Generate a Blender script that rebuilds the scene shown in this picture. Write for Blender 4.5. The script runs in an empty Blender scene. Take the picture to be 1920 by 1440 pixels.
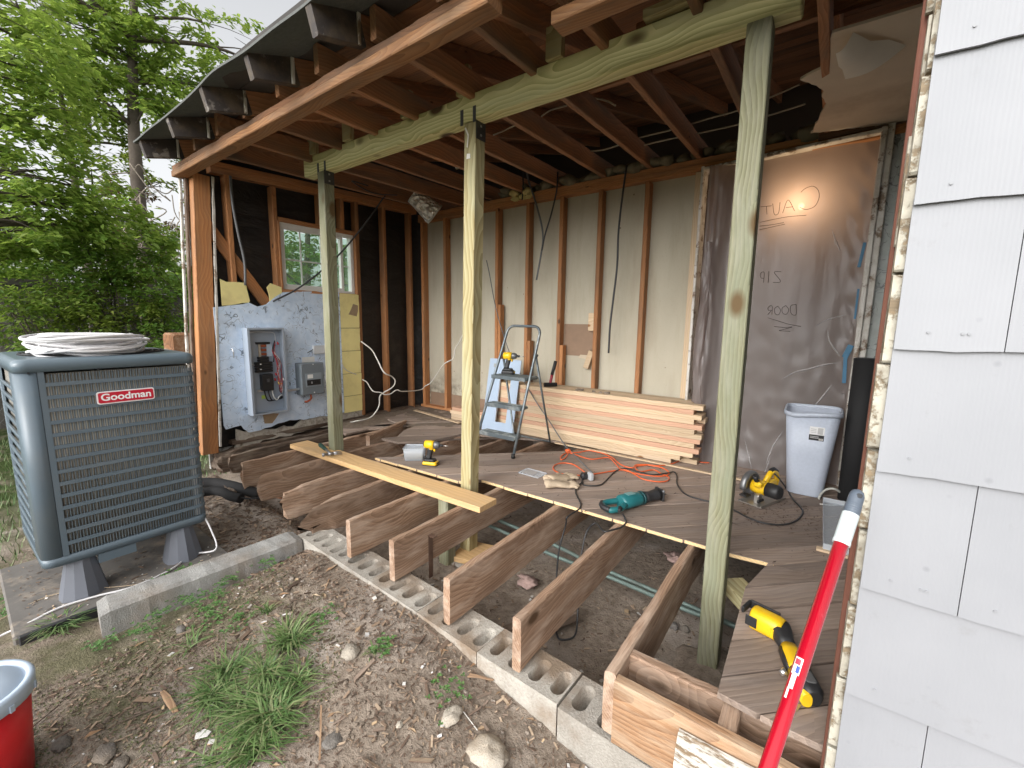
import bpy, math, random
from mathutils import Vector, Matrix, noise
random.seed(7)
scn = bpy.context.scene
COL = scn.collection
V = Vector

# ------------------------------------------------------------------ camera, world, sun, exposure
cam_d = bpy.data.cameras.new("camera")
cam = bpy.data.objects.new("camera", cam_d)
COL.objects.link(cam)
RIGHT = V((0.80690453, 0.59052143, 0.01376648))
UP = V((-0.0961113, 0.10826226, 0.98946546))
BACK = V((0.58281017, -0.79972728, 0.14411309))
cam.matrix_world = Matrix(((RIGHT.x, UP.x, BACK.x, 0.0), (RIGHT.y, UP.y, BACK.y, 0.0),
                           (RIGHT.z, UP.z, BACK.z, 1.155), (0, 0, 0, 1)))
cam_d.sensor_width = 36.0
cam_d.lens = 15.236
cam_d.clip_start = 0.02
cam_d.clip_end = 1000
scn.camera = cam

SUN_EL, SUN_AZ = math.radians(29), math.radians(182)   # soft light from the front left, over the camera's shoulder
world = bpy.data.worlds.new("World")
scn.world = world
world.use_nodes = True
wn = world.node_tree
for n in list(wn.nodes): wn.nodes.remove(n)
w_out = wn.nodes.new('ShaderNodeOutputWorld')
w_bg = wn.nodes.new('ShaderNodeBackground')
w_sky = wn.nodes.new('ShaderNodeTexSky')
w_sky.sky_type = 'NISHITA'
w_sky.sun_disc = False
w_sky.sun_elevation = SUN_EL
w_sky.sun_rotation = SUN_AZ
w_sky.air_density = 1.0
w_sky.dust_density = 4.0
w_sky.ozone_density = 1.0
w_hsv = wn.nodes.new('ShaderNodeHueSaturation')
w_hsv.inputs['Saturation'].default_value = 0.1
w_bg.inputs['Strength'].default_value = 0.15
wn.links.new(w_sky.outputs[0], w_hsv.inputs['Color'])
wn.links.new(w_hsv.outputs[0], w_bg.inputs['Color'])
wn.links.new(w_bg.outputs[0], w_out.inputs['Surface'])

sun_d = bpy.data.lights.new("sun", 'SUN')
sun_d.energy = 1.2
sun_d.angle = math.radians(140)
sun_d.color = (1.0, 0.97, 0.92)
sun = bpy.data.objects.new("sun", sun_d)
COL.objects.link(sun)
sdir = V((math.sin(SUN_AZ) * math.cos(SUN_EL), math.cos(SUN_AZ) * math.cos(SUN_EL), math.sin(SUN_EL)))
sun.rotation_euler = sdir.to_track_quat('Z', 'Y').to_euler()

scn.view_settings.view_transform = 'Standard'
scn.view_settings.look = 'None'
scn.view_settings.gamma = 1.0
scn.view_settings.use_curve_mapping = False
scn.view_settings.exposure = 1.02
scn.render.engine = 'CYCLES'
scn.cycles.use_denoising = True
scn.cycles.max_bounces = 10
scn.cycles.diffuse_bounces = 5
scn.cycles.transparent_max_bounces = 24

# ------------------------------------------------------------------ object helpers
WM = {}

def tag(o, label=None, cat=None, group=None, kind=None):
    if label: o['label'] = label
    if cat: o['category'] = cat
    if group: o['group'] = group
    if kind: o['kind'] = kind
    return o

def add(name, me, mat=None, parent=None, M=None):
    if mat is not None and not me.materials:
        me.materials.append(mat)
    o = bpy.data.objects.new(name, me)
    COL.objects.link(o)
    M = M or Matrix.Identity(4)
    WM[o] = M
    if parent is not None:
        o.parent = parent
        o.matrix_basis = WM[parent].inverted() @ M
    else:
        o.matrix_basis = M
    return o

def thing(name, label, cat, loc=(0, 0, 0), group=None, rot=0.0):
    o = bpy.data.objects.new(name, None)
    COL.objects.link(o)
    o.empty_display_size = 0.05
    M = Matrix.Translation(V(loc)) @ Matrix.Rotation(rot, 4, 'Z')
    o.matrix_basis = M
    WM[o] = M
    return tag(o, label, cat, group)

def copy_thing(root, M, label=None):
    def rec(o, p):
        c = o.copy()
        COL.objects.link(c)
        if p is not None:
            c.parent = p
            WM[c] = WM[p] @ o.matrix_basis
        else:
            c.matrix_basis = M
            WM[c] = M
        for ch in [x for x in list(WM) if x.parent == o]:
            rec(ch, c)
        return c
    r = rec(root, None)
    if label: r['label'] = label
    return r

class MB:
    """collects shapes and makes one mesh"""
    def __init__(s):
        s.v = []; s.f = []; s.sm = []
    def quad(s, *pts, smooth=False):
        i = len(s.v)
        s.v += [tuple(p) for p in pts]
        s.f.append(tuple(range(i, i + len(pts)))); s.sm.append(smooth)
        return s
    def box(s, c, d, M=None, ch=0.0):
        x, y, z = d[0] / 2, d[1] / 2, d[2] / 2
        c = V(c)
        T = (lambda p: c + (M @ V(p)) if M else c + V(p))
        if ch <= 0:
            i = len(s.v)
            for a in (-1, 1):
                for b in (-1, 1):
                    for e in (-1, 1):
                        s.v.append(tuple(T((a * x, b * y, e * z))))
            for q in ((0, 1, 3, 2), (4, 6, 7, 5), (0, 4, 5, 1), (2, 3, 7, 6), (0, 2, 6, 4), (1, 5, 7, 3)):
                s.f.append(tuple(i + k for k in q)); s.sm.append(False)
        else:
            prof = [(y, z - ch), (y - ch, z), (-y + ch, z), (-y, z - ch), (-y, -z + ch), (-y + ch, -z), (y - ch, -z), (y, -z + ch)]
            rings = []
            for (xx, k) in ((-x, 1), (-x + ch, 0), (x - ch, 0), (x, 1)):
                i = len(s.v)
                for (py, pz) in prof:
                    sy = (y - ch) / y if k else 1; sz = (z - ch) / z if k else 1
                    s.v.append(tuple(T((xx, py * sy, pz * sz))))
                rings.append(i)
            for a, b in zip(rings, rings[1:]):
                for k in range(8):
                    s.f.append((a + k, a + (k + 1) % 8, b + (k + 1) % 8, b + k)); s.sm.append(False)
            s.f.append(tuple(rings[0] + k for k in reversed(range(8)))); s.sm.append(False)
            s.f.append(tuple(rings[3] + k for k in range(8))); s.sm.append(False)
        return s
    def tube(s, pts, r, n=8, cap=True, smooth=True):
        pts = [V(p) for p in pts]
        rs = r if isinstance(r, (list, tuple)) else [r] * len(pts)
        nrm = None
        rings = []
        for k, p in enumerate(pts):
            if k == 0: t = pts[1] - pts[0]
            elif k == len(pts) - 1: t = pts[-1] - pts[-2]
            else: t = (pts[k + 1] - p).normalized() + (p - pts[k - 1]).normalized()
            if t.length < 1e-9: t = V((0, 0, 1))
            t.normalize()
            if nrm is None:
                nrm = t.cross(V((0, 0, 1)))
                if nrm.length < 1e-3: nrm = t.cross(V((1, 0, 0)))
            nrm = nrm - t * nrm.dot(t)
            if nrm.length < 1e-6: nrm = t.orthogonal()
            nrm.normalize()
            bn = t.cross(nrm)
            i = len(s.v)
            for j in range(n):
                a = 2 * math.pi * j / n
                s.v.append(tuple(p + (nrm * math.cos(a) + bn * math.sin(a)) * rs[k]))
            rings.append(i)
        for a, b in zip(rings, rings[1:]):
            for j in range(n):
                s.f.append((a + j, a + (j + 1) % n, b + (j + 1) % n, b + j)); s.sm.append(smooth)
        if cap:
            s.f.append(tuple(rings[0] + j for j in reversed(range(n)))); s.sm.append(False)
            s.f.append(tuple(rings[-1] + j for j in range(n))); s.sm.append(False)
        return s
    def loft(s, rings, closed=True, cap=True, smooth=True):
        ids = []
        for r in rings:
            i = len(s.v); s.v += [tuple(p) for p in r]; ids.append(i)
        n = len(rings[0])
        for a, b in zip(ids, ids[1:]):
            for j in range(n if closed else n - 1):
                s.f.append((a + j, a + (j + 1) % n, b + (j + 1) % n, b + j)); s.sm.append(smooth)
        if cap:
            s.f.append(tuple(ids[0] + j for j in reversed(range(n)))); s.sm.append(False)
            s.f.append(tuple(ids[-1] + j for j in range(n))); s.sm.append(False)
        return s
    def prism(s, poly, d, smooth=False):
        """poly: 3D points of one face, d: extrusion vector"""
        d = V(d); n = len(poly)
        i = len(s.v)
        s.v += [tuple(V(p)) for p in poly] + [tuple(V(p) + d) for p in poly]
        s.f.append(tuple(i + k for k in reversed(range(n)))); s.sm.append(False)
        s.f.append(tuple(i + n + k for k in range(n))); s.sm.append(False)
        for k in range(n):
            s.f.append((i + k, i + (k + 1) % n, i + n + (k + 1) % n, i + n + k)); s.sm.append(smooth)
        return s
    def blob(s, c, r, n=10, m=7, jit=0.0, seed=0, flat=1.0):
        c = V(c); rx, ry, rz = r if isinstance(r, (tuple, list)) else (r, r, r)
        rings = []
        for a in range(m + 1):
            th = math.pi * a / m
            ring = []
            for b in range(n):
                ph = 2 * math.pi * b / n
                d = V((math.sin(th) * math.cos(ph), math.sin(th) * math.sin(ph), -math.cos(th)))
                k = 1 + jit * noise.noise(d * 1.7 + V((seed * 3.1, seed, 0))) + jit * .5 * noise.noise(d * 4 + V((seed, 5, seed)))
                ring.append(c + V((d.x * rx * k, d.y * ry * k, d.z * rz * k)))
            rings.append(ring)
        return s.loft(rings, cap=False)
    def mesh(s, name):
        me = bpy.data.meshes.new(name)
        me.from_pydata(s.v, [], s.f)
        me.polygons.foreach_set('use_smooth', s.sm)
        me.update()
        return me
    def build(s, name, mat, parent=None, M=None, local=False):
        """vertices are in world space unless local is set (then they are relative to M)"""
        if not local and parent is not None and M is None:
            M = WM[parent]
            inv = M.inverted()
            s.v = [tuple(inv @ V(p)) for p in s.v]
        elif not local and M is None and s.v:
            c = V((0, 0, 0))
            for p in s.v: c += V(p)
            c /= len(s.v)
            c.z = min(p[2] for p in s.v)
            s.v = [tuple(V(p) - c) for p in s.v]
            M = Matrix.Translation(c)
        return add(name, s.mesh(name), mat, parent, M)

def frame(p0, p1, up=(0, 0, 1)):
    p0, p1, up = V(p0), V(p1), V(up)
    x = (p1 - p0).normalized()
    y = up.cross(x)
    if y.length < 1e-4: y = V((0, 1, 0)).cross(x)
    y.normalize()
    z = x.cross(y)
    c = (p0 + p1) / 2
    return Matrix(((x.x, y.x, z.x, c.x), (x.y, y.y, z.y, c.y), (x.z, y.z, z.z, c.z), (0, 0, 0, 1)))

MCACHE = {}
def board(name, p0, p1, w, t, mat, parent=None, up=(0, 0, 1), ch=0.002, rag=0.0, rot0=0.0, rot1=0.0, seed=0):
    """a sawn board along p0-p1: w across (local Y), t along 'up' (local Z); rag = worn, uneven edges; rot0/rot1 = rotten ends"""
    M = frame(p0, p1, up)
    L = (V(p1) - V(p0)).length
    key = (round(L, 3), round(w, 3), round(t, 3), mat.name, ch, rag, rot0, rot1, seed)
    me = MCACHE.get(key)
    if me is None:
        b = MB()
        if rag <= 0 and rot0 <= 0 and rot1 <= 0:
            b.box((0, 0, 0), (L, w, t), ch=ch)
        else:
            ns = max(3, int(L / 0.05))
            xs = [-L / 2 + L * k / ns for k in range(ns + 1)]
            y, z = w / 2, t / 2
            c = min(ch * 2 + 0.001, w * .2, t * .2)
            prof = []
            for (a, bb) in ((1, 1), (-1, 1), (-1, -1), (1, -1)):
                if (a, bb) in ((1, 1), (-1, -1)):
                    prof += [(a * y, bb * (z - c)), (a * (y - c), bb * z)]
                else:
                    prof += [(a * (y - c), bb * z), (a * y, bb * (z - c))]
            # subdivide long sides
            p2 = []
            for q in range(len(prof)):
                A, B2 = prof[q], prof[(q + 1) % len(prof)]
                d = math.hypot(B2[0] - A[0], B2[1] - A[1])
                nn = 4 if d > 0.06 else 1
                for e in range(nn):
                    p2.append((A[0] + (B2[0] - A[0]) * e / nn, A[1] + (B2[1] - A[1]) * e / nn))
            rings = []
            for k, x in enumerate(xs):
                ring = []
                e0 = max(0, 1 - (x + L / 2) / 0.30); e1 = max(0, 1 - (L / 2 - x) / 0.30)
                for (py, pz) in p2:
                    q = V((x * 5 + seed * 7.3, py * 17, pz * 17 + seed))
                    n1 = noise.noise(q); n2 = noise.noise(q * 3.1 + V((4, 1, 9)))
                    edge = 1.0 if (abs(abs(py) - y) < c * 1.2 and abs(abs(pz) - z) < c * 1.2) else 0.35
                    rr = rag * edge * (max(0, n1) * .8 + max(0, n2) * .5)
                    rr += (rot0 * e0 * e0 + rot1 * e1 * e1) * (0.5 + .5 * n1 + .3 * n2)
                    sc_y = max(0.2, 1 - rr / y * .5) if y < z else max(0.15, 1 - rr / y)
                    sc_z = max(0.15, 1 - rr / z) if y < z else max(.2, 1 - rr / z * .5)
                    xx = x
                    if k == 0 and rot0 > 0: xx += rot0 * .9 * noise.noise(V((py * 25, pz * 25, seed))) + rot0 * .4 * abs(pz / z)
                    if k == ns and rot1 > 0: xx += rot1 * .9 * noise.noise(V((py * 25, pz * 25, seed + 3)))
                    ring.append((xx, py * sc_y, pz * sc_z))
                rings.append(ring)
            b.loft(rings, smooth=False)
        me = b.mesh(name)
        MCACHE[key] = me
    return add(name, me, mat, parent, M)

def vboard(name, x, y, z0, z1, wx, wy, mat, parent=None, **k):
    """upright stud: wx along world X, wy along world Y"""
    return board(name, (x, y, z0), (x, y, z1), wx, wy, mat, parent, up=(0, 1, 0), **k)

def curve_pts(pts, sub=6):
    """Catmull-Rom through points"""
    pts = [V(p) for p in pts]
    if len(pts) < 3: return pts
    P = [pts[0] * 2 - pts[1]] + pts + [pts[-1] * 2 - pts[-2]]
    out = []
    for i in range(1, len(P) - 2):
        a, b, c, d = P[i - 1], P[i], P[i + 1], P[i + 2]
        for k in range(sub):
            t = k / sub
            out.append(0.5 * ((2 * b) + (c - a) * t + (2 * a - 5 * b + 4 * c - d) * t * t + (3 * b - a - 3 * c + d) * t ** 3))
    out.append(pts[-1])
    return out

def cable(name, pts, r, mat, label=None, cat='cable', group=None, parent=None, n=7, sub=6):
    b = MB().tube(curve_pts(pts, sub), r, n)
    o = b.build(name, mat, parent)
    if parent is None: tag(o, label, cat, group)
    return o

def text_mesh(body, size, M, mat, name, parent, depth=0.0004, bold=0.0, width=1.0):
    cu = bpy.data.curves.new(name, 'FONT')
    cu.body = body; cu.size = size; cu.extrude = depth; cu.offset = bold
    cu.align_x = 'CENTER'; cu.align_y = 'CENTER'
    o = bpy.data.objects.new(name, cu)
    COL.objects.link(o)
    dg = bpy.context.evaluated_depsgraph_get()
    me = bpy.data.meshes.new_from_object(o.evaluated_get(dg))
    bpy.data.objects.remove(o); bpy.data.curves.remove(cu)
    me.name = name
    return add(name, me, mat, parent, M @ Matrix.Diagonal((width, 1, 1, 1)))

# ------------------------------------------------------------------ materials
class NT:
    def __init__(s, name):
        s.m = bpy.data.materials.new(name)
        s.m.use_nodes = True
        s.t = s.m.node_tree
        s.b = s.t.nodes['Principled BSDF']
        s.out = s.t.nodes['Material Output']
    def n(s, typ, props=None, **ins):
        nd = s.t.nodes.new('ShaderNode' + typ)
        for k, v in (props or {}).items(): setattr(nd, k, v)
        for k, v in ins.items():
            key = int(k[1:]) if k[0] == '_' and k[1:].isdigit() else k.replace('_', ' ')
            s.set(nd.inputs[key], v)
        return nd
    def set(s, sock, v):
        if isinstance(v, bpy.types.NodeSocket): s.t.links.new(v, sock)
        elif isinstance(v, bpy.types.Node): s.t.links.new(v.outputs[0], sock)
        else:
            if sock.type == 'RGBA' and len(v) == 3: v = (*v, 1)
            sock.default_value = v
    def math(s, op, a, b=0.0, c=None, clamp=False):
        nd = s.t.nodes.new('ShaderNodeMath'); nd.operation = op; nd.use_clamp = clamp
        s.set(nd.inputs[0], a); s.set(nd.inputs[1], b)
        if c is not None: s.set(nd.inputs[2], c)
        return nd.outputs[0]
    def vmath(s, op, a, b):
        nd = s.t.nodes.new('ShaderNodeVectorMath'); nd.operation = op
        s.set(nd.inputs[0], a); s.set(nd.inputs[1], b)
        return nd.outputs[0]
    def mix(s, f, a, b, typ='MIX'):
        nd = s.t.nodes.new('ShaderNodeMix'); nd.data_type = 'RGBA'; nd.blend_type = typ; nd.clamp_factor = True
        s.set(nd.inputs[0], f); s.set(nd.inputs[6], a); s.set(nd.inputs[7], b)
        return nd.outputs[2]
    def ramp(s, f, lo, hi):
        nd = s.t.nodes.new('ShaderNodeMapRange'); nd.clamp = True
        s.set(nd.inputs[0], f); nd.inputs[1].default_value = lo; nd.inputs[2].default_value = hi
        return nd.outputs[0]
    def noise(s, vec, scale, detail=4, rough=.55, dist=0.0):
        nd = s.n('TexNoise', Vector=vec, Scale=scale, Detail=detail, Roughness=rough, Distortion=dist)
        return nd.outputs[0]
    def bump(s, h, strength=.3, dist=.01):
        nd = s.n('Bump', Strength=strength, Distance=dist)
        s.set(nd.inputs['Height'], h)
        s.set(s.b.inputs['Normal'], nd.outputs[0])
        return nd
    def base(s, col): s.set(s.b.inputs['Base Color'], col)
    def rough(s, v): s.set(s.b.inputs['Roughness'], v)
    def coords(s, jitter=True):
        tc = s.n('TexCoord')
        if not jitter: return tc.outputs['Object']
        oi = s.n('ObjectInfo')
        cb = s.n('CombineXYZ')
        s.set(cb.inputs[0], s.math('MULTIPLY', oi.outputs['Random'], 53.0))
        s.set(cb.inputs[1], s.math('MULTIPLY', oi.outputs['Random'], 17.3))
        s.set(cb.inputs[2], s.math('MULTIPLY', oi.outputs['Random'], 7.7))
        return s.vmath('ADD', tc.outputs['Object'], cb.outputs[0])

def wood(name, light, dark, stain=None, ring=28.0, ringmix=.55, fine=.45, knots=0.0, knot_col=(.07, .035, .015),
         wear=None, wear_amt=.45, rough=.75, bump=.35, tone=.25, wear_scale=3.0, warp_amt=.2, straight=1.0):
    """sawn timber: grain runs along the object's local X"""
    k = NT(name)
    tc = k.n('TexCoord'); oi = k.n('ObjectInfo')
    r = oi.outputs['Random']
    offx = k.n('CombineXYZ'); k.set(offx.inputs[0], k.math('MULTIPLY', r, 91.0))
    base = k.vmath('ADD', tc.outputs['Object'], offx)
    # knots pull the grain around them
    kv = k.vmath('MULTIPLY', base, (3.2, 6.0, 6.0))
    vor = k.n('TexVoronoi', Vector=kv, Scale=1.0, Randomness=1.0)
    kd = k.math('ADD', vor.outputs['Distance'], k.math('MULTIPLY', k.math('LESS_THAN', k.n('SeparateXYZ', Vector=vor.outputs['Color']).outputs[0], .35), 9.0))
    low = k.n('TexNoise', Vector=k.vmath('MULTIPLY', base, (1.5, 1.6, 1.6)), Scale=1.0, Detail=2.0)
    warp = k.vmath('SUBTRACT', low.outputs['Color'], (.5, .5, .5))
    warp = k.vmath('MULTIPLY', warp, (.0, warp_amt, warp_amt))
    rv = k.vmath('ADD', tc.outputs['Object'], warp)
    oc = k.n('CombineXYZ')
    k.set(oc.inputs[1], k.math('MULTIPLY_ADD', r, .26 * straight, .045)); k.set(oc.inputs[2], k.math('MULTIPLY_ADD', r, -.19 * straight, -.03))
    rv = k.vmath('ADD', rv, oc)
    if knots > 0:
        push = k.ramp(kd, .5, .0)
        pc = k.n('CombineXYZ'); k.set(pc.inputs[1], k.math('MULTIPLY', push, .05)); k.set(pc.inputs[2], k.math('MULTIPLY', push, .05))
        rv = k.vmath('ADD', rv, pc)
    wave = k.n('TexWave', {'wave_type': 'RINGS', 'rings_direction': 'X', 'wave_profile': 'SAW'}, Vector=rv, Scale=ring, Distortion=.6, Detail=2.0)
    fn = k.noise(k.vmath('MULTIPLY', base, (2.5, 130, 130)), 1.0, 5, .65)
    g = k.math('ADD', k.math('MULTIPLY', wave.outputs['Fac'], ringmix), k.math('MULTIPLY', fn, fine))
    col = k.mix(k.ramp(g, .12, .85), light, dark)
    tn = k.math('MULTIPLY_ADD', r, tone * 2, 1 - tone)
    if stain:
        sn = k.noise(k.vmath('MULTIPLY', base, (wear_scale * .5, wear_scale * 3, wear_scale * 3)), 1.0, 5, .6)
        col = k.mix(k.ramp(sn, .48, .72), col, stain)
    if wear:
        sn = k.noise(k.vmath('MULTIPLY', k.vmath('ADD', base, (3, 9, 4)), (wear_scale, wear_scale * 5, wear_scale * 5)), 1.0, 6, .65)
        col = k.mix(k.math('MULTIPLY', k.ramp(sn, .45, .68), wear_amt), col, wear)
    if knots > 0:
        col = k.mix(k.ramp(kd, knots * 1.25, knots * .7), col, knot_col)
    hs = k.n('HueSaturation', Color=col); k.set(hs.inputs['Value'], tn)
    k.base(hs.outputs[0]); k.rough(rough)
    k.bump(k.math('ADD', fn, k.math('MULTIPLY', wave.outputs['Fac'], .4)), bump, .004)
    return k.m

def plain(name, col, rough=.5, metal=0.0, var=.12, scale=8.0, bump=0.0, spec=.5, dirt=None, dirt_amt=.5, coat=0.0):
    k = NT(name)
    c = k.coords()
    n1 = k.noise(c, scale, 5, .6)
    v = k.n('HueSaturation', Color=col); k.set(v.inputs['Value'], k.math('MULTIPLY_ADD', n1, var * 2, 1 - var))
    cc = v.outputs[0]
    if dirt:
        n2 = k.noise(k.vmath('ADD', c, (5, 3, 8)), scale * .6, 7, .68)
        cc = k.mix(k.math('MULTIPLY', k.ramp(n2, .5, .68), dirt_amt), cc, dirt)
    k.base(cc)
    k.rough(k.math('MULTIPLY_ADD', n1, .2, rough - .1, clamp=True))
    k.b.inputs['Metallic'].default_value = metal
    k.b.inputs['Specular IOR Level'].default_value = spec
    k.b.inputs['Coat Weight'].default_value = coat
    if bump > 0: k.bump(n1, bump, .01)
    return k.m

def flat(name, col, rough=.4, metal=0.0):
    k = NT(name)
    n1 = k.noise(k.coords(), 40, 3)
    v = k.n('HueSaturation', Color=col); k.set(v.inputs['Value'], k.math('MULTIPLY_ADD', n1, .16, .92))
    k.base(v.outputs[0]); k.rough(rough); k.b.inputs['Metallic'].default_value = metal
    return k.m

def concrete(name, col, dark, scale=1.0, stain=(.16, .11, .07), stain_amt=.5):
    k = NT(name)
    c = k.coords()
    n1 = k.noise(c, 6 * scale, 6, .65); n2 = k.noise(c, 90 * scale, 4, .7)
    vo = k.n('TexVoronoi', Vector=c, Scale=140.0 * scale)
    g = k.math('ADD', k.math('MULTIPLY', n1, .5), k.math('MULTIPLY', n2, .5))
    cc = k.mix(k.ramp(g, .32, .68), dark, col)
    cc = k.mix(k.ramp(vo.outputs['Distance'], .12, .0), cc, (.06, .055, .05))
    n3 = k.noise(k.vmath('ADD', c, (7, 1, 3)), 3.2 * scale, 6, .6)
    cc = k.mix(k.math('MULTIPLY', k.ramp(n3, .47, .66), stain_amt), cc, stain)
    oi = k.n('ObjectInfo'); hv = k.n('HueSaturation', Color=cc); k.set(hv.inputs['Value'], k.math('MULTIPLY_ADD', oi.outputs['Random'], .35, .78)); cc = hv.outputs[0]
    k.base(cc); k.rough(.9)
    k.bump(k.math('ADD', n2, k.math('MULTIPLY', vo.outputs['Distance'], .6)), .55, .006)
    return k.m

def veined(name, col, vein, light):
    """wallpaper / panel board with hair-thin marble strokes"""
    k = NT(name)
    c = k.coords(False)
    w1 = k.n('TexNoise', Vector=c, Scale=5.0, Detail=3.0)
    dv = k.vmath('ADD', c, k.vmath('MULTIPLY', k.vmath('SUBTRACT', w1.outputs['Color'], (.5, .5, .5)), (.25, .25, .25)))
    out = None
    for i, sc in enumerate((5.0, 9.0, 7.0)):
        n = k.noise(k.vmath('ADD', dv, (i * 5.3, i * 2.1, i * 7.7)), sc, 1.5, .4, 1.2)
        line = k.ramp(k.math('ABSOLUTE', k.math('SUBTRACT', n, .5)), .012, .003)
        msk = k.ramp(k.noise(k.vmath('ADD', c, (i * 3.3, 8, i * 1.7)), 5.5, 2), .50, .56)
        lm = k.math('MULTIPLY', line, msk)
        out = lm if out is None else k.math('MAXIMUM', out, lm)
    mott = k.noise(c, 16, 5, .6)
    cc = k.mix(k.ramp(mott, .35, .68), col, light)
    cc = k.mix(k.math('MULTIPLY', out, .8), cc, vein)
    dn = k.noise(k.vmath('ADD', c, (2, 2, 9)), 2.5, 6, .65)
    cc = k.mix(k.math('MULTIPLY', k.ramp(dn, .54, .72), .35), cc, (.28, .25, .21))
    k.base(cc); k.rough(.55)
    return k.m

def peeled(name, paint, under, amt=.5, scale=6.0, dirt=(.2, .15, .09), stretch=(1, 1, 1), rough=.75):
    """flaking paint over bare timber"""
    k = NT(name)
    c = k.vmath('MULTIPLY', k.coords(), stretch)
    n = k.noise(c, scale, 9, .7)
    g = k.noise(k.vmath('MULTIPLY', c, (2.5, 60, 60)), 1.0, 5, .65)
    u = k.mix(k.ramp(g, .3, .7), under, tuple(x * .45 for x in under))
    m = k.ramp(n, amt + .035, amt - .035)
    n2 = k.noise(k.vmath('ADD', c, (4, 4, 4)), scale * .7, 6, .65)
    p = k.mix(k.math('MULTIPLY', k.ramp(n2, .45, .7), .6), paint, dirt)
    k.base(k.mix(m, u, p)); k.rough(rough)
    k.bump(k.math('ADD', m, k.math('MULTIPLY', g, .3)), .5, .004)
    return k.m

FIR = wood("old_fir_framing", (.50, .225, .085), (.29, .115, .04), stain=(.20, .10, .05), ring=24, ringmix=.4, fine=.6, knots=.09, tone=.22, wear=(.33, .2, .11), wear_amt=.35)
FIR_D = wood("roof_fir", (.44, .21, .10), (.25, .11, .05), stain=(.16, .10, .065), ring=22, knots=.05, tone=.3, wear=(.2, .14, .09), wear_amt=.5)
ROOFB = wood("roof_sheathing_wood", (.40, .19, .09), (.22, .10, .048), stain=(.14, .085, .055), ring=14, knots=.04, tone=.3)
HEADER = wood("header_fir", (.45, .225, .095), (.24, .105, .042), stain=(.18, .10, .055), ring=24, knots=.045, tone=.1, wear=(.3, .22, .15), wear_amt=.5)
TREATED = wood("pressure_treated_pine", (.27, .26, .16), (.13, .128, .07), stain=(.19, .205, .14), ring=24, ringmix=.6, fine=.5, warp_amt=.14, knots=.2, knot_col=(.10, .06, .02), tone=.08, wear=(.30, .295, .23), wear_amt=.6, bump=.25)
RIM = wood("worn_rim_board", (.46, .27, .145), (.22, .115, .058), stain=(.20, .125, .075), ring=24, ringmix=.5, fine=.7, knots=.12, wear=(.52, .40, .28), wear_amt=.6, wear_scale=4.0, bump=.6)
TREATED_B = wood("treated_beam_pine", (.76, .71, .38), (.42, .41, .17), stain=(.62, .62, .36), ring=17, ringmix=.7, fine=.35, warp_amt=.16, straight=.5, knots=.2, knot_col=(.09, .05, .02), tone=.03, bump=.2)
TREATED2 = wood("pressure_treated_pine_pale", (.48, .42, .235), (.29, .23, .10), ring=14, ringmix=.75, fine=.3, knots=.11, knot_col=(.2, .1, .03), tone=.06, wear=(.42, .46, .33), wear_amt=.35, bump=.25)
JOIST = wood("weathered_joist", (.46, .305, .205), (.20, .12, .075), stain=(.19, .118, .078), ring=26, ringmix=.4, fine=.9, knots=.14, tone=.24, wear=(.55, .43, .34), wear_amt=.6, bump=.6)
DECKW = wood("weathered_deck_board", (.345, .265, .21), (.175, .128, .10), stain=(.165, .13, .112), ring=15, ringmix=.35, fine=.8, knots=.08, knot_col=(.08, .055, .045), tone=.26, wear=(.31, .255, .22), wear_amt=.5, bump=.45)
CUT = wood("fresh_sawn_edge", (.80, .60, .34), (.62, .42, .2), ring=25, tone=.1)
PINE = wood("new_pine", (.60, .46, .31), (.43, .30, .175), ring=22, ringmix=.5, fine=.35, knots=.09, knot_col=(.24, .1, .03), tone=.17, stain=(.56, .43, .3), wear=(.42, .33, .24), wear_amt=.3, bump=.15)
PINE_R = wood("new_pine_reddish", (.52, .32, .215), (.40, .22, .14), ring=22, ringmix=.5, fine=.35, knots=.09, knot_col=(.22, .08, .03), tone=.1, bump=.15)
PLANK = wood("clean_plank", (.66, .44, .22), (.5, .3, .125), ring=10, ringmix=.45, fine=.4, knots=.04, tone=.05, stain=(.5, .34, .19), bump=.15)
DARKPAINT = peeled("dark_brown_paint", (.05, .042, .040), (.30, .27, .24), .60, 8)
DARKPAINT2 = plain("dark_eave_paint", (.05, .045, .042), .75, var=.3, dirt=(.1, .09, .085), bump=.2)
WHITEPEEL = peeled("peeling_white_paint", (.62, .60, .55), (.28, .2, .125), .53, 9, stretch=(1, 4, 4))
TRIMWHITE = peeled("worn_white_trim", (.6, .58, .54), (.28, .2, .14), .57, 10)
ROTTEN = wood("rotten_dirty_wood", (.16, .105, .07), (.06, .038, .026), stain=(.05, .034, .025), ring=18, knots=.0, tone=.2, wear=(.3, .25, .2), wear_amt=.6, bump=.9)

# ================================================================== GROUND
def sstep(t):
    t = max(0.0, min(1.0, t)); return t * t * (3 - 2 * t)

def front_y(x):                       # front face line of the block foundation
    return 1.24 + max(-1.0, (-x - .5)) * .046

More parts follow.
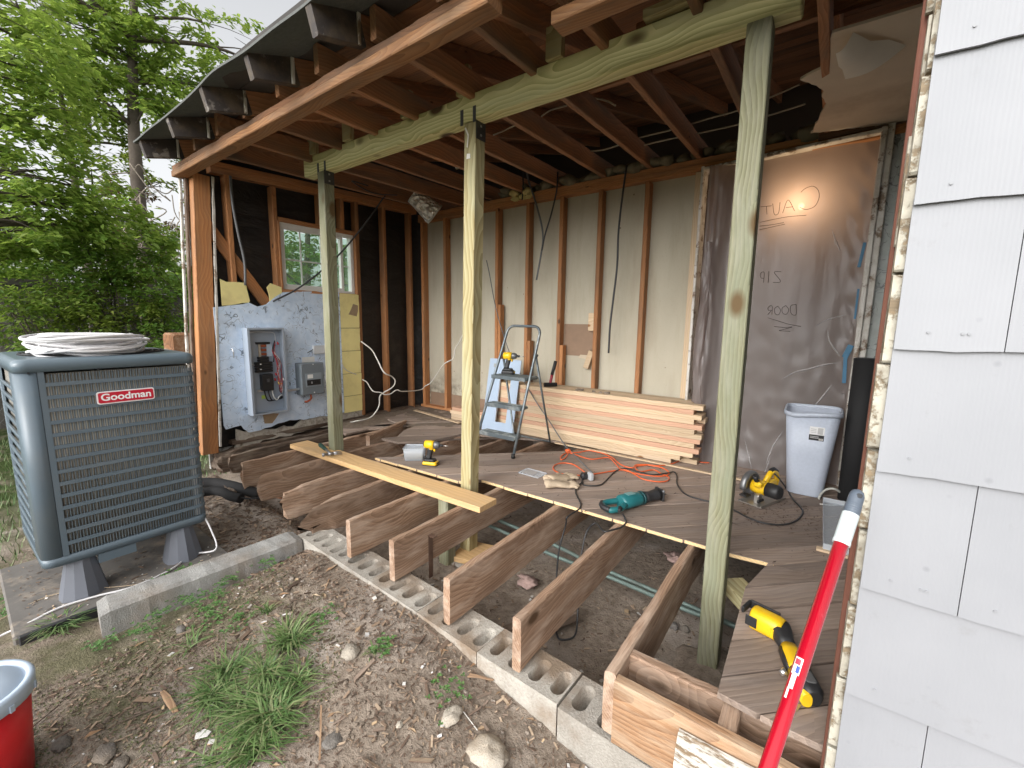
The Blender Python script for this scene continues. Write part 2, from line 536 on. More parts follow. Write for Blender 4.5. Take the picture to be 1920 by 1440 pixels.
def ground_z(x, y):
    fy = front_y(x)
    w = sstep((y - .35) / .85) * sstep((-.45 - x) / .95) * sstep((x + 2.85) / .5)
    z = -.405 + .135 * w
    z -= .05 * sstep((-3.0 - x) / .5) * sstep((1.2 - y) / .4)
    if x > -4.22 and y > fy + .02:
        k = sstep((y - fy - .02) / .16) * sstep((x + 4.2) / .15)
        inner = -.50 + .03 * noise.noise(V((x * 2.2, y * 2.2, 3)))
        if x < -2.75: inner = max(inner, -.50 + .2 * sstep((-2.75 - x) / .6) * sstep((1.75 - y) / .4))
        z = z * (1 - k) + inner * k
    r = math.hypot(x + 1.5, y - 1.5)
    amp = 1.0 if r < 6 else 1.5
    z += amp * (.016 * noise.noise(V((x * 2.1, y * 2.1, 0))) + .011 * noise.noise(V((x * 6.3, y * 6.3, 1))) + .007 * noise.noise(V((x * 17, y * 17, 2))) + .004 * noise.noise(V((x * 41, y * 41, 2))))
    return z

def axis(lo, hi, step, far):
    a = [lo]
    while a[-1] < hi: a.append(a[-1] + step)
    d, s = step, lo
    left = []
    while s > -far: d *= 1.32; s -= d; left.append(s)
    d, s = step, a[-1]
    right = []
    while s < far: d *= 1.32; s += d; right.append(s)
    return left[::-1] + a + right

gx = axis(-4.6, 1.0, .026, 260); gy = axis(-.5, 3.0, .024, 260)
gv = [(x, y, ground_z(x, y)) for y in gy for x in gx]
nx = len(gx)
gf = [(j * nx + i, j * nx + i + 1, (j + 1) * nx + i + 1, (j + 1) * nx + i) for j in range(len(gy) - 1) for i in range(nx - 1)]
k = NT("bare_soil")
c = k.n('TexCoord').outputs['Object']
n1 = k.noise(c, 1.6, 7, .62); n2 = k.noise(c, 22, 6, .7); n3 = k.noise(c, 95, 4, .75)
vo = k.n('TexVoronoi', Vector=c, Scale=60.0)
cc = k.mix(k.ramp(n2, .3, .7), (.165, .128, .098), (.37, .305, .245))
cc = k.mix(k.ramp(n1, .48, .66), cc, (.40, .345, .30))
cc = k.mix(k.math('MULTIPLY', k.ramp(n3, .56, .7), .55), cc, (.36, .27, .2))
cc = k.mix(k.math('MULTIPLY', k.ramp(vo.outputs['Distance'], .16, .05), .6), cc, (.045, .03, .022))
sx = k.n('SeparateXYZ', Vector=c)
mossm = k.math('MULTIPLY', k.ramp(k.noise(k.vmath('ADD', c, (3, 8, 2)), 3.4, 6, .65), .44, .6), k.math('MULTIPLY', k.ramp(sx.outputs[0], -1.35, -2.3), k.ramp(sx.outputs[1], 1.15, .8)))
cc = k.mix(k.math('MULTIPLY', mossm, .75), cc, k.mix(k.ramp(n3, .35, .65), (.075, .082, .036), (.17, .165, .085)))
far = k.math('MAXIMUM', k.ramp(sx.outputs[0], -4.8, -5.6), k.ramp(sx.outputs[1], -.6, -2.5))
cc = k.mix(k.math('MULTIPLY', far, k.ramp(k.noise(c, 5, 5), .3, .5)), cc, (.05, .075, .02))
k.base(cc); k.rough(.95); k.b.inputs['Specular IOR Level'].default_value = .2
k.bump(k.math('ADD', n2, k.math('MULTIPLY', n3, .8)), .9, .02)
SOIL = k.m
gme = bpy.data.meshes.new('ground'); gme.from_pydata(gv, [], gf); gme.polygons.foreach_set('use_smooth', [True] * len(gf))
tag(add('ground', gme, SOIL), 'bare brown soil with moss and debris in front of the gutted room', 'ground', kind='structure')

# ================================================================== BLOCK FOUNDATION
BLOCKM = concrete("old_concrete_block", (.50, .47, .42), (.26, .235, .20), stain=(.21, .15, .10), stain_amt=.9)
BLOCKM2 = concrete("whitewashed_block", (.62, .60, .55), (.40, .37, .33), stain=(.28, .22, .16), stain_amt=.45)
fnd = thing('foundation_wall', 'row of hollow grey concrete blocks under the sawn off joist ends', 'foundation wall', (-1.2, 1.36, -.45))
def block_mesh(L, D, H, seed):
    b = MB()
    rnd = random.Random(seed)
    cw = L / 4; x0 = -L / 2; y0, y1 = -D / 2, D / 2; zt, zb = 0.0, -H
    N = 16
    for c_ in range(4):
        cx = x0 + cw * (c_ + .5) + (.010 if c_ < 3 else .014) * (1 if c_ > 0 else .4)
        a, bb = .0275 + rnd.uniform(-.002, .002), D * .335
        cy = rnd.uniform(-.004, .004)
        xa, xb = x0 + cw * c_, x0 + cw * (c_ + 1)
        outer, inner = [], []
        for q in range(N):
            t = 2 * math.pi * (q + .5) / N
            # stadium outline
            ct, st = math.cos(t), math.sin(t)
            px = cx + a * ct
            py = cy + (bb - a) * (1 if st > 0 else -1) + a * st
            inner.append((px, py))
            dx, dy = px - cx, py - cy
            m = 1e9
            ang = (ct * (xb - xa) / 2, st * D / 2)
            kx = (xb - cx) / ang[0] if ang[0] > 1e-6 else ((xa - cx) / ang[0] if ang[0] < -1e-6 else 1e9)
            ky = (y1 - cy) / ang[1] if ang[1] > 1e-6 else ((y0 - cy) / ang[1] if ang[1] < -1e-6 else 1e9)
            kk = min(kx, ky)
            outer.append((cx + ang[0] * kk, cy + ang[1] * kk))
        # cell corners
        corners = [(xb, y1), (xa, y1), (xa, y0), (xb, y0)]
        i = len(b.v)
        b.v += [(p[0], p[1], zt) for p in outer] + [(p[0], p[1], zt - .002) for p in inner] + [(p[0], p[1], zt - .15) for p in inner]
        ci = len(b.v)
        b.v += [(p[0], p[1], zt) for p in corners]
        for q in range(N):
            r = (q + 1) % N
            A, B = outer[q], outer[r]
            same = abs(A[0] - B[0]) < 1e-6 or abs(A[1] - B[1]) < 1e-6
            if same:
                b.f.append((i + q, i + r, i + N + r, i + N + q))
            else:
                k2 = min(range(4), key=lambda h: (corners[h][0] - (A[0] + B[0]) / 2) ** 2 + (corners[h][1] - (A[1] + B[1]) / 2) ** 2)
                b.f.append((i + q, ci + k2, i + r, i + N + r, i + N + q))
            b.sm.append(False)
            b.f.append((i + N + q, i + N + r, i + 2 * N + r, i + 2 * N + q)); b.sm.append(True)
        b.f.append(tuple(i + 2 * N + q for q in range(N))); b.sm.append(False)
    X0, X1 = x0, -x0
    nzs = 3
    def side(p, q):
        b.quad((p[0], p[1], zt), (p[0], p[1], zb), (q[0], q[1], zb), (q[0], q[1], zt))
    side((X0, y0), (X1, y0)); side((X1, y0), (X1, y1)); side((X1, y1), (X0, y1)); side((X0, y1), (X0, y0))
    return b.mesh('concrete_block')
bms = [block_mesh(.400, .188, .2, s) for s in range(3)]
joints = [-2.703, -2.297, -1.891, -1.486, -1.088, -.678, -.272, .134, .54, .946, 1.35]
for i in range(len(joints) - 1):
    xc = (joints[i] + joints[i + 1]) / 2
    yc = front_y(xc) + .094 + random.uniform(-.004, .004)
    M = Matrix.Translation((xc, yc, -.245 - (.012 if i < 1 else 0) - .003 * (i % 2))) @ Matrix.Rotation(math.radians(-2.4 + random.uniform(-.5, .5)), 4, 'Z') @ Matrix.Rotation(math.radians(random.uniform(-.4, .4)), 4, 'X')
    if not bms[i % 3].materials: bms[i % 3].materials.append(BLOCKM)
    add('concrete_block', bms[i % 3], None, fnd, M)

# ================================================================== FLOOR FRAME
frm = thing('floor_frame', 'weathered brown floor joists sawn off above the concrete blocks', 'floor frame', (-2, 2.5, -.235))
JX = [(-3.735, 1.43, .02, -.235), (-3.327, 1.375, .05, -.235), (-2.902, 1.341, .06, -.235), (-2.53, 1.30, .16, -.235), (-2.158, 1.362, 0, -.235), (-1.772, 1.367, 0, -.235),
      (-1.300, 1.300, 0, -.235), (-.888, 1.274, 0, -.235), (-.488, 1.249, 0, -.235)]
for i, (x, y, rot, zb) in enumerate(JX):
    y1 = 3.86
    board('joist', (x, y, zb / 2), (x, y1, zb / 2), .042, -zb, JOIST, frm, rag=.010 if rot == 0 else .016, rot0=rot, seed=i + 1, ch=.003)
for x in (-.082 + .40, .72, 1.12, 1.52):
    board('joist', (x, 1.42, -.1175), (x, 3.86, -.1175), .042, .235, JOIST, frm)
board('joist', (-3.453, 2.426, -0.020), (-3.703, 3.088, -0.020), .042, .16, JOIST, frm, rag=.01, seed=21)            # sistered short piece
board('rim_joist', (-.462, 1.243, -.12), (2.3, 1.243, -.12), .042, .236, RIM, frm, rag=.008, seed=31)
board('blocking', (-.467, 1.395, -.125), (.296, 1.395, -.125), .042, .225, JOIST, frm, rag=.006, seed=32)
board('blocking', (-.135, 1.268, -.06), (-.135, 1.368, -.06), .05, .10, JOIST, frm, rag=.006, seed=33)
board('sill_beam', (-4.31, 1.43, -.13), (-4.31, 3.86, -.13), .14, .22, ROTTEN, frm, rag=.05, rot0=.07, seed=34)
board('sill_beam', (-4.17, 1.50, -.14), (-4.17, 3.86, -.14), .05, .2, ROTTEN, frm, rag=.03, rot0=.05, seed=35)
board('rotten_skirt', (-4.27, 1.38, -.24), (-3.80, 1.40, -.27), .05, .10, ROTTEN, frm, up=(0, 0, 1), rag=.03, rot0=.05, rot1=.06, seed=36)
wb = board('siding_board', (-.255, 1.209, -.155), (2.3, 1.209, -.155), .022, .245, WHITEPEEL, frm, rag=.006, rot0=.01, seed=37)
tag(wb, 'white peeling board')
# steel strap left on a joist
b = MB()
b.box((-1.745, 1.62, -.20), (.003, .032, .26)); b.box((-1.73, 1.62, -.068), (.05, .032, .003))
RUST = plain("rusty_steel", (.14, .085, .06), .7, .4, .4, 30, dirt=(.28, .2, .15))
tag(b.build('joist_strap', RUST), 'thin rusty steel strap hanging on the sawn joist', 'strap')

# ================================================================== DECK BOARDS (diagonal)
dk = thing('wood_floor', 'worn grey brown plank floor laid diagonally and sawn off along the front', 'floor', (-1.2, 3, 0))
def clip(poly, n, d, keep):
    out = []
    for i in range(len(poly)):
        A, B = poly[i], poly[(i + 1) % len(poly)]
        a = (A[0] * n[0] + A[1] * n[1] - d) * keep; bq = (B[0] * n[0] + B[1] * n[1] - d) * keep
        if a >= 0: out.append(A)
        if a * bq < 0:
            t = a / (a - bq); out.append((A[0] + (B[0] - A[0]) * t, A[1] + (B[1] - A[1]) * t))
    return out
NN = (-.70711, .70711); UU = (.70711, .70711)
PW = .142
def deck_region(poly, tilt=0.0, zoff=0.0):
    ps = [p[0] * NN[0] + p[1] * NN[1] for p in poly]
    k0 = math.floor(min(ps) / PW); k1 = math.ceil(max(ps) / PW)
    for kk in range(k0, k1):
        q = clip(clip(poly, NN, kk * PW + .0036, 1), NN, (kk + 1) * PW - .0036, -1)
        if len(q) < 3: continue
        us = [p[0] * UU[0] + p[1] * UU[1] for p in q]
        if max(us) - min(us) < .02: continue
        uc, pc = (max(us) + min(us)) / 2, (kk + .5) * PW
        c = (uc * UU[0] + pc * NN[0], uc * UU[1] + pc * NN[1])
        rz = random.uniform(-.0022, .0022)
        M = Matrix(((UU[0], NN[0], 0, c[0]), (UU[1], NN[1], 0, c[1]), (0, 0, 1, .0205 + rz + zoff), (0, 0, 0, 1)))
        pts = []
        for p in q:
            dx, dy = p[0] - c[0], p[1] - c[1]
            pts.append((dx * UU[0] + dy * UU[1], dx * NN[0] + dy * NN[1]))
        # soften: top inset by 1.5 mm
        cxm = sum(p[0] for p in pts) / len(pts); cym = sum(p[1] for p in pts) / len(pts)
        top = [(cxm + (p[0] - cxm) * (1 - .0022 / max(.03, math.hypot(p[0] - cxm, p[1] - cym))), cym + (p[1] - cym) * .985, 0) for p in pts]
        mid = [(p[0], p[1], -.002) for p in pts]; bot = [(p[0], p[1], -.0195) for p in pts]
        b = MB(); b.loft([bot, mid, top], smooth=False)
        o = add('floor_board', b.mesh('floor_board'), None, dk, M)
        o.data.materials.append(DECKW); o.data.materials.append(CUT)
        # sawn ends show clean wood: faces whose normal runs along the front cut
        for f in o.data.polygons:
            nw = M.to_3x3() @ f.normal
            if abs(nw.z) < .5 and nw.y < -.93 and (M @ f.center).y < 2.4 and poly[0][0] < -.5: f.material_index = 1
main = [(-2.95, 2.135), (-1.985, 2.175), (-1.885, 2.29), (-.29, 2.285), (-.16, 2.30), (-.155, 2.04), (-.19, 2.02), (-.172, 1.353), (-.03, 1.34), (.10, 1.335), (2.2, 1.32), (2.2, 3.80), (-1.29, 3.80)]
deck_region([(-2.95, 2.135), (-1.985, 2.175), (-1.955, 2.285), (-1.885, 2.29), (-.29, 2.285), (-.16, 2.30), (2.2, 2.30), (2.2, 3.80), (-1.29, 3.80)])
deck_region([(-.137, 2.298), (-.195, 2.02), (-.178, 1.353), (.0, 1.335), (2.2, 1.32), (2.2, 2.298)])
# the rotten boards at the left, broken short and out of line
deck_region([(-3.407, 2.545, 0.020)[:2], (-3.166, 2.548, 0.020)[:2], (-2.978, 2.747, 0.020)[:2], (-2.913, 3.181, 0.020)[:2], (-1.33, 3.80), (-2.2, 3.80), (-3.587, 3.297, 0.020)[:2], (-3.483, 2.883, 0.020)[:2], (-3.335, 2.679, 0.020)[:2]], zoff=-.001)
deck_region([(-4.048, 3.069, 0.030)[:2], (-3.731, 3.024, 0.030)[:2], (-3.300, 3.446, 0.030)[:2], (-2.3, 3.8), (-4.2, 3.8), (-4.065, 3.354, 0.030)[:2]], zoff=.012)
deck_region([(-3.810, 2.423, 0.020)[:2], (-3.822, 2.692, 0.020)[:2], (-3.686, 2.894, 0.020)[:2], (-3.577, 3.272, 0.020)[:2], (-3.646, 3.019, 0.020)[:2], (-4.018, 3.009, 0.020)[:2], (-4.12, 3.2), (-4.15, 2.5)], zoff=-.004)
# dirt drifted in the far left corner
b = MB()
def drift(x, y):
    w = sstep((-2.55 - x) / 1.2) * sstep((y - 2.75) / .7)
    e = sstep((-3.75 - x) / .35) * sstep((y - 2.4) / .3)
    return .018 + .018 * max(w, e) + .008 * noise.noise(V((x * 9, y * 9, 4))) + .006 * noise.noise(V((x * 30, y * 30, 4))) - .02 * (1 - max(w, e))
nxs, nys = 70, 60
ix = len(b.v)
for j in range(nys):
    for i in range(nxs):
        x = -4.24 + 2.0 * i / (nxs - 1); y = 2.35 + 1.45 * j / (nys - 1)
        b.v.append((x, y, drift(x, y)))
for j in range(nys - 1):
    for i in range(nxs - 1):
        x = -4.24 + 2.0 * i / (nxs - 1); y = 2.35 + 1.45 * j / (nys - 1)
        dd = NN[0] * x + NN[1] * y
        if y < 2.6 - (x + 3.9) * .1 and x > -3.86: continue
        if drift(x, y) < .012: continue
        b.f.append((j * nxs + i, j * nxs + i + 1, (j + 1) * nxs + i + 1, (j + 1) * nxs + i)); b.sm.append(True)
tag(b.build('drifted_dirt', plain("dusty_dirt", (.15, .115, .085), .95, var=.5, scale=30, bump=.5, dirt=(.3, .23, .17), dirt_amt=.4)), 'grey brown dust and dirt lying over the floor corner', 'dirt', kind='stuff')
b = MB()
rnd = random.Random(5)
for i in range(900):
    x, y = rnd.uniform(-3.9, .1), rnd.uniform(2.2, 3.75)
    if y < 2.35 and (x < -1.9): continue
    if x < -2.2 and (x + y) < -.8 + .4: continue
    s = rnd.uniform(.002, .007); a = rnd.uniform(0, 6.28)
    if rnd.random() < .35: x = rnd.uniform(-.35, .1); y = rnd.uniform(2.7, 3.2)
    c, d = V((x, y, .0235)), V((math.cos(a), math.sin(a), 0)) * s * rnd.uniform(1, 3); e = V((-d.y, d.x, 0)).normalized() * s * .6
    b.quad(c - d, c + e, c + d + V((0, 0, .003)), c - e)
tag(b.build('floor_litter', plain("dark_crumbs", (.07, .045, .033), .9, var=.6, scale=60)), 'small dark crumbs and splinters scattered on the plank floor', 'litter', kind='stuff')

# ================================================================== LEFT WALL
def zr0(y): return 2.40 + .27 * (y - 1.35) + .125
XL = -4.26
lw = thing('left_wall', 'stripped side wall with orange studs, black felt, blue and yellow board', 'wall', (XL, 2.6, -.02))
board('corner_post', (-4.31, 1.405, -.03), (-4.31, 1.512, 2.30), .10, .125, FIR, lw, up=(0, 1, 0), rag=.005, seed=41)
for y, z0, z1 in ((1.70, 1.46, 2.345), (2.085, 1.30, 2.345), (2.955, .06, 2.40), (3.315, .04, 2.42), (3.70, .03, 2.44), (2.545, 2.09, 2.40), (2.78, 2.09, 2.40)):
    vboard('stud', XL - .045, y, z0, z1, .09, .042, FIR, lw, rag=.004, seed=int(y * 10))
board('top_plate', (XL - .045, 1.58, 2.362), (XL - .045, 3.80, 2.462), .09, .045, FIR, lw)
board('top_plate', (XL - .045, 1.58, 2.409), (XL - .045, 3.80, 2.509), .09, .045, FIR, lw)
board('window_header', (XL - .045, 2.11, 2.068), (XL - .045, 2.93, 2.068), .085, .04, FIR, lw, rag=.006, seed=4)
board('window_sill_plate', (XL - .035, 2.11, 1.410), (XL - .035, 2.935, 1.410), .085, .03, FIR, lw, rag=.004, seed=5)
board('diagonal_brace', (XL - .05, 1.50, 1.97), (XL - .05, 1.985, 1.27), .03, .095, FIR, lw, up=(0, .85, .6))
board('bottom_plate', (XL - .045, 1.58, .03), (XL - .045, 3.80, .03), .09, .045, ROTTEN, lw, rag=.02, seed=44)
TAR = NT("black_felt")
c = TAR.coords(False)
wv = TAR.noise(TAR.vmath('MULTIPLY', c, (3, 2.2, 7)), 1.0, 5, .6, .8)
TAR.base(TAR.mix(TAR.ramp(TAR.noise(c, 5, 6, .7), .5, .75), (.012, .011, .011), (.035, .028, .024))); TAR.rough(TAR.math('MULTIPLY_ADD', wv, .3, .32))
TAR.bump(wv, .6, .05)
TARM = TAR.m
def felt(y0, y1, z0, z1):
    b = MB()
    n, m = max(2, int((y1 - y0) / .05)), max(2, int((z1 - z0) / .05))
    for j in range(m + 1):
        for i in range(n + 1):
            y = y0 + (y1 - y0) * i / n; z = z0 + (z1 - z0) * j / m
            b.v.append((XL - .095 + .006 * noise.noise(V((y * 5, z * 9, 1))), y, z))
    for j in range(m):
        for i in range(n):
            b.f.append((j * (n + 1) + i, j * (n + 1) + i + 1, (j + 1) * (n + 1) + i + 1, (j + 1) * (n + 1) + i)); b.sm.append(True)
    return b.build('felt_sheet', TARM, lw)
felt(1.46, 2.13, -.02, 2.52); felt(2.935, 3.95, -.02, 2.62); felt(2.13, 2.935, 2.03, 2.56); felt(2.13, 2.935, -.02, 1.42)
SIDEW = peeled("old_white_siding", (.6, .6, .58), (.12, .1, .085), .56, 8)
for i in range(12):
    z0 = -.2 + i * .23
    if z0 + .23 > 1.42 and z0 < 2.03:
        board('siding_board', (XL - .125 + .0, 1.43, z0 + .115), (XL - .125, 2.12, z0 + .115), .022, .228, SIDEW, lw)
        board('siding_board', (XL - .125 + .0, 2.945, z0 + .115), (XL - .125, 6.4, z0 + .115), .022, .228, SIDEW, lw)
    else:
        board('siding_board', (XL - .125, 1.43, z0 + .115), (XL - .125, 6.4, z0 + .115), .022, .228, SIDEW, lw)
board('corner_trim', (XL - .130, 1.300, -.1), (XL - .130, 1.405, 2.29), .03, .02, TRIMWHITE, lw, up=(0, 1, 0), rag=.006, seed=46)
board('corner_trim', (XL - .092, 1.325, -.1), (XL - .092, 1.430, 2.30), .04, .022, ROTTEN, lw, up=(0, 1, 0), rag=.01, seed=47)
board('drywall_edge', (XL + .004, 1.482, .02), (XL + .004, 1.592, 2.30), .014, .022, TRIMWHITE, lw, up=(0, 1, 0), rag=.008, seed=48)
BLUEW = veined("blue_marbled_panel", (.52, .64, .80), (.07, .085, .11), (.66, .76, .90))
YELB = plain("yellow_panel_paint", (.82, .72, .32), .6, var=.1, scale=5, dirt=(.42, .32, .15), dirt_amt=.4)
def sheet(name, pts, mat, parent, t=.009, jag=0.0, seg=.05, seed=0, ax='X'):
    """flat board with a torn outline; pts in the wall plane, thickness t towards the room"""
    out = []
    n = len(pts)
    for i in range(n):
        A, B = V(pts[i][:3]), V(pts[(i + 1) % n][:3])
        j = pts[i][3] if len(pts[i]) > 3 else 0
        m = max(1, int((B - A).length / (seg if j else 9)))
        for q in range(m):
            p = A + (B - A) * q / m
            if j and q:
                p = p + V((0, noise.noise(p * 19 + V((seed, 0, 0))), noise.noise(p * 23 + V((0, seed, 3))))) * j if ax == 'X' else p + V((noise.noise(p * 19 + V((seed, 0, 0))), 0, noise.noise(p * 23 + V((0, seed, 3))))) * j
            out.append(p)
    b = MB()
    b.prism(out, (t, 0, 0) if ax == 'X' else (0, -t, 0))
    return b.build(name, mat, parent)
J = .02
xb = XL - .002
sheet('marbled_panel', [(xb, 1.515, 1.235, 0), (xb, 1.52, .20, J), (xb, 1.535, .165, J), (xb, 1.66, .18, J), (xb, 1.72, .10, J), (xb, 1.92, .115, J), (xb, 2.1, .15, J), (xb, 2.3, .13, J), (xb, 2.70, .13, 0), (xb, 2.70, 1.43, 0),
                         (xb, 2.5, 1.427, .012), (xb, 2.11, 1.395, J), (xb, 2.03, 1.345, J), (xb, 1.95, 1.275, J), (xb, 1.87, 1.252, .012), (xb, 1.80, 1.285, .01), (xb, 1.70, 1.262, .006)], BLUEW, lw)
xy = XL - .0035
for (za, zb_) in ((1.055, 1.42), (.805, 1.05), (.555, .80), (.305, .55), (.12, .30)):
    sheet('yellow_board', [(xy, 2.705, za, 0), (xy, 2.93, za, .006), (xy, 2.935, zb_, 0), (xy, 2.705, zb_, 0)], YELB, lw, t=.0105 + .001 * (za > .8), seed=za * 10)
sheet('yellow_board', [(xy, 1.585, 1.25, .01), (xy, 1.80, 1.285, .0), (xy, 1.81, 1.30, .02), (xy, 1.79, 1.46, .012), (xy, 1.63, 1.455, .01), (xy, 1.585, 1.475, 0)], YELB, lw, seed=3)
sheet('yellow_board', [(xy, 1.985, 1.30, .01), (xy, 2.10, 1.385, .0), (xy, 2.10, 1.44, .02), (xy, 2.0, 1.47, .012), (xy, 1.965, 1.43, .01)], YELB, lw, seed=5)
CRUMB = plain("crumbling_plaster", (.42, .39, .34), .95, var=.5, scale=25, bump=.6, dirt=(.12, .085, .06), dirt_amt=.9)
sheet('plaster_skirt', [(XL - .03, 1.60, -.02, .03), (XL - .03, 2.95, .03, .02), (XL - .03, 2.95, .16, .05), (XL - .03, 2.3, .115, .06), (XL - .03, 1.95, .085, .07), (XL - .03, 1.62, .15, .05)], CRUMB, lw, t=.022, seed=8)
sheet('brown_scar', [(XL + .0075, 2.80, 1.20, .012), (XL + .0075, 2.90, 1.18, .012), (XL + .0075, 2.92, 1.30, .012), (XL + .0075, 2.86, 1.315, .012)], plain("torn_paper_backing", (.33, .24, .15), .85, var=.25, scale=20), lw, t=.0012, seed=2)
sheet('brown_scar', [(XL + .0075, 1.86, .16, .012), (XL + .0075, 1.93, .15, .012), (XL + .0075, 2.0, .235, .012), (XL + .0075, 1.85, .245, .012)], bpy.data.materials["torn_paper_backing"], lw, t=.0012, seed=4)
# gable boards above the plate
MB().prism([(XL - .11, y_, z_) for (y_, z_) in ((1.42, 2.38), (1.42, zr0(1.42)), (6.45, zr0(6.45)), (6.45, 2.38))], (-.02, 0, 0)).build('gable_panel', DARKPAINT2, lw)
# window
win = thing('window', 'small white six pane window in the stripped side wall', 'window', (XL - .06, 2.53, 1.43))
WFR = plain("white_window_frame", (.72, .72, .70), .4, var=.08, dirt=(.4, .38, .33), dirt_amt=.3)
JAMB = FIR
Y0, Y1, Z0, Z1 = 2.135, 2.915, 1.432, 2.035
for p0, p1, w_, t_ in (((Y0, Z0), (Y1, Z0), .07, .035), ((Y0, Z1), (Y1, Z1), .07, .035)):
    board('frame', (XL - .065, p0[0], p0[1]), (XL - .065, p1[0], p1[1]), w_, t_, WFR, win)
for y in (Y0 + .018, Y1 - .018):
    vboard('frame', XL - .065, y, Z0 + .017, Z1 - .017, .07, .036, WFR, win)
vboard('frame', XL - .055, 2.775, Z0 + .017, Z1 - .017, .045, .03, WFR, win)
for y in (2.345, 2.56): vboard('muntin', XL - .072, y, Z0 + .017, Z1 - .017, .012, .014, WFR, win)
board('muntin', (XL - .0725, Y0 + .036, 1.715), (XL - .0725, 2.76, 1.715), .0115, .014, WFR, win)
board('muntin', (XL - .0825, 2.79, 1.715), (XL - .0825, Y1 - .036, 1.715), .0115, .014, WFR, win)
board('sash_rail', (XL - .05, Y0 + .03, Z0 + .03), (XL - .05, 2.76, Z0 + .03), .03, .03, WFR, win)
board('sash_rail', (XL - .05, Y0 + .03, Z1 - .03), (XL - .05, 2.76, Z1 - .03), .03, .03, WFR, win)
k = NT("window_glass"); k.b.inputs['Transmission Weight'].default_value = 1.0; k.rough(.0); k.b.inputs['IOR'].default_value = 1.1; k.base((.85, .93, .9))
tr = k.n('BsdfTransparent', Color=(.8, .92, .86)); gl = k.n('BsdfGlossy', Roughness=.03)
df = k.n('BsdfDiffuse', Color=(.55, .75, .65))
mx = k.n('MixShader'); mx.inputs[0].default_value = .10; k.t.links.new(tr.outputs[0], mx.inputs[1]); k.t.links.new(gl.outputs[0], mx.inputs[2])
mx2 = k.n('MixShader'); mx2.inputs[0].default_value = .12; k.t.links.new(mx.outputs[0], mx2.inputs[1]); k.t.links.new(df.outputs[0], mx2.inputs[2])
k.t.links.new(mx2.outputs[0], k.out.inputs[0])
GLASS = k.m
yy = [Y0 + .036, 2.338, 2.553, 2.76]; zz = [Z0 + .045, 1.715, Z1 - .045]
for a in range(3):
    for d in range(2):
        MB().box((XL - .078, (yy[a] + yy[a + 1]) / 2, (zz[d] + zz[d + 1]) / 2), (.003, yy[a + 1] - yy[a] - .004, zz[d + 1] - zz[d] - .004)).build('pane', GLASS, win)
MB().box((XL - .092, 2.835, (Z0 + Z1) / 2), (.003, .09, .55)).build('pane', GLASS, win)
vboard('jamb', XL - .03, Y0 - .028, Z0 - .02, Z1 + .015, .08, .018, JAMB, win)
vboard('jamb', XL - .03, Y1 + .012, Z0 - .02, Z1 + .015, .08, .018, JAMB, win)

# ================================================================== BACK WALL
YB = 3.81
bw = thing('back_wall', 'rear stud wall of orange studs over bare tan board', 'wall', (-1.9, YB, .0))
for x in (-4.19, -3.80, -3.40, -3.01, -2.61, -2.215, -1.812, -1.38):
    vboard('stud', x, YB + .045, .03, 2.34, .042, .09, FIR, bw, rag=.004, seed=int(-x * 10))
board('top_plate', (-4.25, YB + .045, 2.360), (1.6, YB + .045, 2.392), .09, .045, FIR, bw)
board('top_plate', (-4.25, YB + .045, 2.406), (1.6, YB + .045, 2.438), .088, .045, FIR, bw)
board('bottom_plate', (-4.25, YB + .045, .022 + .021), (-.95, YB + .045, .022 + .021), .09, .04, FIR, bw)
vboard('trim_stud', -.965, YB + .03, .03, 2.345, .055, .07, PINE, bw)
for x, z0, z1, dx in ((-3.01, .30, 1.33, .045), (-2.61, .35, .95, .042), (-2.215, .40, .92, .042)):
    vboard('stud_scab', x + dx, YB + .035, z0, z1, .036, .07, FIR, bw)
k = NT("drywall_back")
c = k.coords(False)
g = k.noise(k.vmath('MULTIPLY', c, (1, 1, .4)), 3.0, 5, .6); g2 = k.noise(c, 60, 3)
cc = k.mix(k.ramp(g, .3, .7), (.40, .36, .28), (.47, .435, .345))
cc = k.mix(k.math('MULTIPLY', k.ramp(g2, .6, .75), .25), cc, (.27, .235, .18))
st_ = k.noise(k.vmath('MULTIPLY', k.vmath('ADD', c, (3, 1, 5)), (7, 1, .9)), 1.0, 6, .65)
cc = k.mix(k.math('MULTIPLY', k.ramp(st_, .5, .72), .4), cc, (.30, .25, .175))
nv = k.n('TexVoronoi', Vector=k.vmath('MULTIPLY', c, (1, 0, 1)), Scale=5.5)
cc = k.mix(k.math('MULTIPLY', k.ramp(nv.outputs['Distance'], .05, .03), .8), cc, (.12, .085, .06))
zx = k.n('SeparateXYZ', Vector=c)
mold = k.math('MULTIPLY', k.ramp(zx.outputs[2], .52, .2), k.math('MULTIPLY', k.ramp(zx.outputs[0], -3.1, -3.5), k.ramp(k.noise(c, 9, 7, .75), .42, .6)))
cc = k.mix(k.math('MULTIPLY', mold, .85), cc, (.06, .05, .036))
k.base(cc); k.rough(.85)
DRYB = k.m
edges = [-4.30, -3.01, -1.812, -.955]
for a, bb in zip(edges, edges[1:]):
    MB().box(((a + bb) / 2, YB + .097, 1.19), (bb - a - .004, .012, 2.38)).build('wall_board', DRYB, bw, M=Matrix.Identity(4))
BRN = plain("brown_paper_board", (.25, .165, .11), .8, var=.2, scale=12)
MB().box((-3.2, YB + .086, .13), (1.9, .008, .2)).build('brown_skirt', BRN, bw)
MB().box(((-2.19 - 1.835) / 2, YB + .088, .975), (.355, .006, .315)).build('brown_patch', BRN, bw)
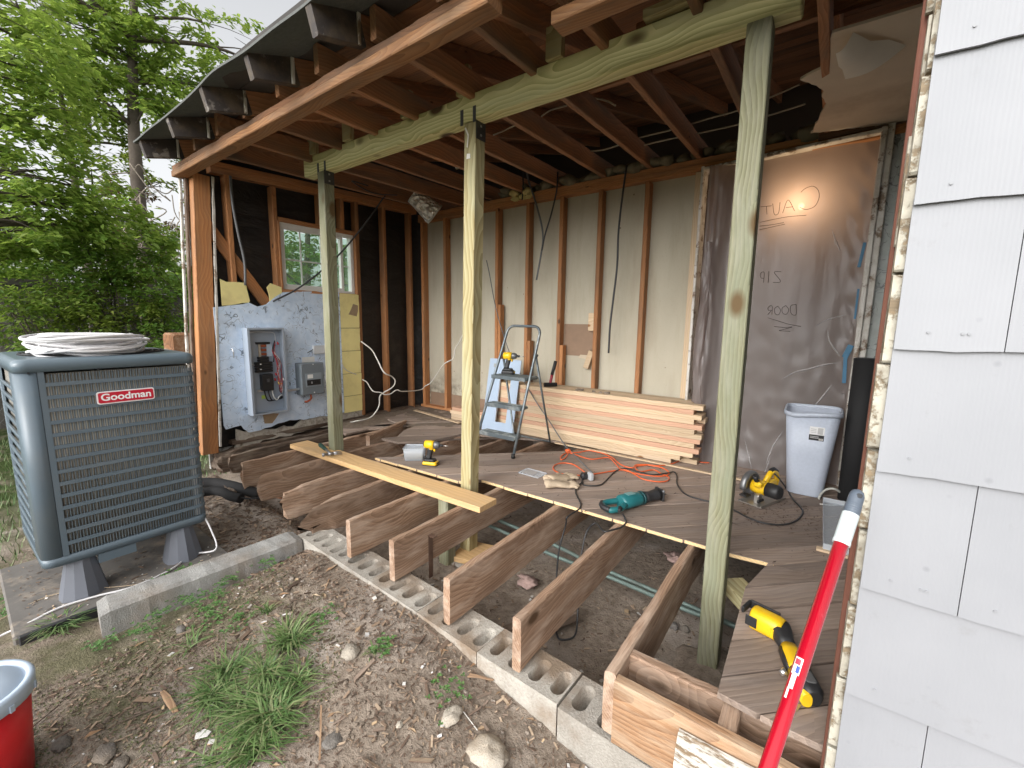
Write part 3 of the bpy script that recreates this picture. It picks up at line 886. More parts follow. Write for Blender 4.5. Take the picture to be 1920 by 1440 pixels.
sheet('torn_patch', [(-2.02, YB + .0845, .80, .01), (-1.86, YB + .0845, .78, .01), (-1.85, YB + .0845, .83, .01), (-2.0, YB + .0845, .83, .01)], plain("torn_paper", (.5, .42, .31), .85), bw, t=.001, ax='Y')
MB().box((-1.868, YB + .055, 1.155), (.06, .06, .17), ch=.003).build('nailing_block', PINE, bw)
MB().box((-1.880, YB + .045, .79), (.055, .05, .18), M=Matrix.Rotation(math.radians(18), 3, 'Y'), ch=.003).build('nailing_block', PINE, bw)
vboard('door_jamb', -.925, YB + .005, .025, 2.36, .022, .15, TRIMWHITE, bw, rag=.004, seed=51)
vboard('door_jamb', .150, YB + .005, .025, 2.40, .03, .14, TRIMWHITE, bw, rag=.004, seed=52)
vboard('door_trim', .185, YB - .02, .025, 2.42, .038, .05, TRIMWHITE, bw, rag=.006, seed=53)
board('door_head', (-.915, YB + .005, 2.345), (.165, YB + .005, 2.385), .14, .022, TRIMWHITE, bw, rag=.003, seed=54)
GRYW = veined("grey_green_marbled_panel", (.34, .37, .36), (.07, .075, .075), (.42, .455, .44))
MB().box((.95, YB + .012, 1.22), (1.49, .012, 2.44)).build('marbled_panel', GRYW, bw, M=Matrix.Identity(4))
# upper gable of the dividing wall: header strip above the plate at right
board('header_board', (-.20, YB - .012, 2.455), (1.6, YB - .012, 2.50), .02, .10, ROOFB, bw)
# ------ room behind the plastic
rm = thing('inner_room', 'dim brown room seen through the plastic sheet in the doorway', 'room', (-.4, 4.6, 0))
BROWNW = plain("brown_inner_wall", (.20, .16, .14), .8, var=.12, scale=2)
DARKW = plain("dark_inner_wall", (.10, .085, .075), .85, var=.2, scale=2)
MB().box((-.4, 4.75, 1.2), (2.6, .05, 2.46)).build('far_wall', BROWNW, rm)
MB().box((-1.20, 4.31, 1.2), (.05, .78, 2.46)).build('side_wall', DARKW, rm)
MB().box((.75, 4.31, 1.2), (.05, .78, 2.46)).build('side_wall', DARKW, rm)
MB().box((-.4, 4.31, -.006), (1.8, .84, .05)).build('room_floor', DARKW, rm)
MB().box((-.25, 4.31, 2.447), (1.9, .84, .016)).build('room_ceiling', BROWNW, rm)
# grey cabinet-like upright in that room
MB().box((-.46, 4.25, .80), (.34, .12, 1.55), ch=.01).build('pale_upright', plain("greyish_panel", (.34, .31, .28), .7), rm)

# ================================================================== ROOF
rf = thing('roof', 'open underside of the shed roof with bare rafters and plank sheathing', 'roof', (-1.5, 3, 2.39))
def zr(y): return 2.40 + .27 * (y - 1.35)
def sag(x): return -.035 * sstep((-2.6 - x) / 1.8)
board('front_plate', (-4.40, 1.396, 2.318 - .03), (-1.12, 1.396, 2.322), .09, .048, HEADER, rf, rag=.004, seed=61)
board('front_plate', (-4.40, 1.402, 2.362 - .03), (-1.05, 1.402, 2.366), .085, .04, FIR_D, rf, rag=.012, seed=62)
ps = board('plate_stub', (-1.005, 1.655, 2.335), (1.6, 1.655, 2.335), .10, .05, HEADER, rf, rag=.004, seed=63)
for i, x in enumerate((-3.92, -3.51, -3.10, -2.67, -2.26, -1.79, -1.37, -.975, -.565, -.15, .27, .7, 1.1)):
    y0 = 1.36 if x < -1.1 else 1.62
    board('ceiling_joist', (x, y0, 2.468 + sag(x)), (x, 6.3, 2.565), .042, .14, FIR_D, rf, rag=.005, seed=70 + i % 4)
for i, x in enumerate((-4.22, -3.63, -3.06, -2.49, -1.90, -1.33, -.75, -.16, .43, 1.02)):
    s = sag(x)
    y0 = 1.13
    if x < -1.1:
        board('rafter', (x, 1.37, zr(1.37) + .068 + s), (x, 6.3, zr(6.3) + .068), .042, .13, FIR_D, rf)
        tl = board('rafter_tail', (x, y0, zr(y0) + .068 + s), (x, 1.37, zr(1.37) + .068 + s), .045, .132, DARKPAINT, rf, rag=.004, seed=80 + i)
        board('tail_trim', (x + .028, 1.345, zr(1.345) + .0 + s), (x + .028, 1.345, zr(1.345) + .13 + s), .014, .018, WHITEPEEL, rf, rag=.006, seed=95 + i)
    else:
        board('rafter', (x, 1.2, zr(1.2) + .068), (x, 6.3, zr(6.3) + .068), .042, .13, FIR_D, rf)
for i in range(28):
    yb = 1.125 + i * .1925
    M = frame((-4.32, yb + .095, zr(yb + .095) + .148), (1.9, yb + .095, zr(yb + .095) + .148), up=(0, -.27, 1))
    b = MB()
    ns = 24
    rings = []
    for q in range(ns + 1):
        x = -3.2 + 6.4 * q / ns
        s = sag(x - 1.3)
        yy0, yy1 = -.0955, .0955
        wv = .012 * noise.noise(V((x * 1.5, i * .3, 2))) if i == 0 else 0
        rings.append([(x, yy0, -.009 + s + wv), (x, yy1, -.009 + s), (x, yy1, .009 + s), (x, yy0, .009 + s + wv)])
    b.loft(rings, smooth=False)
    add('roof_board', b.mesh('roof_board'), DARKPAINT2 if i < 2 else ROOFB, rf, M)
# asphalt covering, drooping and wavy along the eave
b = MB()
nsx, nsy = 90, 12
for j in range(nsy + 1):
    for i in range(nsx + 1):
        x = -4.30 + 6.3 * i / nsx
        y = 1.105 + .02 * noise.noise(V((x * 2.2, 0, 0))) + j * .5 if j else 1.105 + .03 * noise.noise(V((x * 1.7, 0, 0)))
        z = zr(y) + .160 + sag(x)
        if j == 0: z += -.04 + .028 * noise.noise(V((x * 1.9, 1, 5)))
        b.v.append((x, y, z))
for j in range(nsy):
    for i in range(nsx):
        b.f.append((j * (nsx + 1) + i, j * (nsx + 1) + i + 1, (j + 1) * (nsx + 1) + i + 1, (j + 1) * (nsx + 1) + i)); b.sm.append(True)
nb = len(b.v)
b.v += [(p[0], p[1], p[2] + .012) for p in b.v]
b.f += [tuple(q + nb for q in reversed(f)) for f in b.f]; b.sm += b.sm[:]
for i in range(nsx):
    b.f.append((i, nb + i, nb + i + 1, i + 1)); b.sm.append(False)
b.build('asphalt_covering', plain("asphalt_roofing", (.10, .105, .10), .9, var=.35, scale=50, bump=.4), rf)
# light shim blocks by the treated beam
for x in [(-3.463, 2.030, 2.365), (-2.991, 2.030, 2.369), (-2.343, 2.030, 2.374), (-1.849, 2.030, 2.383), (-1.239, 2.030, 2.400)]:
    MB().box((x[0], 2.025, 2.443 + .075), (.09, .04, .15), ch=.002).build('shim_block', TREATED2, rf)
board('shim_block', (-.79, 2.05, 2.475), (-.57, 2.05, 2.478), .09, .04, TREATED2, rf)
board('cross_tie', (-1.35, 2.62, 2.60), (.3, 2.62, 2.60), .04, .09, FIR_D, rf)
board('cross_tie', (-.95, 2.35, 2.60), (.6, 2.35, 2.60), .04, .12, FIR_D, rf)
# attic end and torn ceiling board
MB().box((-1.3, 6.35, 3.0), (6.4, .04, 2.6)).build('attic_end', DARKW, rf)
CEILB = plain("torn_ceiling_board", (.60, .53, .43), .85, var=.2, scale=4, dirt=(.36, .28, .19), dirt_amt=.5)
pts = [(-0.123, 2.519, 2.425), (-0.148, 2.654, 2.425), (-0.171, 2.823, 2.425), (-0.259, 2.880, 2.425), (-0.166, 3.060, 2.425), (-0.159, 3.295, 2.425), (-0.191, 3.480, 2.425), (-0.239, 3.683, 2.425), (0.098, 3.777, 2.425)]
pts = [V(p) for p in pts] + [V((.1, 3.79, 2.425)), V((2.1, 3.79, 2.425)), V((2.1, 2.55, 2.425))]
out = []
for i in range(len(pts)):
    A, B = pts[i], pts[(i + 1) % len(pts)]
    m = max(1, int((B - A).length / .03)) if i < 8 else 1
    for q in range(m):
        p = A + (B - A) * q / m
        if i < 8 and q: p += V((noise.noise(p * 30), noise.noise(p * 30 + V((5, 5, 5))), 0)) * .02
        out.append(p)
MB().prism(out, (0, 0, .012)).build('ceiling_board', CEILB, rf)
# hanging flap of torn ceiling paper
FLAP = plain("torn_ceiling_paper", (.80, .77, .70), .85, var=.1, scale=6)
b = MB()
A0, A1, B0, B1 = V((-0.048, 2.553, 2.420)), V((0.121, 2.670, 2.420)), V((-0.104, 2.589, 2.370)), V((-0.063, 2.800, 2.340))
n = 8
rings = []
for i in range(n + 1):
    t = i / n
    p = A0.lerp(B0, t) + V((0, 0, -.02 * math.sin(t * 3.1)))
    q = V((0.150, 2.781, 2.410)).lerp(B1, t) + V((0, 0, -.03 * math.sin(t * 3.1)))
    rings.append([p, p.lerp(q, .33) + V((0, 0, -.018)), p.lerp(q, .66) + V((0, 0, .006)), q])
b.loft(rings, closed=False, cap=False)
b.build('torn_paper_flap', FLAP, rf)
# fibre insulation tufts on the back plate
INSU = plain("dirty_fibre_insulation", (.17, .15, .10), .95, var=.5, scale=14, bump=.8, dirt=(.07, .06, .045))
b = MB()
rnd = random.Random(3)
for i in range(60):
    x = -2.9 + 3.3 * i / 60 + rnd.uniform(-.05, .05)
    b.blob((x, YB + rnd.uniform(.0, .12), 2.475 + rnd.uniform(-.01, .03)), (rnd.uniform(.05, .1), .07, rnd.uniform(.025, .05)), 8, 5, .5, i)
tag(b.build('attic_insulation', INSU), 'dirty grey fibre insulation bulging over the back wall plate', 'insulation', kind='stuff')
b = MB()
for i in range(9):
    b.blob((-2.66 + rnd.uniform(-.12, .12), YB - .03 + rnd.uniform(-.03, .03), 2.43 + rnd.uniform(-.03, .02)), (.05, .03, .03), 8, 5, .6, i + 50)
tag(b.build('yellow_insulation_tuft', plain("yellow_fibre", (.5, .42, .18), .95, var=.4, scale=20, bump=.8)), 'yellowish tuft of insulation hanging over the back wall plate', 'insulation')

# ================================================================== RIGHT (SHINGLED) WALL
rw = thing('shingled_wall', 'pale grey shingled house wall close at the right', 'wall', (1.2, 1.25, -.3))
SHING = NT("grey_shingle")
c = SHING.coords()
st = SHING.noise(SHING.vmath('MULTIPLY', c, (160, 160, 2.2)), 1.0, 3, .55, 0)
st2 = SHING.n('TexWave', {'bands_direction': 'X'}, Vector=SHING.vmath('MULTIPLY', c, (1, 1, .08)), Scale=42.0, Distortion=5.0, Detail=3.0)
SHING.set(st2.inputs['Detail Scale'], 1.2)
sm = SHING.noise(c, 2.6, 4)
spots = SHING.n('TexVoronoi', Vector=c, Scale=9.0)
cc = SHING.mix(SHING.ramp(sm, .3, .7), (.245, .252, .270), (.285, .291, .310))
cc = SHING.mix(SHING.math('MULTIPLY', SHING.ramp(spots.outputs['Distance'], .075, .03), .55), cc, (.17, .175, .19))
dn = SHING.noise(SHING.vmath('ADD', c, (4, 4, 4)), 14, 6, .7)
cc = SHING.mix(SHING.math('MULTIPLY', SHING.ramp(dn, .62, .74), .35), cc, (.20, .20, .20))
SHING.base(cc); SHING.rough(.55)
SHING.bump(SHING.math('ADD', SHING.math('MULTIPLY', st2.outputs['Fac'], .6), SHING.math('MULTIPLY', st, .4)), .10, .004)
SHM = SHING.m
# courses: bottom edges measured from the wall; every shingle a piece of its own
zb_list = [.04 - .54, .04 - .27, .04, .305, .568, .845, 1.107, 1.394, 1.662, 1.935, 2.2, 2.47]
NAILM = plain('painted_nail', (.25, .256, .272), .5)
for ci in range(len(zb_list)):
    z0 = zb_list[ci]; z1 = z0 + .30
    xs = [.107]
    # joints: seen at x = .26 in alternating courses
    x = [.5, .62, .252, .70, .264, .71, .2645, .72, .60, .6, .3, .6][ci]
    while x < 3.0:
        xs.append(x); x += .61
    xs.append(3.0)
    for a, bb in zip(xs, xs[1:]):
        n = max(2, int((bb - a) / .03))
        b = MB()
        lo, hi = [], []
        yb_, yt_ = 1.196, 1.214
        for q in range(n + 1):
            x = a + .0008 + (bb - a - .0016) * q / n
            z = z0 + .006 * noise.noise(V((x * 4.5, ci * 3.3, 0))) + .002 * noise.noise(V((x * 22, ci, 0)))
            lo.append((x, z)); hi.append((x, z1))
        rings = []
        for (x, z) in lo:
            rings.append([(x, yb_, z), (x, yt_ - .006, z1), (x, yt_, z1), (x, yb_ + .006, z)])
        b.loft(rings, smooth=False)
        b.build('shingle', SHM, rw)
        for xn in (a + .05, (a + bb) / 2 + .02, bb - .05):
            if xn < 1.0: MB().tube([(xn, 1.2, z0 + .035 + .006 * noise.noise(V((xn * 9, ci, 1)))), (xn, 1.1945, z0 + .035 + .006 * noise.noise(V((xn * 9, ci, 1))))], .0028, 8).build('nail_head', NAILM, rw)
# layered edge of the wall where the room was cut open
EDGE = peeled("chipped_cream_board_end", (.50, .47, .39), (.28, .21, .13), .52, 26, dirt=(.12, .09, .06))
for i in range(15):
    z = -.25 + i * .19
    o = random.uniform(-.008, .006)
    board('clapboard', (.096 + o, 1.238, z + .09), (3.0, 1.238, z + .09), .03 + .006 * (i % 2), .186, EDGE, rw, rag=.006, seed=100 + i)
for i in range(13):
    z = -.25 + i * .225
    board('sheathing_board', (.0965 + random.uniform(-.006, .004), 1.268, z + .11), (3.0, 1.268, z + .11), .024, .222, EDGE, rw, rag=.005, seed=120 + i)
board('inner_trim', (.0975, 1.296, -.24), (.0975, 1.296, 2.5), .02, .022, plain("rust_brown_wood", (.16, .062, .04), .8, var=.3, scale=20), rw, up=(0, 1, 0), rag=.003, seed=140)
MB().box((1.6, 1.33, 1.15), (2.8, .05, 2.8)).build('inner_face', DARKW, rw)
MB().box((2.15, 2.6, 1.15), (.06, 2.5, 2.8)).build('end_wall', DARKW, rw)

# ================================================================== SHORING POSTS AND BEAM
STEEL = plain("galvanised_dark_steel", (.10, .105, .11), .5, .7, .25, 30)
def post(label, p0, p1, mat, s=.089):
    M = frame(p0, p1, up=(0, 1, 0))
    t = thing('shoring_post', label, 'post', p0, 'temporary green posts holding up the roof')
    board('timber', p0, p1, s, s, mat, t, up=(0, 1, 0), ch=.004)
    return t
p1 = post('pressure treated post farthest left, between the electrical panels and yellow boards', (-3.355, 2.035, -.5), (-3.362, 2.06, 2.298), TREATED)
p2 = post('pale yellow faced middle post beside the step ladder', (-1.94, 2.165, -.47), (-1.815, 2.083, 2.298), TREATED2)
p3 = post('tall green grained post nearest the grey waste bin and red pole', (-.325, 2.085, -.5), (-.335, 2.075, 2.40), TREATED)
BOLT = flat("bright_bolt", (.5, .5, .5), .35, .8)
def strap(parent, x, y, z):
    MB().box((x + .0475, y, z - .045), (.003, .085, .10)).build('post_cap', STEEL, parent)
    for dx in (-.052, .045):
        MB().box((x + dx, 2.0285, z + .03), (.022, .003, .085)).build('post_cap', STEEL, parent)
    for dz in (-.07, -.02): MB().box((x + .0495, y, z + dz), (.004, .012, .012)).build('bolt', BOLT, parent)
strap(p1, -3.362, 2.06, 2.298); strap(p2, -1.817, 2.083, 2.298)
WHITEFL = flat("white_paper_scrap", (.75, .74, .7), .6)
sheet('paper_scrap', [(-1.855, 2.0375, 2.272, 0), (-1.845, 2.0375, 2.275, 0), (-1.822, 2.0378, 2.23, 0), (-1.832, 2.038, 2.16, 0), (-1.84, 2.038, 2.165, 0), (-1.832, 2.038, 2.225, 0)], WHITEFL, p2, t=.001, ax='Y')
sheet('paper_scrap', [(-1.845, 2.041, 2.10, 0), (-1.815, 2.041, 2.10, 0), (-1.815, 2.041, 2.125, 0), (-1.84, 2.041, 2.13, 0)], WHITEFL, p2, t=.001, ax='Y')
bm = board('treated_beam', (-3.63, 2.074, 2.372), (-.20, 2.074, 2.372), .088, .142, TREATED_B, None, ch=.006)
tag(bm, 'long green pressure treated beam with dark knots carried on the posts', 'beam')
sp = board('post_stub', (-1.975, 1.985, -.5), (-1.975, 1.985, -.02), .089, .089, TREATED, None, up=(0, 1, 0), ch=.01)
tag(sp, 'short green post stub under the loose plank', 'post')
fp = MB().box((-1.86, 2.15, -.462), (.26, .25, .035), M=Matrix.Rotation(.25, 3, 'Z'), ch=.003).build('wood_pad', PLANK)
tag(fp, 'square wood pad under the middle shoring post', 'pad')
fc = MB().box((-1.84, 2.16, -.51), (.34, .32, .06), M=Matrix.Rotation(.25, 3, 'Z'), ch=.01).build('concrete_pad', BLOCKM)
tag(fc, 'grey concrete pad under the square wood pad', 'pad')
b = MB(); b.blob((-.30, 2.07, -.52), (.21, .19, .07), 20, 8, .25, 4)
tag(b.build('dirt_mound', SOIL), 'small mound of soil round the foot of the right hand post', 'soil', kind='stuff')

# ================================================================== LOOSE PLANK, HAMMER
pl = board('loose_plank', (-3.80, 1.945, .021), (-1.605, 1.972, .023), .165, .038, PLANK, None, ch=.002)
tag(pl, 'clean yellow plank laid loose across the sawn joists', 'plank')
hm = thing('hammer', 'claw hammer with dark green grip lying on the loose plank', 'hammer', (-3.3, 1.92, .045))
GRIP = flat("dark_green_rubber", (.012, .05, .035), .6)
HST = flat("worn_steel", (.32, .32, .33), .38, .85)
a0, a1, a2 = V((-3.52, 1.985, .060)), V((-3.34, 1.935, .060)), V((-3.185, 1.885, .066))
MB().tube([a0, a0.lerp(a1, .15), a0.lerp(a1, .6), a1], [.015, .018, .016, .013], 10).build('grip', GRIP, hm)
MB().tube([a1, a2], [.010, .009], 8).build('shank', HST, hm)
hd = (V((-3.14, 1.955, .066)) - V((-3.20, 1.81, .066))).normalized()
b = MB()
b.tube([a2 - hd * .065, a2 - hd * .045, a2 - hd * .043, a2 - hd * .02], [.015, .015, .010, .012], 10)
b.tube([a2 - hd * .02, a2 + hd * .02], [.014, .012], 8)
for s in (-1, 1):
    sd = V((0, 0, 1)) * s * .008
    b.tube([a2 + hd * .015 + sd * .4, a2 + hd * .05 + sd, a2 + hd * .085 + sd + V((.008, 0, -.004))], [.009, .007, .003], 6)
b.build('head', HST, hm)

# ================================================================== LUMBER STACK
rnd = random.Random(11)
ends = [-.955, -.885, -.79, -.745, -.785, -.745, -.735, -.79, -.735, -.80, -.745, -.805, -.74]
red = {3, 5, 8, 11}
for i in range(13):
    z = .022 + .0385 * i + .019
    xl = -3.42 + rnd.uniform(-.03, .03) if i < 4 else -2.80 + rnd.uniform(-.08, .05)
    y = 3.565 + rnd.uniform(-.006, .006)
    o = board('lumber_board', (xl, y, z), (ends[i] - .0, y + rnd.uniform(-.004, .004), z), .089, .038, PINE_R if i in red else PINE, None)
    nth = ['lowest', 'second', 'third', 'fourth', 'fifth', 'sixth', 'seventh', 'eighth', 'ninth', 'tenth', 'eleventh', 'second topmost', 'topmost'][i]
    tag(o, '%s new framing board, %s in the front face of the lumber stack' % ('reddish' if i in red else 'pale', nth + (' from the bottom' if 0 < i < 11 else '')), 'board', 'new boards stacked along the back wall')
for i in range(13):
    z = .022 + .0385 * i + .019
    o = board('lumber_board', (-2.75, 3.657, z), (-.78 + rnd.uniform(-.1, .05), 3.657, z), .089, .038, PINE, None)
    tag(o, 'pale new framing board behind the front face of the lumber stack', 'board', 'new boards stacked along the back wall')
o = board('lumber_board', (-2.70, 3.75, .503), (-.80, 3.75, .503), .088, .038, PINE, None)
tag(o, 'pale new framing board behind the front face of the lumber stack', 'board', 'new boards stacked along the back wall')
o = board('wood_strip', (-1.99, 3.432, .030), (-.34, 3.452, .030), .032, .012, PINE, None); tag(o, 'thin pale wood strip on the floor along the foot of the lumber stack', 'strip')
o = board('wood_strip', (-4.029, 3.515, 0.055), (-3.176, 3.400, 0.045), .045, .012, PINE, None); tag(o, 'thin pale wood strip lying in the far corner left of the lumber', 'strip')
o = board('wood_offcut', (-.36, 3.44, .034), (-.27, 3.47, .034), .05, .024, PINE, None); tag(o, 'small pale wood offcut on the floor behind the right hand post', 'offcut')
# crumbs of mud on top of the stack
b = MB()
for i in range(14): b.blob((-1.75 + rnd.uniform(-.14, .2), 3.60 + rnd.uniform(-.03, .03), .528), (.02, .015, .010), 6, 4, .5, i)
tag(b.build('mud_crumbs', SOIL), 'brown mud crumbs lying on top of the lumber stack', 'mud', kind='stuff')
# sledge on the stack
sl = thing('sledge_hammer', 'dark headed hammer with red and black handle standing on the lumber stack', 'hammer', (-2.15, 3.6, .524))
MB().tube([V((-2.166, 3.600, 0.540)), V((-2.157, 3.620, 0.639))], [.014, .014], 9).build('handle', flat("dark_red_handle", (.22, .02, .035), .5), sl)
MB().tube([V((-2.157, 3.620, 0.639)), V((-2.137, 3.650, 0.774))], [.016, .017], 9).build('grip', flat("black_rubber", (.015, .015, .016), .65), sl)
c0 = V((-2.165, 3.600, 0.514)); c0.z = .545
MB().tube([c0 + V((-.035, -.05, 0)), c0 + V((-.02, -.03, .0)), c0 + V((.045, .05, 0))], [.021, .021, .02], 8, smooth=False).build('head', flat("black_iron", (.025, .025, .026), .5, .6), sl)

# ================================================================== STEP LADDER
LAD = plain("paint_splashed_ladder_steel", (.13, .155, .17), .42, .55, .15, 12, dirt=(.5, .52, .5), dirt_amt=.55)
TREAD = plain("paint_splashed_tread", (.10, .125, .13), .6, .1, .2, 16, dirt=(.55, .6, .58), dirt_amt=.7)
RUB = flat("black_rubber_foot", (.012, .012, .012), .7)
ld = thing('step_ladder', 'grey paint splashed three step ladder standing before the lumber', 'ladder', (-2.25, 3.1, .02))
FR, FL = V((-2.04, 2.83, .03)), V((-2.47, 2.83, .03))
TR, TL = V((-2.05, 3.20, 1.04)), V((-2.41, 3.20, 1.04))
pts = [FL, TL] + [TL.lerp(TL + V((0, .02, .06)), 1), ]
arc = []
cL, cR = TL + V((.07, .012, .0)), TR + V((-.07, .012, .0))
for a in range(7):
    t = math.pi - a * math.pi / 12; arc.append(cL + V((.07 * math.cos(t), .02 * math.sin(t), .07 * math.sin(t))))
for a in range(7):
    t = math.pi / 2 - a * math.pi / 12; arc.append(cR + V((.07 * math.cos(t), .02 * math.sin(t), .07 * math.sin(t))))
MB().tube([FL, FL.lerp(TL, .5)] + arc + [TR.lerp(FR, .5), FR], .0125, 10).build('front_rail', LAD, ld)
BR, BL = V((-2.045, 3.43, .03)), V((-2.465, 3.43, .03))
HR, HL = V((-2.055, 3.165, .86)), V((-2.415, 3.165, .86))
b = MB(); b.tube([HL, BL, BR, HR], .011, 9); b.build('rear_leg', LAD, ld)
for z, d in ((.175, .11), (.415, .115), (.66, .20)):
    t = (z - .03) / 1.01
    y = 2.83 + .37 * t
    b = MB(); b.box((-2.245 + .005 * t, y + d * .28, z), (.40 - .03 * t, d, .030), ch=.010)
    b.build('tread', TREAD, ld)
    MB().box((-2.245 + .005 * t, y + d * .28 - d / 2 - .004, z), (.39 - .03 * t, .007, .034), ch=.003).build('tread_nosing', LAD, ld)
for p in (FR, FL): MB().tube([p + V((0, .0, .03)), p + V((0, -.002, -.008))], [.016, .018], 9).build('foot', RUB, ld)
for s in (HR, HL): MB().tube([s + V((-.02, 0, 0)), s + V((.02, 0, 0))], .012, 8).build('hinge', LAD, ld)

# ================================================================== IMPACT DRIVERS
YEL = flat("tool_yellow", (.75, .46, .012), .38)
BLK = flat("tool_black", (.018, .018, .019), .5)
GRY = flat("tool_grey_metal", (.16, .165, .17), .4, .6)
BIT = flat("drill_bit_steel", (.55, .53, .5), .3, .9)
def rrect(cx, cz, w, h, r, n=4):
    out = []
    for (sx, sz, a0) in ((1, 1, 0), (-1, 1, 90), (-1, -1, 180), (1, -1, 270)):
        for q in range(n + 1):
            a = math.radians(a0 + 90 * q / n)
            out.append((cx + sx * (w / 2 - r) + r * math.cos(a), cz + sz * (h / 2 - r) + r * math.sin(a)))
    return out
def driver(label, loc, rot, battery_yellow=True, group=None):
    t = thing('impact_driver', label, 'drill', loc, group, rot)
    M = WM[t]
    def L(bld, name, mat): return bld.build(name, mat, t, M=M, local=True)
    def ell(x, ry, rz, cz, n=14): return [(x, ry * math.cos(2 * math.pi * q / n), cz + rz * math.sin(2 * math.pi * q / n)) for q in range(n)]
    H = .165
    L(MB().loft([ell(-.062, .020, .022, H), ell(-.058, .028, .031, H), ell(-.01, .031, .034, H), ell(.018, .029, .032, H)]), 'motor_housing', YEL)
    L(MB().loft([ell(-.070, .016, .018, H), ell(-.0625, .024, .026, H)]), 'rear_cap', BLK)
    L(MB().loft([ell(.0185, .027, .030, H), ell(.035, .028, .030, H), ell(.058, .022, .024, H), ell(.066, .014, .015, H)]), 'gear_case', GRY)
    L(MB().tube([(.066, 0, H), (.088, 0, H)], .0095, 10), 'chuck', BLK)
    L(MB().tube([(.088, 0, H), (.135, 0, H)], .0032, 8), 'bit', BIT)
    b = MB()
    rings = []
    for (z, cx, w, d) in ((.148, -.012, .050, .036), (.125, -.014, .042, .034), (.095, -.022, .040, .033), (.065, -.030, .040, .033), (.052, -.034, .048, .038)):
        rings.append([(p[0], p[1], z) for p in rrect(cx, 0, w, d, .012)])
    L(b.loft(rings), 'handle', BLK)
    L(MB().loft([[(p[0], p[1], z) for p in rrect(cx, 0, .034, .036, .010)] for (z, cx) in ((.149, -.006), (.128, -.005))]), 'handle_neck', YEL)
    L(MB().box((.018, 0, .125), (.016, .014, .026), ch=.004), 'trigger', YEL)
    L(MB().loft([[(p[0], p[1], z) for p in rrect(-.02, 0, w, d, .01)] for (z, w, d) in ((.052, .075, .05), (.034, .10, .062))]), 'battery_mount', BLK)
    L(MB().loft([[(p[0], p[1], z) for p in rrect(-.015, 0, w, d, .012)] for (z, w, d) in ((.0335, .104, .066), (.02, .118, .074), (.008, .118, .074))]), 'battery', YEL if battery_yellow else BLK)
    L(MB().loft([[(p[0], p[1], z) for p in rrect(-.015, 0, .114, .072, .012)] for z in (.0078, .0)]), 'battery_base', BLK)
    L(MB().box((.0435, 0, .018), (.0012, .04, .012)), 'battery_plate', BLK if battery_yellow else YEL)
    return t
g = 'yellow and black impact drivers'
driver('yellow impact driver with yellow battery standing on the plank floor', (-2.435, 2.292, 0.022), math.radians(22), True, g)
driver('yellow impact driver with black battery standing on the ladder top step', (-2.325, 3.155, .676), math.radians(20), False, g)

# ================================================================== SCREW TUB
TUBM = NT("clear_tub_plastic"); TUBM.base((.8, .84, .88)); TUBM.rough(.25)
tr = TUBM.n('BsdfTransparent', Color=(.93, .95, .97)); mx = TUBM.n('MixShader'); mx.inputs[0].default_value = .30
TUBM.t.links.new(tr.outputs[0], mx.inputs[1]); TUBM.t.links.new(TUBM.b.outputs[0], mx.inputs[2]); TUBM.t.links.new(mx.outputs[0], TUBM.out.inputs[0])
TUBMAT = TUBM.m
tb = thing('screw_tub', 'open clear plastic tub of screws on the plank floor', 'tub', (-2.665, 2.315, .022), None, math.radians(38))
M = WM[tb]
def open_box(w, d, h, taper=.9, t=.002, r=.012):
    b = MB()
    def ring(z, s, o=0): return [(p[0], p[1], z) for p in rrect(0, 0, w * s - o, d * s - o, r)]
    b.loft([ring(.0, taper), ring(h, 1), ring(h, 1, 2 * t), ring(t, taper, 2 * t)], cap=True)
    return b
open_box(.165, .135, .10).build('tub_body', TUBMAT, tb, M=M, local=True)
open_box(.172, .142, .008, 1).build('tub_rim', TUBMAT, tb, M=M @ Matrix.Translation((0, 0, .096)), local=True)
MB().box((-.079, 0, .055), (.0012, .10, .06), M=Matrix.Rotation(.045, 3, 'Y')).build('label_strip', flat("dark_green_label", (.01, .09, .06), .5), tb, M=M, local=True)
b = MB()
for i in range(150):
    x, y = rnd.uniform(-.06, .06), rnd.uniform(-.045, .045); a = rnd.uniform(0, 6.3); z = .006 + rnd.uniform(0, .028)
    d = V((math.cos(a), math.sin(a), rnd.uniform(-.3, .3))) * .014
    b.tube([V((x, y, z)) - d, V((x, y, z)) + d], [.0022, .0012], 4)
tag(b.build('screws', flat("tan_screws", (.42, .33, .2), .45, .4), tb, M=M, local=True), kind='stuff')
lid = thing('tub_lid', 'flat clear plastic lid lying on the plank floor', 'lid', (-1.71, 2.625, .0225), None, math.radians(88))
MB().loft([[(p[0], p[1], z) for p in rrect(0, 0, .13 - o, .19 - o, .015)] for z, o in ((0, 0), (.006, 0), (.006, .012), (.003, .014))]).build('lid_panel', TUBMAT, lid, M=WM[lid], local=True)
MB().box((0, .02, .0042), (.085, .10, .0008)).build('paper_insert', flat("grey_insert", (.38, .36, .35), .6), lid, M=WM[lid], local=True)

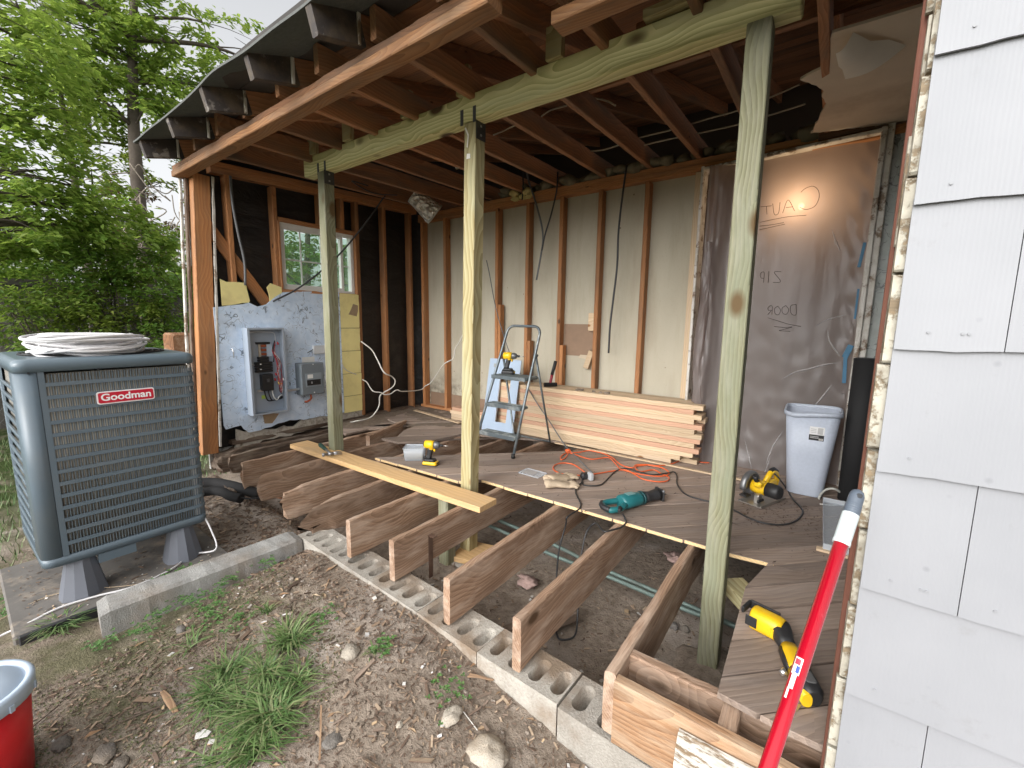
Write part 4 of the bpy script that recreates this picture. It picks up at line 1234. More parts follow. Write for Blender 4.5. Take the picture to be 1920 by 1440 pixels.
# ================================================================== LEANING PANEL COVER
PBLUE = plain("blue_grey_painted_steel", (.33, .41, .52), .42, .1, .06, 6)
pc = thing('panel_cover', 'blue grey steel breaker panel cover leaning against the lumber', 'panel cover', (-2.75, 3.44, .022))
O, Ux, Uz = V((-2.87, 3.405, .024)), V((1, 0, 0)), (V((0, .14, .74)))
def pcb(x0, x1, s0, s1, nm='cover_plate', m=PBLUE, t=.006, off=0.0):
    n = Ux.cross(Uz).normalized()
    P = [O + Ux * x0 + Uz * s0 + n * off, O + Ux * x1 + Uz * s0 + n * off, O + Ux * x1 + Uz * s1 + n * off, O + Ux * x0 + Uz * s1 + n * off]
    MB().prism(P, -n * t).build(nm, m, pc)
pcb(0, .16, 0, 1); pcb(.3, .40, 0, 1); pcb(.16, .30, .80, 1); pcb(.16, .30, 0, .14)
pcb(.155, .162, .14, .80, 'cover_lip', plain("bright_edge", (.6, .62, .64), .4), .012, -.006)
pcb(.06, .10, .88, .93, 'latch_plate', flat("latch_grey", (.3, .31, .3), .4, .5), .003, .004)

# ================================================================== ELECTRICAL PANELS ON THE LEFT WALL
PGREY = plain("breaker_box_steel", (.36, .41, .48), .45, .15, .06, 6)
PDK = plain("grey_enamel_box", (.17, .20, .225), .4, .1, .06, 6)
PLB = flat("black_breaker", (.014, .014, .015), .45)
COP = flat("copper_bus", (.42, .13, .07), .35, .8)
WHT = flat("white_wire", (.72, .72, .7), .45)
REDW = flat("red_wire", (.42, .025, .03), .45)
BLW = flat("black_wire", (.015, .015, .016), .45)
AL = flat("bright_aluminium", (.7, .71, .72), .3, .9)
ep = thing('electrical_panel', 'open grey breaker panel with exposed wiring on the blue board', 'electrical panel', (XL, 1.89, .27))
Ya, Yb, Za, Zb, XP = 1.725, 2.045, .268, 1.060, -4.252
XF = -4.150
MB().box((XP + .002, (Ya + Yb) / 2, (Za + Zb) / 2), (.003, Yb - Ya, Zb - Za)).build('back_plate', PGREY, ep)
for y in (Ya, Yb): MB().box(((XP + XF) / 2, y, (Za + Zb) / 2), (XF - XP, .003, Zb - Za)).build('side_plate', PGREY, ep)
for z in (Za, Zb): MB().box(((XP + XF) / 2, (Ya + Yb) / 2, z), (XF - XP, Yb - Ya, .003)).build('end_plate', PGREY, ep)
for y, s in ((Ya, 1), (Yb, -1)): MB().box((XF, y + s * .009, (Za + Zb) / 2), (.003, .018, Zb - Za)).build('flange', PGREY, ep)
for z, s in ((Za, 1), (Zb, -1)): MB().box((XF + .0005, (Ya + Yb) / 2, z + s * .007), (.003, Yb - Ya, .014)).build('flange', PGREY, ep)
yc = 1.865
MB().box((XP + .02, yc + .02, .92), (.02, .12, .02)).build('bus_head', PLB, ep)
MB().box((XP + .018, yc - .012, .855), (.014, .018, .12)).build('bus_bar', flat("tan_insulator", (.45, .38, .3), .6), ep)
for i in range(3):
    MB().box((XP + .022, yc + .022, .895 - i * .038), (.012, .045, .022)).build('bus_bar', COP, ep)
MB().box((XP + .012, yc + .075, .855), (.010, .05, .12)).build('neutral_bar', flat("blue_white_bar", (.5, .58, .68), .4), ep)
for i in range(6): MB().box((XP + .026, yc + .01, .785 - i * .0245), (.05, .085 + (.06 if i > 1 else 0), .021), ch=.002).build('breaker', PLB, ep)
for i in range(4): MB().box((XP + .0525, yc - .028, .755 - i * .0245), (.012, .012, .009)).build('breaker_toggle', WHT if i % 2 else PLB, ep)
MB().box((XP + .035, yc + .025, .555), (.06, .10, .155), ch=.004).build('main_breaker', PLB, ep)
MB().box((XP + .068, yc + .025, .575), (.012, .022, .03)).build('main_switch', flat("dark_grey_switch", (.06, .06, .065), .4), ep)
MB().box((XP + .015, yc - .03, .48), (.02, .05, .02)).build('breaker_bracket', AL, ep)
def ewire(pts, r, mat, nm='wire'): cable(nm, [(XP + .03 + p[2], p[0], p[1]) for p in pts], r, mat, parent=ep, n=6, sub=5)
for i, m in enumerate((BLW, BLW, WHT)):
    y = yc + .0 + i * .034
    ewire([(y, .49, .0), (y + .003, .42, .02), (y + .03, .38, .02), (yc + .13, .385 + i * .012, .01), (yc + .165, .39 + .012 * i, -.01), (yc + .155, .375, -.03)], .0062, m)
ewire([(yc - .07, .72, .0), (1.755, .76, 0), (1.742, .86, 0), (1.752, .98, 0), (1.79, 1.02, 0), (1.90, 1.022, 0), (1.985, 1.01, 0), (1.995, .93, 0)], .0028, WHT)
ewire([(1.99, .94, 0), (1.965, .88, .01), (1.97, .80, .01), (1.96, .74, .01)], .005, BLW)
rw_ = random.Random(4)
for i in range(11):
    m = (REDW, REDW, BLW, WHT)[i % 4]
    y0 = 1.955 + rw_.uniform(-.01, .03)
    ewire([(1.985 + rw_.uniform(-.01, .01), .93 - rw_.uniform(0, .04), 0), (y0, .84, .012), (2.0 + rw_.uniform(-.02, .025), .74, .02), (2.0 + rw_.uniform(-.025, .025), .62, .03), (2.005 + rw_.uniform(-.02, .015), .48, .03), (2.015, .43 + rw_.uniform(0, .06), .02)], .0022, m)
for (y, z, m) in ((2.0, .93, REDW), (1.965, .64, REDW), (1.955, .59, REDW), (1.985, .555, flat("yellow_wire_nut", (.7, .5, .1), .4)), (2.005, .55, flat("orange_wire_nut", (.75, .35, .08), .4)), (2.03, .585, WHT)):
    MB().tube([(XP + .055, y, z), (XP + .058, y + .006, z - .026)], [.005, .009], 8).build('wire_nut', m, ep)
MB().box((XP + .006, yc + .0, .415), (.001, .035, .035)).build('sticker', flat("lime_sticker", (.45, .6, .1), .5), ep)
sb = thing('breaker_box', 'small closed grey breaker box right of the open panel', 'breaker box', (XL, 2.29, .40))
MB().box((-4.19, 2.295, .555), (.118, .235, .315), ch=.006).build('box_body', PDK, sb)
MB().box((-4.1295, 2.30, .545), (.003, .165, .135)).build('door_recess', plain("recess_grey", (.24, .28, .31), .4), sb)
MB().box((-4.127, 2.30, .520), (.006, .140, .055)).build('breaker_row', PLB, sb)
for i in range(5): MB().box((-4.122, 2.245 + i * .026 + .004, .52), (.008, .012, .02)).build('breaker_toggle', PLB if i != 1 else flat("grey_toggle", (.3, .3, .3), .4), sb)
MB().box((-4.1275, 2.265, .582), (.0022, .055, .038)).build('paper_tag', WHT, sb)
for z in (.418, .70): MB().tube([(-4.131, 2.30, z), (-4.126, 2.30, z)], .006, 8).build('screw', AL, sb)
MB().box((-4.2495, 2.32, .735), (.004, .13, .06)).build('mount_tab', WHT, sb)
MB().box((-4.13, 2.445, .575), (.003, .05, .10)).build('side_tag', flat("pale_grey_tag", (.5, .53, .55), .5), sb)
cable('conduit', [(-4.19, 2.05, .455), (-4.19, 2.10, .457), (-4.19, 2.19, .46)], .0125, AL, parent=sb)
cable('stub_cable', [(-4.18, 2.29, .40), (-4.175, 2.285, .35), (-4.18, 2.25, .325), (-4.19, 2.225, .325)], .010, flat("orange_red_tube", (.4, .09, .04), .5), parent=sb)
jb = thing('junction_plate', 'white cover plate on the blue board behind the left post', 'junction plate', (XL + .012, 2.42, .80))
MB().box((-4.24, 2.44, .835), (.03, .145, .085), ch=.004).build('cover', plain("white_plate", (.62, .64, .66), .4), jb)
cable('wire', [(-4.235, 2.37, .84), (-4.22, 2.33, .825), (-4.21, 2.295, .81)], .004, BLW, parent=jb)
# little metal hook on the board
b = MB(); b.tube([(-4.245, 1.62, .87), (-4.225, 1.625, .88), (-4.222, 1.63, .85), (-4.24, 1.635, .80)], .006, 6)
tag(b.build('metal_clip', AL), 'small bright metal clip left of the open panel', 'clip')

# ================================================================== CABLES
GCAB = flat("grey_cable", (.12, .125, .13), .5); DCAB = flat("dark_cable", (.035, .036, .04), .5)
WCAB = flat("white_cable", (.62, .60, .55), .45); CCAB = flat("cream_overhead_cable", (.42, .38, .30), .5)
cable('cable', [(-4.235, 1.718, 2.337), (-4.235, 1.719, 2.122), (-4.235, 1.747, 1.863), (-4.235, 1.779, 1.642), (-4.235, 1.773, 1.435)], .011, GCAB, 'grey cable hanging down the black felt left of the window', group='loose wires of the stripped walls')
cable('cable', [(-4.220, 1.996, 1.304), (-4.200, 2.236, 1.441), (-4.180, 2.523, 1.671), (-4.120, 2.723, 1.892), (-4.000, 2.905, 2.175), (-3.900, 3.053, 2.436)], .0085, DCAB, 'dark cable slanting across the window to the roof', group='loose wires of the stripped walls')
cable('cable', [(-3.563, 2.600, 2.366), (-3.806, 2.600, 2.444), (-3.890, 2.900, 2.421), (-3.762, 3.100, 2.427)], .006, DCAB, 'short dark cable under the joists behind the beam end', group='loose wires of the stripped walls')
cable('cable', [(-2.635, 3.760, 2.791), (-2.578, 3.760, 2.556), (-2.491, 3.760, 2.341), (-2.409, 3.760, 2.104), (-2.386, 3.760, 1.950), (-2.407, 3.760, 1.798), (-2.452, 3.760, 1.567)], .0095, GCAB, 'grey cable hanging from the attic with a taped splice, left of its pair', group='loose wires of the stripped walls')
cable('cable', [(-2.231, 3.750, 2.556), (-2.237, 3.750, 2.399), (-2.290, 3.750, 2.188), (-2.357, 3.750, 1.996), (-2.390, 3.750, 1.847)], .008, DCAB, 'dark cable joining the spliced cable from the right', group='loose wires of the stripped walls')
cable('cable', [(-2.652, 3.770, 2.657), (-2.642, 3.770, 2.493), (-2.653, 3.770, 2.367)], .007, DCAB, 'short dark cable end hanging over the back wall plate', group='loose wires of the stripped walls')
cable('cable', [(-1.550, 3.750, 2.486), (-1.572, 3.750, 2.273), (-1.595, 3.750, 1.965), (-1.594, 3.750, 1.645), (-1.615, 3.750, 1.366), (-1.634, 3.750, 1.127), (-1.637, 3.750, 0.874)], .009, DCAB, 'long dark cable hanging in the bay right of the light nailing blocks', group='loose wires of the stripped walls')
cable('cable', [(-4.200, 2.908, 0.907), (-4.100, 2.971, 0.815), (-4.000, 2.970, 0.708), (-3.900, 2.974, 0.580), (-3.900, 3.080, 0.523), (-3.900, 3.123, 0.465), (-3.920, 3.099, 0.399), (-3.950, 2.990, 0.342), (-3.950, 2.946, 0.306), (-3.970, 2.951, 0.207), (-4.000, 2.906, 0.114), (-4.000, 2.822, 0.074), (-4.000, 2.688, 0.074), (-4.160, 2.703, 0.030)], .007, WCAB, 'white cable looping out of the yellow boards to the floor', group='loose wires of the stripped walls')
cable('cable', [(-4.200, 2.911, 0.477), (-4.100, 2.895, 0.458), (-3.970, 2.873, 0.379), (-3.930, 2.947, 0.356), (-3.910, 2.988, 0.329), (-3.900, 3.059, 0.333), (-3.900, 3.142, 0.365), (-3.900, 3.225, 0.337), (-4.023, 3.600, 0.297), (-3.936, 3.600, 0.353), (-3.841, 3.600, 0.401), (-3.739, 3.600, 0.507), (-3.613, 3.600, 0.643), (-3.459, 3.600, 0.721), (-3.433, 3.600, 0.826), (-3.359, 3.600, 0.919), (-3.302, 3.600, 1.010)], .0058, WCAB, 'thin white cable crossing the far corner towards the middle post', group='loose wires of the stripped walls')
cable('cable', [(-4.235, 2.684, 0.683), (-4.235, 2.707, 0.623), (-4.235, 2.770, 0.577), (-4.235, 2.856, 0.540)], .005, WCAB, 'short white wire on the yellow boards', group='loose wires of the stripped walls')
cable('cable', [(-3.125, 3.780, 1.809), (-3.071, 3.770, 1.651), (-2.977, 3.750, 1.334), (-2.878, 3.740, 1.077), (-2.737, 3.700, 0.828), (-2.524, 3.600, 0.626), (-2.284, 3.490, 0.420), (-2.077, 3.460, 0.217), (-1.863, 3.399, 0.030), (-1.690, 3.229, 0.030), (-1.517, 3.059, 0.030), (-1.356, 2.902, 0.030)], .0052, GCAB, 'thin grey cable running from the back wall down past the ladder to the floor', group='loose wires of the stripped walls')
cable('cable', [(-1.992, 3.000, 2.685), (-1.811, 2.900, 2.672), (-1.612, 2.800, 2.619)], .006, CCAB, 'bare cream cable piece hanging below the beam, left of its pair', group='overhead wires in the open attic')
cable('cable', [(-1.471, 2.800, 2.622), (-1.389, 2.800, 2.604), (-1.305, 2.800, 2.565), (-1.252, 2.800, 2.526)], .006, CCAB, 'short bent cream cable end beside the roof joists', group='overhead wires in the open attic')
cable('cable', [(-2.332, 2.900, 2.625), (-2.149, 2.800, 2.581), (-1.976, 2.700, 2.544)], .006, CCAB, 'cream cable stub right of the middle post top', group='overhead wires in the open attic')
for pts, lb in (([(-1.832, 3.500, 2.580), (-1.661, 3.500, 2.557), (-1.523, 3.500, 2.565), (-1.349, 3.500, 2.583), (-1.105, 3.500, 2.585), (-0.846, 3.500, 2.600), (-0.642, 3.500, 2.608), (-0.456, 3.500, 2.642), (-0.312, 3.500, 2.673)], 'upper long cream cable strung through the dark attic'), ([(-1.406, 3.600, 2.559), (-1.173, 3.600, 2.561), (-0.938, 3.600, 2.555), (-0.653, 3.600, 2.554), (-0.459, 3.600, 2.569), (-0.280, 3.600, 2.586)], 'lower long cream cable strung through the dark attic'), ([(-4.355, 3.400, 2.778), (-3.986, 3.400, 2.647), (-3.645, 3.400, 2.554)], 'thin cable between joists near the foil duct')):
    cable('cable', pts, .0055, CCAB, lb, group='overhead wires in the open attic')
# foil duct
FOIL = NT("crinkled_foil"); c = FOIL.coords(False)
v1 = FOIL.n('TexVoronoi', Vector=c, Scale=28.0)
FOIL.base((.80, .79, .76)); FOIL.b.inputs['Metallic'].default_value = .55; FOIL.rough(.33); FOIL.bump(v1.outputs['Distance'], 1.0, .03)
b = MB()
A, B = V((-3.66, 3.22, 2.44)), V((-3.52, 3.40, 2.26)); ax = (B - A).normalized(); u = ax.orthogonal().normalized(); w = ax.cross(u)
rings = []
for i in range(9):
    t = i / 8; r = .085 + .035 * t
    rings.append([A.lerp(B, t) + (u * math.cos(q) + w * math.sin(q)) * r * (1 + .10 * noise.noise(V((t * 6, q * 2, 1)))) for q in [2 * math.pi * j / 20 for j in range(20)]])
b.loft(rings, smooth=False)
tag(b.build('foil_duct', FOIL.m), 'torn silver foil duct hanging under the joists in the far left corner', 'duct')
fx = thing('wire_box', 'small open metal wire box on a joist left of the middle post', 'junction box', (-2.698, 2.900, 2.473))
c0 = V((-2.698, 2.900, 2.473))
MB().box(c0, (.05, .09, .06), M=Matrix.Rotation(.5, 3, 'X'), ch=.004).build('box_body', flat("dull_brass_box", (.3, .26, .17), .5, .4), fx)
MB().box(c0 + V((.02, -.05, -.02)), (.05, .02, .05), M=Matrix.Rotation(.5, 3, 'X')).build('box_cover', AL, fx)

# ================================================================== EXTENSION CORDS AND POWER TOOLS
ORG = flat("orange_cord", (.62, .11, .03), .45); BCORD = flat("black_cord", (.02, .02, .021), .5)
def onfloor(pts, r, bump=0.0): return pts
oc = thing('extension_lead', 'orange extension cord coiled loosely on the plank floor', 'cord', (-1.1, 2.9, .02))
z1, z2 = .027, .034
cable('cord', [(-0.702, 3.720, 0.027), (-0.771, 3.699, 0.027), (-0.860, 3.717, 0.027), (-0.899, 3.668, 0.027), (-0.944, 3.493, 0.027), (-1.007, 3.382, 0.030), (-1.097, 3.329, 0.034), (-1.151, 3.262, 0.036), (-1.153, 3.201, 0.030), (-1.224, 3.204, 0.027), (-1.301, 3.260, 0.027), (-1.387, 3.351, 0.027), (-1.501, 3.412, 0.027), (-1.628, 3.410, 0.027), (-1.680, 3.308, 0.027), (-1.730, 3.255, 0.030), (-1.781, 3.290, 0.036), (-1.735, 3.226, 0.036), (-1.693, 3.095, 0.030), (-1.697, 3.031, 0.027), (-1.740, 3.106, 0.027), (-1.752, 3.218, 0.030), (-1.694, 3.237, 0.027), (-1.574, 3.201, 0.027), (-1.495, 3.210, 0.027), (-1.415, 3.329, 0.027), (-1.313, 3.223, 0.034), (-1.228, 3.126, 0.030), (-1.148, 3.097, 0.030), (-1.037, 3.102, 0.028), (-0.931, 3.143, 0.028), (-0.886, 3.215, 0.030), (-0.900, 3.272, 0.036), (-0.979, 3.333, 0.036), (-1.073, 3.323, 0.036)], .0048, ORG, parent=oc)
cable('cord', [(-1.081, 3.347, 0.028), (-1.145, 3.247, 0.028), (-1.076, 3.153, 0.030), (-1.009, 3.260, 0.028), (-0.933, 3.214, 0.028), (-0.864, 3.168, 0.028), (-0.854, 3.080, 0.028), (-0.911, 3.022, 0.028), (-1.006, 3.014, 0.028), (-1.087, 3.070, 0.030), (-1.174, 3.100, 0.036), (-1.245, 3.042, 0.028), (-1.305, 2.934, 0.028), (-1.380, 2.817, 0.028), (-1.479, 2.753, 0.028), (-1.558, 2.748, 0.028), (-1.633, 2.796, 0.028), (-1.668, 2.896, 0.028), (-1.635, 2.973, 0.028), (-1.558, 2.984, 0.028), (-1.467, 2.927, 0.028), (-1.400, 2.874, 0.028)], .0048, ORG, parent=oc)
MB().blob((-1.762, 3.265, 0.036), (.028, .022, .018), 8, 6, .3, 2).build('cord_knot', ORG, oc)
tp = thing('power_tap', 'black cord connector with a grey plug face next to the work gloves', 'connector', (-1.383, 2.850, 0.022))
c0 = V((-1.345, 2.772, 0.045)); Rz = Matrix.Rotation(math.radians(55), 3, 'Z')
MB().box(c0, (.075, .05, .045), M=Rz, ch=.01).build('tap_body', BLK, tp)
c1 = V((-1.306, 2.771, 0.050))
MB().box(c1, (.03, .055, .055), M=Rz, ch=.006).build('plug_face', flat("grey_plug", (.36, .37, .38), .5), tp)
cable('black_cable', [(-1.348, 2.745, 0.040), (-1.333, 2.692, 0.027), (-1.293, 2.646, 0.027), (-1.234, 2.668, 0.027), (-1.200, 2.732, 0.027), (-1.215, 2.894, 0.027), (-1.230, 3.027, 0.027), (-1.208, 3.088, 0.036), (-1.164, 3.139, 0.036), (-1.066, 3.125, 0.036), (-0.964, 3.119, 0.040), (-0.895, 3.217, 0.040), (-0.861, 3.288, 0.036), (-0.825, 3.231, 0.027), (-0.787, 3.096, 0.027), (-0.729, 2.978, 0.027), (-0.669, 2.909, 0.027), (-0.597, 2.887, 0.027), (-0.494, 2.884, 0.027), (-0.379, 2.843, 0.027), (-0.299, 2.786, 0.027), (-0.213, 2.757, 0.027), (-0.124, 2.793, 0.027), (-0.061, 2.901, 0.027), (-0.034, 3.055, 0.027), (-0.053, 3.157, 0.027), (-0.100, 3.277, 0.027), (-0.149, 3.462, 0.030), (-0.179, 3.220, 0.160), (-0.211, 3.220, 0.189)], .0052, BCORD, 'long black power cord of the circular saw lying across the floor', 'cord', 'black power cords')
cable('black_cable', [(-1.349, 2.730, 0.036), (-1.323, 2.664, 0.030), (-1.307, 2.561, 0.027), (-1.265, 2.475, 0.027), (-1.196, 2.387, 0.027), (-1.157, 2.335, 0.027), (-1.135, 2.264, 0.027), (-1.140, 2.185, 0.027), (-1.141, 2.123, 0.020), (-1.185, 2.20, -.06), (-1.20, 2.15, -.22), (-1.18, 2.10, -.40), (-1.13, 2.06, -.47), (-1.08, 2.10, -.48)], .0052, BCORD, 'black power cord dropping from the gloves over the floor edge', 'cord', 'black power cords')
cable('black_cable', [(-0.877, 2.318, 0.050), (-0.854, 2.293, 0.040), (-0.838, 2.272, 0.030), (-0.837, 2.207, 0.027), (-0.862, 2.148, 0.027), (-0.898, 2.102, 0.025), (-.995, 2.20, .005), (-1.02, 2.13, -.05), (-1.01, 2.05, -.25), (-.96, 1.95, -.42), (-.93, 1.86, -.47), (-.98, 1.80, -.475), (-1.03, 1.84, -.475)], .0052, BCORD, 'black power cord of the teal saw hanging over the floor edge', 'cord', 'black power cords')
# reciprocating saw
TEAL = flat("tool_teal", (.012, .115, .125), .45)
rs = thing('reciprocating_saw', 'teal and black reciprocating saw lying on the plank floor', 'saw', (-.90, 2.50, .022), None, math.atan2(2.74 - 2.345, -.785 + .985))
M = WM[rs]
def L(bld, name, mat, par=rs, MM=None): return bld.build(name, mat, par, M=MM or WM[par], local=True)
def ell(x, ry, rz, cz, cy=0, n=14): return [(x, cy + ry * math.cos(2 * math.pi * q / n), cz + rz * math.sin(2 * math.pi * q / n)) for q in range(n)]
b = MB(); b.tube(curve_pts([(-.075, .030, .045), (-.15, .045, .042), (-.195, .035, .04), (-.205, -.005, .038), (-.19, -.045, .036), (-.13, -.055, .04), (-.075, -.035, .045)], 5), [.019] * 31, 10)
L(b, 'handle_loop', TEAL)
L(MB().tube(curve_pts([(-.178, .052, .044), (-.203, .030, .043), (-.212, -.005, .041), (-.200, -.045, .039)], 4), .017, 8), 'rear_grip', BLK)
L(MB().loft([ell(-.085, .045, .036, .046), ell(-.07, .055, .044, .047), ell(.0, .052, .044, .047), ell(.055, .047, .042, .046), ell(.075, .044, .040, .045)]), 'motor_housing', TEAL)
L(MB().tube([(-.14, -.062, .045), (-.165, -.085, .04)], [.016, .009], 8), 'cord_guard', BLK)
L(MB().loft([ell(.0755, .046, .042, .046), ell(.092, .047, .043, .046)]), 'collar', flat("dark_teal", (.01, .05, .055), .5))
L(MB().loft([ell(.0925, .044, .041, .046), ell(.13, .035, .034, .044), ell(.165, .032, .031, .044), ell(.20, .039, .036, .044), ell(.225, .040, .037, .044)]), 'gear_boot', flat("soft_black_rubber", (.022, .022, .024), .6))
L(MB().box((.240, 0, .044), (.014, .085, .078), ch=.008), 'shoe', flat("dark_shoe_steel", (.05, .05, .052), .4, .6))
L(MB().box((.262, 0, .044), (.03, .045, .004)), 'shoe_guard', BLK)
L(MB().box((-.01, 0, .0905), (.06, .04, .003), ch=.001), 'badge_plate', flat("pale_teal_plate", (.10, .25, .26), .4))
# circular saw
cs = thing('circular_saw', 'yellow circular saw with grey guard resting on its plate beside the bin', 'saw', (-.275, 3.16, .022), None, math.radians(-112))
WM[cs] = WM[cs] @ Matrix.Diagonal((.98, -.98, .98, 1)); cs.matrix_basis = WM[cs]
M = WM[cs]
SGR = flat("guard_grey_metal", (.20, .205, .21), .42, .7)
PLATE = plain("worn_saw_plate", (.42, .40, .37), .4, .8, .2, 20)
L(MB().box((.02, -.02, .004), (.29, .15, .005), ch=.001), 'base_plate', PLATE, cs)
L(MB().box((.02, -.097, .010), (.29, .004, .016)), 'plate_lip', PLATE, cs)
b = MB()
rings = []
for i in range(15):
    a = math.radians(-10 + 200 * i / 14)
    r0, r1 = .045, .098
    d = V((math.cos(a), 0, math.sin(a)))
    cc = V((.015, .065, .078))
    rings.append([cc + d * r0 + V((0, -.018, 0)), cc + d * (r1 - .008) + V((0, -.02, 0)), cc + d * r1 + V((0, -.01, 0)), cc + d * r1 + V((0, .012, 0)), cc + d * (r1 - .008) + V((0, .02, 0)), cc + d * r0 + V((0, .018, 0))])
L(b.loft(rings), 'blade_guard', SGR, cs)
b = MB(); b.loft([[V((.015, .063, .078)) + V((math.cos(q) * .086, s, math.sin(q) * .086)) for q in [2 * math.pi * j / 28 for j in range(28)]] for s in (0, .002)], smooth=False)
L(b, 'blade', flat("blade_steel", (.5, .5, .5), .3, .9), cs)
def elly(y, rx, rz, cx, cz, n=14): return [(cx + rx * math.cos(2 * math.pi * q / n), y, cz + rz * math.sin(2 * math.pi * q / n)) for q in range(n)]
L(MB().loft([elly(.04, .045, .045, .015, .085), elly(.0, .048, .048, .015, .085), elly(-.05, .046, .046, .015, .085)]), 'gear_housing', YEL, cs)
L(MB().loft([elly(-.0505, .047, .047, .015, .085), elly(-.12, .046, .046, .015, .085), elly(-.135, .036, .036, .015, .085)]), 'motor_cap', BLK, cs)
b = MB(); b.tube(curve_pts([(-.03, -.01, .11), (-.06, -.015, .155), (-.10, -.015, .172), (-.145, -.015, .155), (-.165, -.015, .115), (-.15, -.015, .07)], 5), .018, 10)
L(b, 'rear_handle', YEL, cs)
L(MB().tube(curve_pts([(-.075, -.015, .184), (-.11, -.015, .190), (-.155, -.015, .168)], 4), .014, 8), 'handle_grip', BLK, cs)
L(MB().box((-.09, -.012, .10), (.10, .05, .05), ch=.012), 'handle_web', YEL, cs)
L(MB().tube([(.055, -.015, .125), (.095, -.015, .15), (.11, -.015, .185)], [.014, .014, .018], 9), 'front_knob', BLK, cs)
L(MB().box((.06, -.02, .12), (.07, .05, .04), ch=.01), 'nose_housing', YEL, cs)
L(MB().box((.10, -.04, .035), (.05, .03, .06), ch=.005), 'bevel_bracket', PLATE, cs)
L(MB().box((.11, -.062, .03), (.07, .012, .018), ch=.004), 'bevel_lever', BLK, cs)
L(MB().box((.10, .045, .03), (.06, .05, .012), ch=.003), 'front_bracket', BLK, cs)
# work gloves
gl = thing('work_gloves', 'pair of worn tan leather work gloves lying on the plank floor', 'gloves', (-1.44, 2.58, .022), None, math.radians(62))
LEA = plain("tan_leather", (.42, .33, .235), .8, var=.25, scale=20, bump=.3, dirt=(.2, .15, .1), dirt_amt=.6)
LEA2 = plain("glove_lining", (.16, .115, .08), .9)
def glove(M2, par):
    n = 14
    rings = []
    for (x, ry, rz, cz) in ((-.13, .055, .030, .034), (-.10, .052, .030, .033), (-.05, .042, .026, .030), (.0, .050, .020, .024), (.045, .052, .017, .020), (.06, .046, .014, .018)):
        rings.append([(x + .006 * math.sin(3 * q), ry * math.cos(q) * (1 + .12 * math.sin(5 * q + x * 40)), cz + rz * math.sin(q) * (1 + .15 * math.cos(3 * q + x * 60))) for q in [2 * math.pi * j / n for j in range(n)]])
    inner = [[(p[0] + .001, p[1] * .86, .034 + (p[2] - .034) * .8) for p in rings[0]], [(-.09, p[1] * .8, .034 + (p[2] - .034) * .7) for p in rings[0]]]
    b = MB(); b.loft([inner[1], inner[0], rings[0]] + rings[1:])
    L(b, 'glove_body', LEA, par, M2)
    for i, (y, l, bend) in enumerate(((-.036, .055, -.01), (-.012, .072, -.004), (.012, .068, .006), (.036, .052, .014))):
        L(MB().tube(curve_pts([(.045, y, .02), (.05 + l * .5, y + bend * .6, .026), (.05 + l, y + bend * 1.6, .016)], 4), [.0135] * 4 + [.013] * 4 + [.009], 8), 'finger', LEA, par, M2)
    L(MB().tube(curve_pts([(-.02, .045, .022), (.02, .072, .02), (.05, .082, .016)], 4), [.017] * 5 + [.014] * 3 + [.010], 8), 'thumb', LEA, par, M2)
glove(WM[gl] @ Matrix.Translation((.03, .03, .004)) @ Matrix.Rotation(.1, 4, 'Z'), gl)
glove(WM[gl] @ Matrix.Translation((-.03, -.07, .0)) @ Matrix.Rotation(-.4, 4, 'Z') @ Matrix.Scale(.92, 4), gl)
# oscillating tool
mt = thing('multi_tool', 'yellow and black cordless multi tool lying behind the red pole', 'power tool', (0, 1.62, .022))
def P(x, y, z): return V((x, y, z))
Q0, Q1, Q2, Q3, Q4 = V((-0.099, 1.750, 0.060)), V((-0.047, 1.736, 0.060)), V((-0.015, 1.662, 0.050)), V((0.024, 1.557, 0.050)), V((0.066, 1.464, 0.050))
def seg(a, b2, prof, name, mat, n=12):
    x = (b2 - a).normalized(); y = V((0, 0, 1)).cross(x).normalized(); z = x.cross(y)
    bb = MB(); rings = []
    for (t, ry, rz) in prof:
        c_ = a + (b2 - a) * t
        rings.append([c_ + y * ry * p[0] + z * rz * p[1] for p in rrect(0, 0, 2, 2, .7)])
    bb.loft(rings); return bb.build(name, mat, mt)
seg(Q0 + (Q0 - Q1) * .75, Q1 + (Q1 - Q0) * .25, ((0, .030, .036), (.06, .038, .040), (.8, .038, .040), (.98, .034, .036)), 'battery', YEL)
b = MB()
x = (Q1 - Q0).normalized(); y = V((0, 0, 1)).cross(x).normalized()
c0 = Q0 - x * .012
MB().box(c0 + y * .036 + V((0, 0, .022)), (.105, .010, .034), M=Matrix.Rotation(math.atan2(x.y, x.x), 3, 'Z'), ch=.002).build('battery_rail', BLK, mt)
MB().box(c0 - x * .052 + V((0, 0, .026)), (.012, .070, .026), M=Matrix.Rotation(math.atan2(x.y, x.x), 3, 'Z'), ch=.004).build('battery_end', BLK, mt)
MB().box(Q0 - x * .030 - y * .0385, (.040, .004, .040), M=Matrix.Rotation(math.atan2(x.y, x.x), 3, 'Z'), ch=.002).build('battery_window', BLK, mt)
seg(Q1 - (Q2 - Q1) * .1, Q2, ((0, .036, .034), (.3, .033, .032), (.7, .026, .027), (1, .024, .025)), 'rear_body', BLK)
MB().box(Q1 + V((-.012, -.034, -.004)), (.030, .006, .034), M=Matrix.Rotation(.3, 3, 'Z'), ch=.002).build('battery_button', YEL, mt)
seg(Q2, Q3, ((0, .024, .025), (.3, .029, .028), (.9, .032, .030), (1, .031, .030)), 'mid_body', YEL)
seg(Q2 + (Q3 - Q2) * .1 + V((-.024, -.012, .0)), Q3 + V((-.026, -.015, 0)), ((0, .007, .014), (.5, .009, .016), (1, .006, .012)), 'trigger_lever', BLK)
